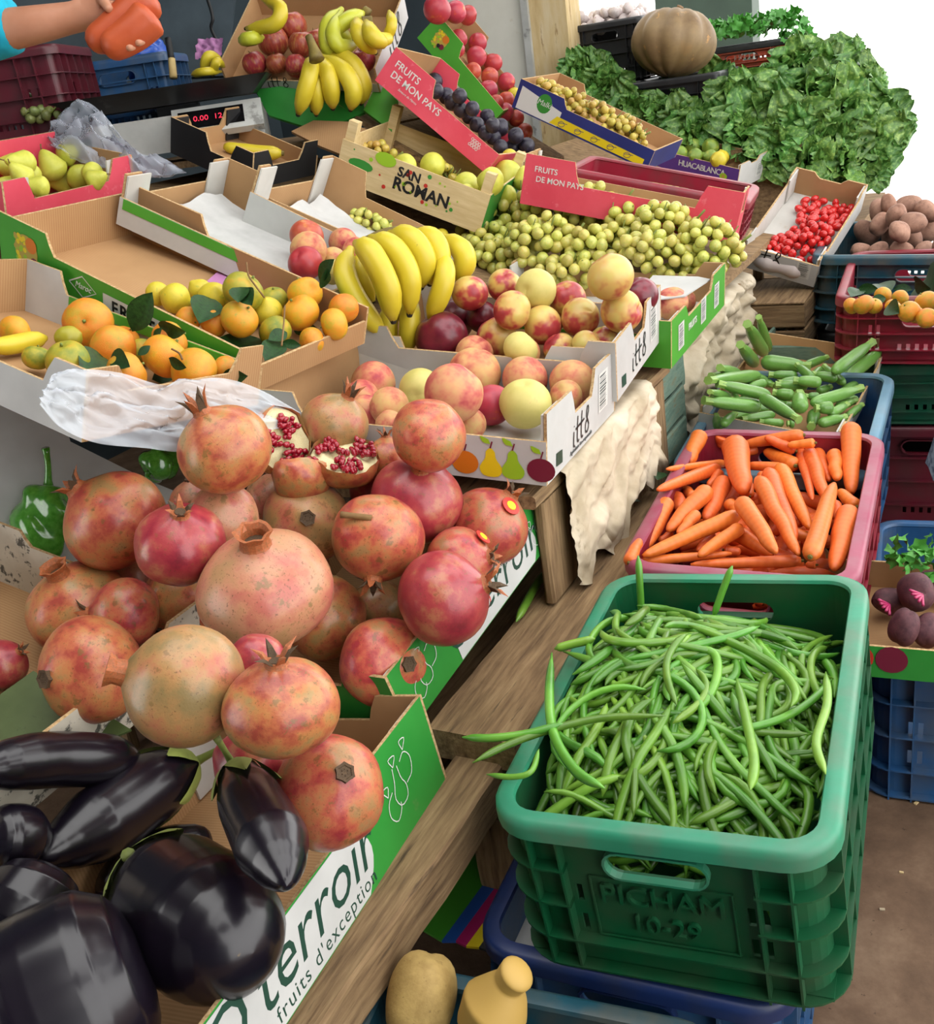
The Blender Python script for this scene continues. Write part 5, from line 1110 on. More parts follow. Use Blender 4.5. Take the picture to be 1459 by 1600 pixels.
HU = Heap(BX['huaca'], .03)
place(HU, [(1062, 240, 12), (1098, 250, 12), (1086, 244, 12), (1110, 246, 12), (1128, 246, 11, 'lemon'), (1083, 229, 13), (1110, 230, 14), (1122, 250, 13, 'lemon')], 'lime', 'the purple carton', 'lime', 'limes in the purple carton', 2, default='lime_fruit', look={'lime_fruit': 'green', 'lemon': 'yellow'})
HO = Heap(BX['orange'], .17)
place(HO, [(1330, 478, 13), (1365, 478, 13), (1395, 480, 13), (1379, 461, 13), (1406, 466, 13), (1430, 492, 13), (1349, 476, 16), (1420, 487, 17), (1447, 472, 18), (1448, 497, 16)], 'orange', 'the red crate at right', 'orange', 'oranges in the red crate', 2, default='mandarin', look={'mandarin': 'bright'}, stem='citrus')
leaves([(1330, 462, 1345, 450), (1340, 450, 1372, 452), (1360, 470, 1385, 465), (1395, 450, 1425, 452), (1385, 475, 1402, 488), (1425, 440, 1450, 452), (1440, 430, 1455, 460), (1372, 440, 1388, 455)], HO, 'the red crate of oranges', 'leaves among the right hand oranges')
# ------------------------------------------------------------------ grapes
def grape_bunch(u, v, ru, rv, D, n, label, kind='grape', rp=8.5, dz=None, group='grape bunches', rot=0.0, seed=0):
    c = at(u, v, D); root = empty('grape_bunch', Matrix.Translation(c), label, 'grapes', group); g = np.random.RandomState(seed + 5)
    r = rp * D / F; A, Bq = ru * D / F, rv * D / F; Cq = dz or Bq * .9; pts = []
    cr, sr_ = math.cos(rot), math.sin(rot); X = CR * cr + CU * sr_; Y = CU * cr - CR * sr_
    for t in range(n * 60):
        p = g.uniform(-1, 1, 3); l = p @ p
        if l > 1 or (l < .3) or p[2] > .55: continue
        tp = 1 - .25 * abs(p[0]); q = X * p[0] * A + Y * p[1] * Bq * tp + CF * p[2] * Cq
        if all(np.linalg.norm(q - z) > 1.62 * r for z in pts): pts.append(q)
        if len(pts) >= n: break
    for q in pts:
        s = r * g.uniform(.88, 1.1); obj('grape', SHAPE[kind], root, frame_z(q, g.normal(size=3), 0, (s, s, s)))
    m = MB(); m.tube(spline([-X * A * .8 + Y * Bq * .2, Y * Bq * .3 - CF * Cq * .2, X * A * .5 - CF * Cq * .1, X * A * .9 + Y * Bq * .7 - CF * Cq * .9], 12), [.003] * 12, M_('stem_green'), 6)
    for k in range(7):
        t = R.uniform(-.7, .7); m.tube([X * A * t + Y * Bq * .2, X * A * (t + .1) + Y * Bq * R.uniform(.4, 1) - CF * Cq * R.uniform(.2, 1)], [.002, .0015], M_('stem_green'), 5)
    m.build('stalk', root, True); return root
def Dplane(key, u, v, lift):
    B = BX[key]; d = ray(u, v); return float(((B.o + B.c * lift) @ B.c - CAMP @ B.c) / (d @ B.c))
GB = [(770, 350, 62, 48, 70, .09, 'left bunch of the grape heap next to the bananas'), (760, 390, 55, 40, 50, .05, 'lower left bunch of grapes behind the nectarines'), (850, 315, 50, 38, 62, .14, 'bunch of grapes under the pink carton wall, upper left of the heap'),
      (850, 385, 62, 48, 75, .08, 'middle bunch of the white grape heap'), (930, 330, 58, 42, 70, .12, 'upper middle bunch of the white grape heap'), (935, 390, 55, 42, 60, .07, 'bunch of grapes behind the topmost nectarine'),
      (1035, 360, 62, 42, 75, .10, 'right upper bunch of golden green grapes'), (1110, 385, 52, 42, 62, .08, 'rightmost bunch of grapes hanging at the green carton corner'), (800, 410, 70, 26, 60, .03, 'low bunch of grapes just above the bananas and nectarines'), (895, 425, 60, 24, 50, .03, 'low bunch of grapes behind the topmost nectarines'), (985, 360, 46, 40, 60, .09, 'bunch of grapes bridging the two halves of the heap'), (1040, 405, 75, 34, 70, .06, 'lower right bunch of grapes over the white card flap')]
for i, (u, v, ru, rv, n, lift, lab) in enumerate(GB): grape_bunch(u, v, ru, rv, Dplane('B5', u, v, lift + .035), n, lab, 'grape', 9.6, rot=R.uniform(-.4, .3), seed=i, dz=.055)
grape_bunch(578, 346, 38, 17, Dplane('B10', 578, 346, .03), 34, 'small bunch of grapes alone in the white lined carton', 'grape', 7.2, rot=-.4, seed=30)
grape_bunch(588, 245, 44, 22, Dplane('SanR', 588, 245, .04), 40, 'grape bunch at the left end of the wooden tray', 'grape_gold', 7, rot=-.35, seed=31)
grape_bunch(690, 278, 36, 22, Dplane('SanR', 690, 278, .04), 30, 'grape bunch between the pears of the wooden tray', 'grape_gold', 7.5, rot=-.5, seed=32)
for i, (u, v, ru, rv, n) in enumerate(((858, 150, 30, 22, 36), (893, 168, 36, 26, 46), (935, 190, 40, 26, 50), (975, 208, 38, 24, 50))):
    grape_bunch(u, v, ru, rv, Dplane('malki', u, v, .06), n, f'{ORD[i]} golden grape bunch from the left in the dark blue carton', 'grape_gold', 6.2, rot=-.6, seed=40 + i)
for i, (u, v) in enumerate(((960, 270), (1000, 285), (1035, 292))): grape_bunch(u, v, 30, 9, Dplane('redP', u, v, .022), 22, f'{ORD[i]} grape bunch from the left inside the dark red crate', 'grape_gold', 5.5, rot=-.3, seed=50 + i)
P, r = H9.drop([(690, 366, 13)], k=.9) if False else (np.array([at(690, 368, Dplane('B10', 690, 368, .03))]), [13 * 2.3 / F])
fruit('lemon', P[0], r[0], imgdir(1, .2, .2), 'single yellow lemon at the foot of the white carton', 'lemon')

# ------------------------------------------------------------------ cherry tomatoes, potatoes, beetroots
B = BX['tom']; g = np.random.RandomState(3); pts = []
for t in range(6000):
    x, y = g.uniform(.03, B.W - .03), g.uniform(.025, B.L - .025)
    if y > .165 + .03 * math.sin(x * 20) - max(0, .1 - x) * .3 + max(0, x - .3) * -.3: continue
    z = .018 + (.045 * math.exp(-((x - .2) / .13) ** 2 - ((y - .08) / .07) ** 2)) * g.random() ** .5
    q = np.array([x, y, z])
    if all(np.linalg.norm(q - p) > .022 for p in pts): pts.append(q)
    if len(pts) > 130: break
for q in pts:
    fruit('tomato', B.p(*q), .0138 * g.uniform(.9, 1.1), g.normal(size=3), 'small red oval tomato in the white carton on the far wooden crates', 'tomato', 'cherry tomatoes in the white carton')
m = MB(); n = 16; P = [B.p(.02 + .0, y, .03) for y in np.linspace(.03, .2, 8)]
o, *_ = rod('paper_roll', P, [.03], [(0, .5), (.2, 1), (.45, .85), (.7, 1.05), (.9, .8), (1, .3)], 'garlic', 14, 24, label='crinkled pale paper wrap lying before the cherry tomatoes', cat='paper')
def lumps(hp, lst, mats, noun, where, cat, group, rows, k=.9, lift=0, look='brown', unit='potato_red'):
    out = []
    for i, (u, v, rp) in enumerate(lst):
        P, r = hp.drop([(u, v, rp)], k=k, lift=lift); o = obj(noun, POT[unit][i % 3], None, frame_z(P[0], rdir(), 0, (r[0] * .92,) * 3), None, cat, group); out.append((o, u, v, look))
    label_rows(out, noun, where, rows); return [o for o, *_ in out]
crate('pot', 'plastic_crate', P9(sn(3.08, -.06, .42), 28, 3, 0, (.56, .60, .20)), 'grey green crate heaped with reddish potatoes at far right', 'pl_teal', 'pl_teal')
crate('potS', 'plastic_crate', P9(sn(3.10, -.04, 0), 28, 0, 0, (.54, .56, .42)), 'dark crate under the reddish potatoes', 'pl_black', 'pl_black', slots=False)
HR = Heap(BX['pot'], .13)
lumps(HR, [(1345, 392, 15), (1373, 392, 15), (1409, 392, 17), (1443, 392, 17), (1470, 390, 18), (1354, 364, 20), (1397, 364, 23), (1425, 372, 18), (1450, 357, 21), (1375, 350, 18), (1373, 330, 20), (1421, 322, 19), (1400, 338, 20), (1448, 330, 20), (1388, 318, 14), (1426, 348, 20), (1405, 362, 19)], None, 'potato', 'the far right crate', 'potato', 'reddish potatoes at far right', 3, look='reddish brown')
HB = Heap(BX['beet'], .01)
bts = lumps(HB, [(1450, 985, 28), (1412, 980, 28), (1392, 940, 28), (1455, 915, 30), (1430, 925, 34)], None, 'beetroot', 'the brown carton', 'beetroot', 'beetroots in the brown carton', 2, look='dark dusty', unit='beet')
for (u, v, l) in ((1388, 945, 20), (1440, 930, 24)):
    D = float((HB.X[2 if u < 1400 else 4] - CAMP) @ CF) * .96
    for k in range(5):
        a = -1.3 + k * .35; rod('beet_stalk', [at(u, v, D), at(u + l * math.sin(a) * .8, v - 8 + k * 6, D * .985)], [.0026], [(0, 1.2), (1, .9)], 'beet_stalk', 7, 5, label='cut magenta stalk on a beetroot of the brown carton', cat='stalk', group='magenta beet stalks')
def herb(u, v, D, n, size, spread, label, mat='leaf_mint', name='herb_sprig', cat='herbs', group=None, seed=0):
    c = at(u, v, D); root = empty(name, Matrix.Translation(c), label, cat, group); r = np.random.RandomState(seed)
    for i in range(n):
        d = r.normal(size=3); d[2] = abs(d[2]); p = np.array([spread[0] * r.uniform(-1, 1), spread[1] * r.uniform(-1, 1), spread[2] * r.uniform(0, 1)])
        obj('leaf', HLEAF[i % 3], root, frame_z(p, d, r.uniform(0, 6), (size * r.uniform(.7, 1.3),) * 3))
    return root
def hleaf(sd):
    r = random.Random(sd); m = MB(); c = [(0, 0, 0)]; k = 11
    for i in range(k): a = 2 * math.pi * i / k; q = (1 if i % 2 else .62) * r.uniform(.85, 1.1); c.append((q * math.cos(a), q * math.sin(a) * .8, .25 * math.sin(3 * a) * q))
    m.add(c, [(0, 1 + i, 1 + (i + 1) % k) for i in range(k)], M_('leaf_mint')); return m.mesh('leaf', True)
HLEAF = [hleaf(i) for i in range(3)]
herb(1440, 885, float((HB.X[1] - CAMP) @ CF) * 1.08, 40, .016, (.05, .06, .04), 'bright green leaves behind the beetroots in the brown carton', seed=2)
# potatoes at the bottom in the teal crate
HT = Heap(BX['teal'], .18)
P, r = HT.drop([(658, 1560, 62)], k=.9); obj('potato', POT['potato'][0], None, frame_z(P[0], imgdir(.25, -1, .2), .5, (r[0] * .95, r[0] * 1.0, r[0] * .98)), 'big scarred brown potato in the teal crate', 'potato', 'potatoes in the teal crate')
P, r = HT.drop([(740, 1620, 58), (775, 1570, 52), (795, 1535, 30), (813, 1516, 30)], k=.85)
rod('potato', P, [float(q) for q in (r[0] * 1.02, r[1] * 1.04, r[2] * .85, r[3] * 1.02)], [(0, .3), (.08, .7), (.3, 1), (.9, 1), (.96, .75), (1, .2)], 'potato_pale', 20, 40, label='pale potato with a knob like a head, leaning on the teal rim', cat='potato', group='potatoes in the teal crate')
for i, (u, v) in enumerate(((600, 1640), (700, 1660), (860, 1660))):
    P, r = HT.drop([(u, v, 55)], k=.9)

# ------------------------------------------------------------------ carrots and courgettes
CAR = [ # (Z6 zoom px) thick end, thin end, width
 (480, 770, 430, 810, 45), (680, 790, 590, 815, 50), (560, 1030, 600, 1070, 60), (830, 1090, 880, 1125, 60), (850, 1165, 935, 1180, 55), (520, 895, 470, 955, 50), (330, 1000, 345, 1060, 70), (540, 1235, 610, 1245, 50), (310, 1165, 250, 1195, 45), (820, 990, 840, 1050, 50), (650, 1000, 640, 900, 45), (700, 900, 720, 1000, 45), (400, 1000, 360, 960, 50),
 (885, 730, 620, 770, 62), (430, 725, 380, 855, 78), (530, 735, 525, 790, 62), (850, 800, 715, 740, 52), (935, 765, 815, 775, 46), (850, 865, 715, 800, 70), (540, 855, 285, 880, 42), (790, 875, 640, 862, 52),
 (945, 800, 1000, 930, 56), (870, 790, 925, 1015, 46), (910, 800, 985, 1010, 72), (1020, 810, 1032, 925, 70), (1095, 690, 1098, 985, 92), (1120, 1045, 1040, 975, 64), (1020, 1035, 1035, 1100, 65),
 (510, 875, 245, 970, 62), (540, 930, 455, 1100, 86), (465, 970, 290, 1150, 84), (290, 1020, 195, 1225, 80), (420, 1075, 335, 1165, 55), (780, 870, 915, 1140, 76), (120, 1290, 165, 1190, 62), (490, 1170, 420, 1240, 45),
 (175, 1285, 570, 1250, 48), (530, 1120, 750, 1255, 82), (600, 1080, 180, 1262, 76), (610, 1020, 765, 1245, 88), (730, 890, 850, 1190, 80), (690, 925, 865, 1255, 78), (610, 1135, 425, 1262, 66), (875, 1282, 390, 1300, 58), (940, 1300, 900, 1300, 40),
 (1085, 1060, 1020, 1320, 106), (915, 1265, 1020, 945, 90), (580, 765, 625, 980, 122)]
HC = Heap(BX['carrot'], .20); out = []
m = MB(); rr_ = np.random.RandomState(4); Bc = BX['carrot']
for i in range(60):
    x, y, a = rr_.uniform(.12, Bc.W - .12), rr_.uniform(.09, Bc.L - .09), rr_.uniform(0, 3.1); z = .12 + .05 * rr_.random(); d = np.array([math.cos(a), math.sin(a), 0]) * .07
    q = [Bc.p(*(np.array([x, y, z]) - d)), Bc.p(x, y, z + .01), Bc.p(*(np.array([x, y, z]) + d))]; m.tube(spline(q, 6), [.006, .015, .016, .015, .012, .004], M_('carrot'), 8)
m.build('carrot_bed', None, True, label='deeper layer of carrots seen through gaps in the red crate', cat='carrots', kind='stuff')
CP = [(0, .55), (.03, .85), (.1, 1), (.45, .97), (.8, .86), (.93, .68), (1, .28)]
for i, (x0, y0, x1, y1, w_) in enumerate(CAR):
    u0, v0, u1, v1, wp = 940 + x0 / 2.811, 420 + y0 / 2.811, 940 + x1 / 2.811, 420 + y1 / 2.811, w_ / 2.811
    smp = [(u0 + (u1 - u0) * t + math.sin(t * 3.1) * R.uniform(-2, 2), v0 + (v1 - v0) * t, wp / 2 * (1 - .2 * t)) for t in np.linspace(0, 1, 6)]
    if (u0, v0) != (u1, v1): P, r = HC.drop(smp, k=.80, dmin=.80)
    o, loc, rr, q = rod('carrot', P, list(r), CP, 'carrot', 14, 20, cat='carrot', group='carrots in the red crate')
    m = MB(); e = np.array(loc[0]); d = e - loc[1]; d /= np.linalg.norm(d); m.tube([e - d * .002, e + d * .004], [rr[0] * .6, rr[0] * .35], M_('carrot_top'), 8); obj('crown', m.mesh('crown'), o)
    ln = math.hypot(u1 - u0, v1 - v0); look = 'thick' if wp > 33 else ('short' if ln < 40 else 'slender' if wp < 19 else 'orange')
    out.append((o, (u0 + u1) / 2, (v0 + v1) / 2, look))
label_rows(out, 'carrot', 'the red crate', 4)
for o, *_ in out:
    if o is out[-1][0]: o['label'] = 'very thick pale orange carrot on top of the heap, tip toward the viewer'
ZUC = [(480 + (k * 173) % 600, 470 + (k * 67) % 190, 480 + (k * 173) % 600 + 120 * math.cos(k * 1.9), 470 + (k * 67) % 190 + 55 * math.sin(k * 1.9), 48) for k in range(16)] + [ # stem end, blossom end, width (zoom px)
 (620, 660, 760, 640, 45), (700, 672, 800, 680, 42), (560, 572, 700, 595, 42), (740, 465, 860, 472, 48), (985, 390, 895, 425, 42), (980, 430, 1065, 505, 42), (780, 500, 870, 490, 45), (475, 540, 560, 560, 40), (900, 560, 955, 562, 42), (820, 680, 845, 680, 44), (1140, 600, 1080, 650, 42), (1110, 578, 1030, 610, 46), (930, 465, 1035, 482, 50), (850, 600, 800, 600, 40), (1000, 520, 950, 540, 44), (640, 520, 720, 500, 44),
 (520, 435, 600, 465, 55), (690, 215, 735, 360, 46), (640, 245, 715, 375, 62), (610, 335, 675, 420, 60), (1185, 325, 1015, 455, 62), (1235, 350, 1075, 485, 62), (905, 432, 700, 408, 76), (470, 490, 690, 468, 62), (860, 425, 925, 480, 45), (770, 510, 905, 515, 54), (850, 490, 965, 500, 56), (1165, 478, 1050, 545, 48), (1135, 525, 920, 592, 60),
 (515, 505, 740, 558, 60), (455, 578, 695, 612, 66), (760, 545, 845, 558, 56), (1075, 598, 1000, 640, 46), (1065, 652, 955, 680, 52), (920, 690, 935, 630, 60), (945, 612, 1015, 610, 62), (860, 660, 700, 562, 62), (868, 555, 872, 615, 76)]
HZ = Heap(BX['zuc'], .03); out = []
ZP = [(0, .5), (.03, .55), (.12, .55), (.16, .72), (.35, .92), (.8, 1), (.94, .8), (1, .3)]
for i, (x0, y0, x1, y1, w_) in enumerate(ZUC):
    u0, v0, u1, v1, wp = 940 + x0 / 2.811, 420 + y0 / 2.811, 940 + x1 / 2.811, 420 + y1 / 2.811, w_ / 2.811
    smp = [(u0 + (u1 - u0) * t, v0 + (v1 - v0) * t, wp / 2 * .95) for t in np.linspace(0, 1, 6)]
    P, r = HZ.drop(smp, k=.80, dmin=.84)
    o, loc, rr, q = rod('courgette', P, list(r), ZP, 'courgette', 12, 22, cat='courgette', group='courgettes in the worn carton')
    m = MB(); e = np.array(loc[0]); d = e - loc[2]; d /= np.linalg.norm(d); r0 = float(rr[1]); m.tube([np.array(loc[3]), e, e + d * r0 * .6], [rr[3] * .95, r0 * 1.12, r0 * 1.3], M_('courgette_stem'), 6); obj('stem', m.mesh('stem'), o)
    out.append((o, (u0 + u1) / 2, (v0 + v1) / 2, 'thick' if wp > 24 else 'slim' if wp < 17 else 'green'))
label_rows(out, 'courgette', 'the worn carton', 4)
P = [at(350 + t * 90, 229 + 10 * t + 3 * math.sin(3 * t), Dplane('black', 395, 232, .03)) for t in np.linspace(0, 1, 5)]
o, loc, rr, q = rod('courgette', P, [11 * 2.8 / F], [(0, .4), (.08, .8), (.4, 1), (.85, 1), (.95, .7), (1, .4)], 'banana', 12, 16, label='yellow courgette lying in the torn black carton', cat='courgette'); m = MB(); m.tube([loc[-1], loc[-1] * 1.08], [rr[-1], rr[-1] * .8], M_('banana_stem'), 7); obj('stem', m.mesh('stem'), o)

# ------------------------------------------------------------------ green beans
B = BX['bean']
def hmap(x, y): return B.H - .06 + .085 * math.exp(-((x - .29) / .24) ** 2 - ((y - .25) / .16) ** 2) - .05 * max(0, x - .4) / .18 - .05 * max(0, .12 - x) / .12 + .02 * max(0, (y - .25) / .12)
g = np.random.RandomState(8)
def bean_path(off, tries=60):
    for _ in range(tries):
        x, y = g.uniform(.05, .53), g.uniform(.05, B.L - .05); a = g.uniform(0, 6.28); L_ = g.uniform(.11, .22); k1 = g.normal() * 4.5; k2 = g.normal() * 30; n = 9
        q = []; px, py = 0, 0; s = np.linspace(-.5, .5, n) * L_
        for i in range(n):
            if i: px += math.cos(a + k1 * s[i] * 2 + k2 * s[i] ** 2 * 2) * L_ / (n - 1); py += math.sin(a + k1 * s[i] * 2 + k2 * s[i] ** 2 * 2) * L_ / (n - 1)
            q.append((px, py))
        q = np.array(q); q -= q.mean(0); q += (x, y)
        if q[:, 0].min() > .032 and q[:, 0].max() < B.W - .035 and q[:, 1].min() > .032 and q[:, 1].max() < B.L - .03:
            tl = g.normal() * .06; up = abs(g.normal()) * .12 * (g.random() < .18)
            return np.array([B.p(x_, y_, hmap(x_, y_) + off + tl * (i / (n - 1) - .5) * .15 + up * L_ * max(0, i / (n - 1) - .3)) for i, (x_, y_) in enumerate(q)])
    return None
BE = [(0, .16), (.03, .25), (.08, .7), (.16, .95), (.84, .95), (.93, .7), (.97, .28), (1, .08)]
m = MB()
for i in range(720):
    P = bean_path(-.012 - .035 * g.random() ** 1.3)
    if P is None: continue
    q = spline(P, 10); rr = np.interp(np.linspace(0, 1, 10), [a for a, b_ in BE], [b_ for a, b_ in BE]) * .0058; m.tube(q, rr, M_('bean'), 6)
m.build('green_bean_bed', None, True, label='deeper layers of green beans under the top ones in the green crate', cat='green beans', kind='stuff')
GBE = 'slender green bean among the many loosely piled in the green crate'
for i in range(286):
    P = bean_path(-.010 + .026 * (i / 286) + .004 * g.normal())
    if P is None: continue
    o, loc, rr, q = rod('green_bean', P, [.0064 * g.uniform(.82, 1.12)], BE, 'bean', 8, 15, label=GBE, cat='green bean', group='green beans in the green crate', flat=.85)
def hand_bean(pts, Ds, label, w_=15, z=.502):
    if Ds is None: Ds = [float((on(u, v, z + .006 * i_) - CAMP) @ CF) for i_, (u, v) in enumerate(pts)]
    P = np.array([at(u, v, d) for (u, v), d in zip(pts, Ds)]); return rod('green_bean', P, [w_ / 2 * np.mean(Ds) / F], BE, 'bean', 9, 22, label=label, cat='green bean', group=None)[0]
Db = lambda x, y, z=None: float((B.p(x, y, hmap(x, y) if z is None else z) - CAMP) @ CF)
hand_bean([(997, 868), (999, 905), (1002, 960), (1002, 985)], [Db(.5, .30, .22)] * 2 + [Db(.5, .3)] * 2, 'green bean standing upright before the far rim, left of the handle', 12)
hand_bean([(1144, 884), (1130, 920), (1114, 965)], [Db(.5, .2, .22), Db(.5, .2, .2), Db(.5, .2)], 'green bean sticking up across the far handle slot', 12)
hand_bean([(722, 1152), (770, 1153), (830, 1145), (880, 1130)], None, 'thick green bean poking out over the left rim toward the stall', 14)
hand_bean([(738, 1192), (790, 1165), (860, 1140), (940, 1122), (1040, 1118)], None, 'long green bean reaching out over the left rim below another', 13)
hand_bean([(760, 1210), (800, 1214), (830, 1205), (842, 1170)], None, 'thin curled bean tip lying on the left rim', 10)
hand_bean([(862, 1020), (858, 1090), (866, 1150), (900, 1205), (945, 1232)], None, 'long smooth bean curving down the left inside of the crate', 17)
hand_bean([(866, 1014), (895, 1006), (930, 998)], None, 'bean bent over the upper left corner of the heap', 15)
hand_bean([(880, 1018), (960, 1040), (1050, 1030), (1112, 1022)], None, 'long straight bean across the upper part of the heap', 15)
hand_bean([(1030, 1118), (1090, 1105), (1118, 1065), (1118, 1025), (1090, 1010)], None, 'hook shaped bean in the middle of the heap', 15)
hand_bean([(1150, 1058), (1165, 1120), (1178, 1190), (1172, 1235)], None, 'long pale bean running down right of the middle', 17)
hand_bean([(1290, 1050), (1292, 1100), (1275, 1160), (1290, 1210)], None, 'wavy bean along the right wall of the green crate', 15)
hand_bean([(878, 838), (872, 875), (842, 908), (822, 942), (806, 972)], [float((on(u, v, .434) - CAMP) @ CF) for u, v in ((878, 838), (872, 875), (842, 908), (822, 942), (806, 972))], 'single green bean lying on the wooden plank by the carton', 14)

# ------------------------------------------------------------------ lettuces, pumpkin, garlic, herbs at the back
def lleaf(sd):
    r = np.random.RandomState(sd); nu, nv = 11, 15; P = np.zeros((nv, nu, 3)); ph = r.uniform(0, 6, 4)
    for i in range(nv):
        t = i / (nv - 1); wd = .10 + .40 * math.sin(math.pi * min(1, .12 + t * .80)) ** 1.1
        for k in range(nu):
            s = 2 * k / (nu - 1) - 1; fr = abs(s) ** 2
            P[i, k] = (s * wd, t, .22 * (1 - s * s) * .5 - .5 * (t ** 2) * .6 + fr * .11 * math.sin(12 * t + ph[0] + 3 * s) + .07 * math.sin(9 * s + 7 * t + ph[1]) + .03 * math.sin(17 * t + ph[2]) * (1 - abs(s)) + .12 * fr)
    m = MB(); m.grid(P, M_('leaf_lettuce')); return m.mesh('leaf', True)
LL = [lleaf(i) for i in range(4)]
LROOTS = []
def lettuce(u, v, D, size, aim, n, label, seed):
    c = at(u, v, D); root = empty('lettuce', Matrix.Translation(c), label, 'lettuce', 'lettuces heaped at the back'); r = np.random.RandomState(seed)
    a = np.array(aim, float); a /= np.linalg.norm(a); x = np.cross(a, [.3, .2, 1]); x /= np.linalg.norm(x); y = np.cross(a, x)
    for i in range(n):
        t = i / n; ph = i * 2.4; sp = .25 + 1.0 * t; d = a * math.cos(sp) + (x * math.cos(ph) + y * math.sin(ph)) * math.sin(sp); out_ = (x * math.cos(ph) + y * math.sin(ph)) * math.cos(sp) - a * math.sin(sp)
        d = d + r.normal(size=3) * .12; d /= np.linalg.norm(d); z = -out_; xx = np.cross(d, z); xx /= np.linalg.norm(xx); z = np.cross(xx, d); s = size * r.uniform(.75, 1.1) * (.7 + .4 * t)
        obj('leaf', LL[(i + seed) % 4], root, mat4(a * -.02, xx * s, d * s, z * s))
    return root
LET = [(905, 115, 4.2, .13), (940, 140, 4.15, .14), (985, 165, 4.1, .13), (1030, 180, 4.1, .12), (925, 105, 4.25, .10), (1065, 195, 4.05, .13), (1110, 205, 4.0, .14), (1055, 130, 4.2, .07), (1125, 140, 4.15, .14), (1180, 142, 4.1, .15), (1150, 160, 4.0, .17), (1110, 165, 4.1, .14), (1200, 175, 3.95, .17), (1160, 205, 3.9, .16), (1230, 110, 4.2, .17), (1275, 110, 4.2, .18), (1320, 105, 4.3, .17), (1345, 140, 4.2, .18), (1265, 150, 4.0, .18), (1310, 175, 4.0, .19), (1360, 185, 4.1, .18), (1235, 205, 3.85, .17), (1285, 220, 3.85, .18), (1340, 225, 3.9, .19), (1375, 215, 4.0, .16), (1210, 235, 3.8, .14), (1260, 255, 3.8, .15), (1310, 262, 3.85, .15), (1355, 255, 3.9, .13), (1085, 215, 3.95, .12), (1262, 92, 4.4, .12), (1180, 245, 3.85, .10)]
out = []
for i, (u, v, D, s) in enumerate(LET):
    o = lettuce(u, v, D + .12, s, imgdir(R.uniform(-.7, .7), R.uniform(-.2, .9), -1), 15, None, i); out.append((o, u, v, 'leafy green'))
label_rows(out, 'lettuce', 'the back heap', 4)
D = 4.2; c = at(1052, 66, D); rP = 67 * D / F
def pump_fn(th, ph): q = 1 - .07 * (1 - abs(math.cos(5.5 * ph))) ** 1 * math.sin(th) ** .6 - .18 * math.exp(-(th / .35) ** 2); return (q * math.sin(th) * math.cos(ph), q * math.sin(th) * math.sin(ph), .76 * q * math.cos(th))
pm = obj('pumpkin', ball(lambda t, p: pump_fn(t, p), 66, 22, 'pumpkin', 'pumpkin'), None, frame_z(c, imgdir(.1, -1, -.25), .3, (rP, rP, rP)), 'large ribbed brown pumpkin on a dark crate at the back', 'pumpkin')
obj('stem', stem_mesh(.09, .55, .75, 'stem_brown'), pm)
yaw0 = 29
crate('pumpS', 'plastic_crate', P9(at(1128, 205, 4.15), yaw0, 0, 0, (.4, .42, float(c[2] - rP * .74 - at(1128, 205, 4.15)[2]))), 'dark crate under the ribbed pumpkin', 'pl_black', 'pl_black', rc=.03)
zf = float(at(1128, 205, 4.15)[2])
g0 = at(1008, 122, 4.35)
crate('garlic', 'plastic_crate', P9(g0, yaw0, 0, 0, (.38, .34, float(at(1008, 24, 4.35)[2] - g0[2]))), 'black plastic crate full of garlic bulbs', 'pl_black', 'pl_black', rc=.03)
crate('garlicS', 'plastic_crate', P9(g0 - np.array([0, 0, .26]), yaw0, 0, 0, (.38, .34, .255)), 'black crate under the crate of garlic', 'pl_black', 'pl_black', rc=.03, slots=False)
def garlic_fn(th, ph): z = math.cos(th); q = math.sin(th) * (1 + .06 * math.cos(7 * ph)) * (1 if z < .3 else max(.12, 1 - 1.25 * (z - .3))); return (q * math.cos(ph), q * math.sin(ph), z * (.75 if z < .3 else 1.25) - (.15 if z >= .3 else 0))
GM = ball(garlic_fn, 16, 12, 'garlic', 'garlic_bulb'); B = BX['garlic']; gg = np.random.RandomState(2); pts = []
for t in range(900):
    q = np.array([gg.uniform(.05, B.W - .05), gg.uniform(.05, B.L - .05), B.H - .02 + .06 * gg.random()])
    if all(np.linalg.norm(q - p) > .04 for p in pts): pts.append(q)
for q in pts[:60]: fruit(GM, B.p(*q), .026 * gg.uniform(.85, 1.1), gg.normal(size=3), 'white and purple garlic bulb in the black crate at the back', 'garlic', 'garlic bulbs in the black crate', name='garlic_bulb')
h0 = at(1240, 96, 4.5)
crate('herb', 'plastic_crate', P9(h0, yaw0, 0, 0, (.36, .46, .10)), 'shallow reddish crate under the fresh herbs', 'pl_orange', 'pl_black', rc=.03)
herb(1172, 52, 4.62, 260, .028, (.20, .15, .07), 'bright green bunch of fresh herbs on the reddish crate', seed=5)
herb(1240, 66, 4.5, 40, .024, (.06, .08, .05), 'small tuft of herbs at the right end of the reddish crate', seed=6)
m = MB(); hb = BX['herb']; sbx = hb.o
crate('herbS', 'plastic_crate', P9(h0 - np.array([0, 0, .36]), yaw0, 0, 0, (.38, .48, .355)), 'dark crate under the reddish herb crate', 'pl_maroon', 'pl_black', rc=.03, slots=False)
m = MB(); sbox(m, 3.4, 5.1, .55, 1.70, .0, .52, 'wood_old'); m.build('counter', None, label='rough counter block buried under the lettuce heap', cat='counter')
m = MB(); sbox(m, 4.2, 5.1, .75, 1.70, .52, .85, 'wood_old'); m.build('counter_step', None, label='raised counter step under the back crates', cat='counter')
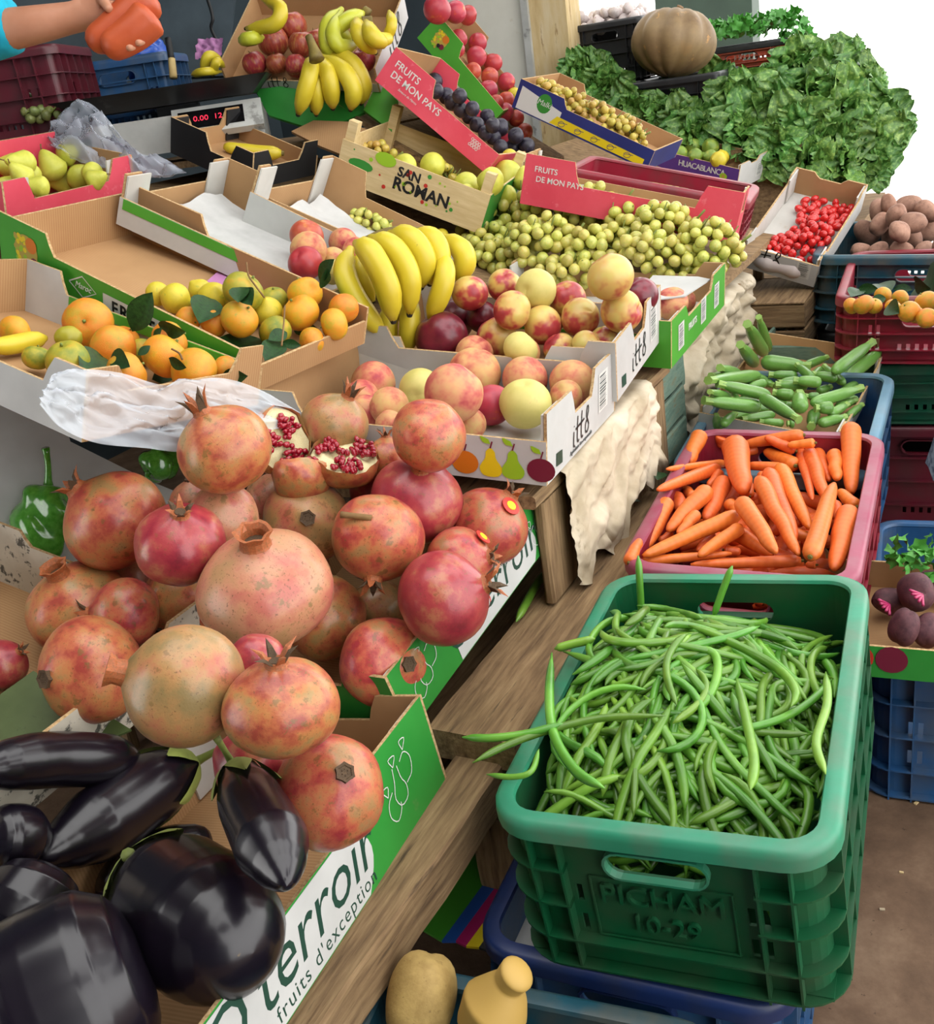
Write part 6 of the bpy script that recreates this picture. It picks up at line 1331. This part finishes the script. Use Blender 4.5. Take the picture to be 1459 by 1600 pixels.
m = MB(); sbox(m, 6.75, 6.95, 1.48, 2.06, 0, 3.0, 'cabinet_green'); m.build('outdoor_shed', None, label='dark green shutter beyond the herbs, seen through the opening', cat='shutter')
# ------------------------------------------------------------------ sheets, bags, peppers and the corner behind the stall
def onpl(u, v, p0, nrm):
    d = ray(u, v); return CAMP + d * ((p0 - CAMP) @ nrm) / (d @ nrm)
pA, pB, pC = on(85, 600, .86), on(100, 890, .58), on(240, 745, .68)
nb = np.cross(pB - pA, pC - pA); nb /= np.linalg.norm(nb); nb = nb if nb[2] > 0 else -nb
def sheet_poly(name, px, p0, nrm, th, mat, label, cat, **k):
    pts = [onpl(u, v, p0, nrm) for u, v in px]; m = MB(); n = len(pts); m.add(pts + [p - nrm * th for p in pts], [tuple(range(n)), tuple(range(n, 2 * n))[::-1]] + [(i, (i + 1) % n, n + (i + 1) % n, n + i) for i in range(n)], M_(mat)); return m.build(name, None, label=label, cat=cat, **k)
sheet_poly('card_sheet', [(-90, 560), (82, 592), (110, 690), (235, 752), (330, 790), (300, 860), (100, 905), (-90, 985)], pA, nb, .004, 'card_white', 'white card sheet sloping at left under the green pepper', 'card')
B7 = BX['B7']; q7 = B7.p(0, -.03, B7.H); n7 = -B7.b.copy(); n7[2] = .25; n7 /= np.linalg.norm(n7)
def noise_grid(n, m_, sd, amp, scales=((3, 1), (7, .5), (15, .28))):
    g = np.random.RandomState(sd); Z = np.zeros((n, m_)); X, Y = np.meshgrid(np.linspace(0, 1, n), np.linspace(0, 1, m_), indexing='ij')
    for s, a in scales:
        for _ in range(5):
            d = g.normal(size=2); d /= np.linalg.norm(d); ph = g.uniform(0, 6); w_ = s * g.uniform(.7, 1.4); Z += a * (1 - 2 * np.abs(np.sin(math.pi * w_ * (X * d[0] + Y * d[1]) + ph + .8 * np.sin(5 * X + 3 * Y + ph)))) / 5
    return Z * amp
def bag(name, top, bot, zt, zb, sd, amp, mat, label, n=60, m_=36, side=CU):
    """crumpled film between an upper and a lower edge, both given in the view and lying at heights zt and zb"""
    t_, b_ = spline(top, n), spline(bot, n); Z = noise_grid(n, m_, sd, amp); Z2 = noise_grid(n, m_, sd + 1, amp * .5); P = np.zeros((n, m_, 3)); P2 = P.copy()
    for i in range(n):
        A, Bq = zt(*t_[i]), zb(*b_[i])
        for j in range(m_):
            s = j / (m_ - 1); e = math.sin(math.pi * s) ** .5 * math.sin(math.pi * min(1, max(0, i / (n - 1)))) ** .4
            P[i, j] = A + (Bq - A) * s + (-CF * .5 + ZDIR * .6) * (Z[i, j] + .028) * e + CR * Z2[i, j] * e
            P2[i, j] = A + (Bq - A) * s + CF * .004
    m = MB(); m.grid(P, M_(mat)); o = m.build(name, None, True, label=label, cat='bag'); return o
bag('plastic_bag', [(78, 596), (120, 578), (185, 582), (260, 602), (335, 590), (400, 606), (470, 645)], [(62, 632), (95, 668), (150, 692), (225, 700), (290, 706), (340, 690), (440, 668)],
    lambda u, v: onpl(u, v, q7 + B7.b * .012, n7), lambda u, v: onpl(u, v, q7 - B7.b * .0, n7), 4, .028, 'film_white', 'crumpled white plastic bag over the carton of oranges')
def pepper_fn(k, ln):
    def fn(th, ph):
        z = math.cos(th); q = math.sin(th) ** .8 * (1 + .12 * math.cos(3 * ph + 1.2 * z) + .07 * math.cos(5 * ph + 4 * z) + .05 * math.sin(9 * z + 3 * ph)) * (1 - .28 * max(0, -z)) * (1 + .08 * math.sin(6 * z + 2 * ph)); return (q * math.cos(ph), q * math.sin(ph), ln * z - (.18 * math.exp(-(th / .4) ** 2)))
    return fn
def pepper(u, v, rp, ln, p0, stem_px, axis_px, label, sd):
    r = rp * 1.6 / F; c = onpl(u, v, p0 + nb * r * .72, nb); D = float((c - CAMP) @ CF); r = rp * D / F; ax = onpl(*axis_px, p0 + nb * r * .8, nb) - c; M = frame_z(c, ax, sd, (r, r * .85, r)); o = obj('pepper', ball(pepper_fn(3, ln), 40, 28, 'pepper', 'pepper'), None, M, label, 'pepper')
    e = at(*stem_px, D * .99); Mi = M.inverted(); p1 = np.array(Mi @ Vector(e)); m = MB(); p0_ = np.array([0, 0, ln * .82]); m.tube(spline([p0_, (p0_ + p1) / 2 + np.array([.05, 0, .1]), p1], 7), [.22, .14, .12, .11, .11, .12, .14], M_('pepper'), 8); obj('stem', m.mesh('stem', True), o)
pepper(69, 818, 48, 1.4, pA, (71, 700), (76, 755), 'shiny crumpled green pepper with long stem on the white card', 1)
pepper(252, 724, 33, .95, pA, (232, 748), (226, 742), 'small green pepper half under the plastic bag', 2)
sheet_poly('paper_sheet', [(322, 440), (345, 420), (455, 447), (440, 472), (330, 465)], BX['B8'].p(0, .1, .012), BX['B8'].c, .002, 'paper_pink', 'pink paper under the mandarins of the green carton', 'paper')
nf = -CF * .55 + ZDIR * .75; nf /= np.linalg.norm(nf)
sheet_poly('card_flap', [(-40, 1120), (0, 1085), (52, 1048), (100, 1075), (205, 1140), (130, 1172), (0, 1158), (-40, 1165)], on(90, 1120, .545), nf, .004, 'print_olive', 'olive green printed carton flap under the pomegranates at left', 'card')
sheet_poly('card_flap', [(1000, 452), (1020, 430), (1090, 432), (1110, 436), (1070, 462), (1005, 470)], BX['B5'].p(.2, .1, .088), BX['B5'].c, .003, 'card_white', 'white card flap at the corner of the green carton under the grapes', 'card')

# crates, scale and vendor in the upper left corner
Lc = at(146, 74, 3.2)
crate('maroonL', 'plastic_crate', P9(Lc + np.array([0, -.40, -.24]), 0, 0, 0, (.40, .56, .24)), 'dark maroon crate with a few grapes in the upper left', 'pl_maroon', 'pl_maroon', rc=.04)
crate('maroonLS', 'plastic_crate', P9(Lc + np.array([0, -.40, -.50]), 0, 0, 0, (.40, .56, .25)), 'dark crate under the maroon grape crate in the upper left', 'pl_maroon', 'pl_maroon', rc=.04, slots=False)
grape_bunch(22, 152, 28, 18, float((Lc - CAMP) @ CF) - .24, 30, 'dull grape bunch at the left of the maroon crate', 'grape_dark', 8, seed=61)
grape_bunch(60, 178, 34, 10, float((Lc - CAMP) @ CF) - .30, 26, 'dull grape bunch low in the maroon crate', 'grape_dark', 8, seed=62)
Bc_ = at(290, 84, 3.5)
crate('blueL', 'plastic_crate', P9(Bc_ + np.array([0, -.34, -.22]), 2, 0, 0, (.34, .34, .22)), 'blue crate behind the scale', 'pl_blue', 'pl_blue', rc=.03)
m = MB(); Zb = noise_grid(24, 24, 12, .12); vs = []
bb = ball(lambda th, ph: 1 + .10 * math.sin(3 * ph + 2 * th) + .07 * math.sin(7 * ph) * math.sin(5 * th) + .05 * math.sin(11 * th + 3 * ph), 36, 24, 'bag_blue', 'bag')
bc = at(230, 95, 3.3); obj('plastic_bag', bb, None, frame_z(bc, ZDIR, 0, (.075, .07, .075)), 'crumpled bright blue plastic bag in the blue crate', 'bag')
D = 3.1; rod('knife', [at(262, 60, D), at(268, 92, D)], [.010], [(0, 1), (1, 1)], 'print_black', 8, 6, label='knife standing by the blue bag, wooden handle down', cat='knife')
ko = [o for o in COL.objects if o.name.startswith('knife')][-1]; o, *_ = rod('handle', [at(268, 92, D), at(271, 122, D)], [.011], [(0, 1), (1, 1.1)], 'knife_handle', 8, 6); Mb = o.matrix_basis.copy(); o.parent = ko; o.matrix_local = ko.matrix_basis.inverted() @ Mb
# weighing scale: body, column, pan, display
c = at(285, 197, 3.02); Ms = frame_z(c, ZDIR, math.radians(94), (1.15,) * 3); root = empty('weighing_scale', Ms, 'grey weighing scale with a black pan and a red digit display', 'scale'); Mi = np.array(Ms.inverted())
m = MB(); m.box((-.21, -.11, -.055), (.21, .13, .028), M_('metal_pale')); m.build('body', root)
m = MB(); m.box((-.05, -.03, .028), (.05, .05, .05), M_('metal_dark')); m.build('column', root)
m = MB(); lo = [(-.20, -.12, .052), (.20, -.12, .052), (.20, .17, .052), (-.20, .17, .052)]; hi = [(-.275, -.17, .092), (.245, -.17, .092), (.245, .22, .092), (-.275, .22, .092)]; hi2 = [(x * .985, y * .97, z) for x, y, z in hi]; lo2 = [(x, y, z + .004) for x, y, z in lo]
m.add(lo + hi + hi2 + lo2, [(3, 2, 1, 0), (0, 1, 5, 4), (1, 2, 6, 5), (2, 3, 7, 6), (3, 0, 4, 7), (4, 5, 9, 8), (5, 6, 10, 9), (6, 7, 11, 10), (7, 4, 8, 11), (8, 9, 13, 12), (9, 10, 14, 13), (10, 11, 15, 14), (11, 8, 12, 15), (12, 13, 14, 15)], M_('metal_dark')); m.build('pan', root)
m = MB(); T = Matrix.Translation((.10, -.115, .0)) @ Matrix.Rotation(math.radians(-42), 4, 'X'); m.box((-.105, -.02, -.045), (.115, .0, .035), M_('metal_pale'), T); dsp = m.build('display_housing', root)
m = MB(); m.box((-.09, -.0215, -.03), (.07, -.0205, .022), M_('screen_dark'), T); m.build('screen', dsp)
m = bpy.data.materials.new('led_red'); m.use_nodes = True; b_ = m.node_tree.nodes['Principled BSDF']; b_.inputs['Base Color'].default_value = (.3, .01, .02, 1); b_.inputs['Emission Color'].default_value = (1, .03, .08, 1); b_.inputs['Emission Strength'].default_value = 1.2; MATS['led_red'] = m
lettering(dsp, '0.00  12.0', .022, 'led_red', T @ T_plane((-.01, -.0222, -.004), (1, 0, 0), (0, 0, 1)), 'digits')
bag('plastic_bag', [(75, 212), (92, 185), (128, 158), (165, 182), (205, 232), (262, 250)], [(85, 228), (120, 246), (160, 262), (205, 268), (250, 274), (292, 270)], lambda u, v: at(u, v, 2.52), lambda u, v: at(u, v, 2.42), 21, .07, 'film_clear', 'clear crumpled plastic bag standing before the weighing scale')
sheet_poly('back_panel', [(245, -40), (372, -40), (352, 118), (262, 122)], at(300, 60, 3.9), -CF, .02, 'panel_blue', 'grey blue sheet metal panel standing behind the scale', 'panel')
rod('cable', [at(318, -20, 3.6), at(332, 25, 3.6), at(330, 45, 3.62), at(345, 75, 3.65)], [.006], [(0, 1), (1, 1)], 'print_black', 6, 14, label='thin black cable hanging before the grey blue panel', cat='cable')
m = MB(); P = np.zeros((12, 12, 3)); Zc = noise_grid(12, 12, 5, .02)
for i in range(12):
    for j in range(12): P[i, j] = at(310 + 40 * i / 11 - 4 * j / 11, 62 + 32 * j / 11, 3.55) + CF * Zc[i, j]
m.grid(P, M_('paper_pink')); m.build('cloth', None, True, label='pale purple cloth hanging beside the apple carton', cat='cloth')
plank(None, 2.02, 3.0, 2.05, 3.0, .98, 1.0, 'wood_old', 'table_top'); tt = [o for o in COL.objects if o.name == 'table_top'][-1]; tag(tt, 'rough board table under the scale and the dark crates', 'table')
plank(None, 2.4, 3.2, 1.95, 2.5, 1.12, 1.14, 'wood_old', 'carton_shelf'); tt = [o for o in COL.objects if o.name == 'carton_shelf'][-1]; tag(tt, 'board shelf under the tilted apple carton', 'shelf')
sheet_poly('torn_carton', [(398, 140), (562, 118), (570, 175), (500, 205), (420, 180)], at(470, 160, 3.05), -CF * .9 + ZDIR * .3, .01, 'print_green', 'green carton side behind the hanging bananas', 'card')
sheet_poly('torn_carton', [(590, 128), (622, 158), (612, 205), (568, 172)], at(595, 165, 3.0), -CF * .9 + ZDIR * .3, .01, 'print_lime', 'green carton end with a grape picture beside the hanging bananas', 'card')
sheet_poly('torn_carton', [(455, 205), (490, 188), (545, 190), (590, 210), (530, 240), (500, 228)], at(520, 210, 2.95), -CF * .7 + ZDIR * .6, .008, 'card_brown', 'torn brown carton between the black carton and the wooden tray', 'card')

def skinned(name, chain, mat, levels=2):
    """continuous body from connected joints: list of (parent index, point, radius)"""
    me = bpy.data.meshes.new(name); me.from_pydata([tuple(p) for _, p, _ in chain], [(i, q) for i, (q, _, _) in enumerate(chain) if q >= 0], []); o = bpy.data.objects.new(name, me); COL.objects.link(o)
    md = o.modifiers.new('skin', 'SKIN'); 
    for i, (_, _, r) in enumerate(chain): me.skin_vertices[0].data[i].radius = (r, r) if not isinstance(r, tuple) else r
    me.skin_vertices[0].data[0].use_root = True; md.use_smooth_shade = True
    s = o.modifiers.new('sub', 'SUBSURF'); s.levels = levels; s.render_levels = levels
    dg = bpy.context.evaluated_depsgraph_get(); out = bpy.data.meshes.new_from_object(o.evaluated_get(dg)); bpy.data.objects.remove(o)
    out.materials.clear(); out.materials.append(M_(mat)); out.polygons.foreach_set('use_smooth', [True] * len(out.polygons)); return out
D = 2.2; A = lambda u, v, d=0: at(u, v, D + d)
ch = [(-1, A(-260, 60, .10), .075), (0, A(-150, 60, .06), .062), (1, A(-20, 52, .03), .050), (2, A(60, 38), .041), (3, A(120, 26), .033), (4, A(150, 20), .027), (5, A(178, 22, .0), (.036, .026)), (6, A(198, 26), (.034, .022))]
fin = [((205, 12), (228, 18), (236, 36)), ((206, 22), (230, 32), (234, 50)), ((204, 34), (226, 48), (226, 62)), ((200, 44), (216, 58), (212, 70))]
for k, f3 in enumerate(fin):
    b0 = len(ch); ch += [(7, A(*f3[0], -.012), .0125), (b0, A(*f3[1], -.035), .011), (b0 + 1, A(*f3[2], -.058), .0095), (b0 + 2, A(f3[2][0] - 14, f3[2][1] + 6, -.078), .008)]
b0 = len(ch); ch += [(5, A(158, 8, -.02), .014), (b0, A(160, -2, -.045), .0125), (b0 + 1, A(166, 8, -.072), .0105), (b0 + 2, A(172, 16, -.085), .009)]
arm = obj('person', skinned('person', ch, 'skin'), None, None, 'person at upper left in a turquoise sleeve holding two carrots', 'person')
sl = skinned('sleeve', [(-1, A(-280, 60, .11), .11), (0, A(-160, 62, .07), .095), (1, A(-60, 52, .04), .080), (2, A(8, 38, .02), .070), (3, A(26, 34, .015), .066)], 'cloth_turq'); obj('sleeve', sl, arm)
for k, (p, lab) in enumerate((([(238, -8), (205, 22), (165, 55), (136, 66)], 'upper carrot held in the hand of the person'), ([(238, 22), (215, 45), (185, 66), (160, 76)], 'lower carrot held in the hand of the person'))):
    o, loc, rr, q = rod('carrot', [A(u, v, -.045 - .012 * k) for u, v in p], [30 * D / F, 26 * D / F], CP, 'carrot_dark', 14, 20, label=lab, cat='carrot', group='carrots in the hand')
# garment at the right edge
m = MB(); n = 18; P = np.zeros((14, n, 3)); c0 = at(1524, 700, 2.25)
for i in range(14):
    for j in range(n):
        a = 2 * math.pi * j / (n - 1); h = i / 13; rr_g = (.10 + .02 * h) * (1 + .08 * math.sin(6 * a + 2 * h) + .05 * math.sin(11 * a)); P[i, j] = c0 + CR * .16 * h + np.array([rr_g * math.cos(a), rr_g * math.sin(a), -.045 + .6 * h + (.012 * math.sin(5 * a) if i == 0 else 0)])
m.grid(P, M_('cloth_grey')); m.build('person', None, True, label='person at the right edge, only a grey patterned garment in view', cat='person')

# ------------------------------------------------------------------ paper and wood along the front of the stall
def hung(name, s0, s1, z0, z1, n, sd, mat, label, amp=.02, over=.05):
    nn, mm = 64, 44; Z = noise_grid(nn, mm, sd, amp, ((3, 1), (6, .6), (13, .22))); g = np.random.RandomState(sd); hem = np.interp(np.linspace(0, 1, nn), np.linspace(0, 1, 12), g.uniform(-.05, .05, 12)); P = np.zeros((nn, mm, 3))
    for i in range(nn):
        for j in range(mm):
            t = j / (mm - 1); s = s0 + (s1 - s0) * i / (nn - 1)
            if t < .15: p = sn(s, n + over * (1 - t / .15), z1 + .006 + abs(Z[i, j]) * .3)
            else: q = (t - .15) / .85; p = sn(s + Z[i, j] * .4, n - .006 - abs(Z[i, j]) - .01 * q, z1 + .004 - q * (z1 - z0 + hem[i]))
            P[i, j] = p
    m = MB(); m.grid(P, M_(mat)); return m.build(name, None, True, label=label, cat='paper')
hung('paper_cover', 1.42, 1.90, .44, .642, .64, 3, 'paper_old', 'torn cream paper hanging over the planks under the peach carton', .016)
hung('paper_cover', 2.22, 2.98, .36, .625, .695, 9, 'paper_old', 'crumpled pale sheet hanging over the planks behind the courgettes', .035, .10)
wc = empty('wooden_crate', Matrix.Translation(sn(2.95, .45, .25)), 'old green slatted wooden crate beside the red crate of oranges', 'crate'); bpy.context.view_layer.update()
for z0 in (.30, .365, .43): plank(wc, 2.72, 2.735, .30, .60, z0, z0 + .055, 'wood_teal', 'slat'); plank(wc, 2.735, 3.15, .29, .30, z0, z0 + .055, 'wood_teal', 'slat'); plank(wc, 2.735, 3.15, .60, .61, z0, z0 + .055, 'wood_teal', 'slat')
for s in (2.72, 3.13): plank(wc, s, s + .025, .30, .325, 0, .50, 'wood_old', 'corner_post'); plank(wc, s, s + .025, .585, .61, 0, .50, 'wood_old', 'corner_post')
wc = empty('wooden_crate', Matrix.Translation(sn(2.95, .68, .5)), 'brown wooden crate with a torn card flap behind the grape heap corner', 'crate'); bpy.context.view_layer.update()
for z0 in (.40, .475): plank(wc, 2.93, 2.945, .52, .82, z0, z0 + .07, 'wood_old', 'slat'); plank(wc, 2.945, 3.25, .52, .532, z0, z0 + .07, 'wood_old', 'slat')
plank(wc, 2.93, 3.25, .52, .82, .545, .55, 'wood_old', 'lid'); plank(wc, 2.93, 2.96, .535, .56, 0, .40, 'wood_old', 'corner_post'); plank(wc, 3.2, 3.23, .535, .56, 0, .40, 'wood_old', 'corner_post')
# coloured card in the blue crate
rt = empty('folded_carton', Matrix.Translation(on(730, 1420, .16)), 'folded printed carton with coloured stripes in the dark blue crate', 'carton'); Mi = Matrix.Translation(-on(730, 1420, .16))
st_ = [((640, 1440), (752, 1320), (800, 1320), (690, 1470), 'print_lime'), ((690, 1470), (800, 1320), (815, 1330), (712, 1470), 'ink_blue'), ((712, 1470), (815, 1330), (830, 1340), (728, 1478), 'ink_magenta'), ((728, 1478), (830, 1340), (845, 1350), (748, 1480), 'ink_yellow'), ((748, 1480), (845, 1350), (860, 1370), (775, 1490), 'print_black'), ((775, 1490), (860, 1370), (910, 1390), (850, 1510), 'card_white')]
for a, b_, c, d, mt_ in st_:
    q = [on(u, v, .17) for u, v in (a, b_, c, d)]; m = MB(); pts = [Mi @ Vector(p) for p in q] + [Mi @ Vector(p - np.array([0, 0, .004])) for p in q]; m.add(pts, [(0, 1, 2, 3), (7, 6, 5, 4)] + [(i, (i + 1) % 4, 4 + (i + 1) % 4, 4 + i) for i in range(4)], M_(mt_)); m.build('stripe', rt)
# dry leaves and scraps on the wood beside the carrots
for (u, v, z, a, lab) in ((985, 782, .44, .4, 'dark dry leaf on the wood left of the carrot crate'), (1030, 742, .47, 1.2, 'dark green leaf on the left rim of the carrot crate')):
    p = on(u, v, z); s = .055; obj('leaf', LEAFM[0], None, frame_z(p, ZDIR + .3 * CR, a, (s, s, s)), lab, 'leaf')
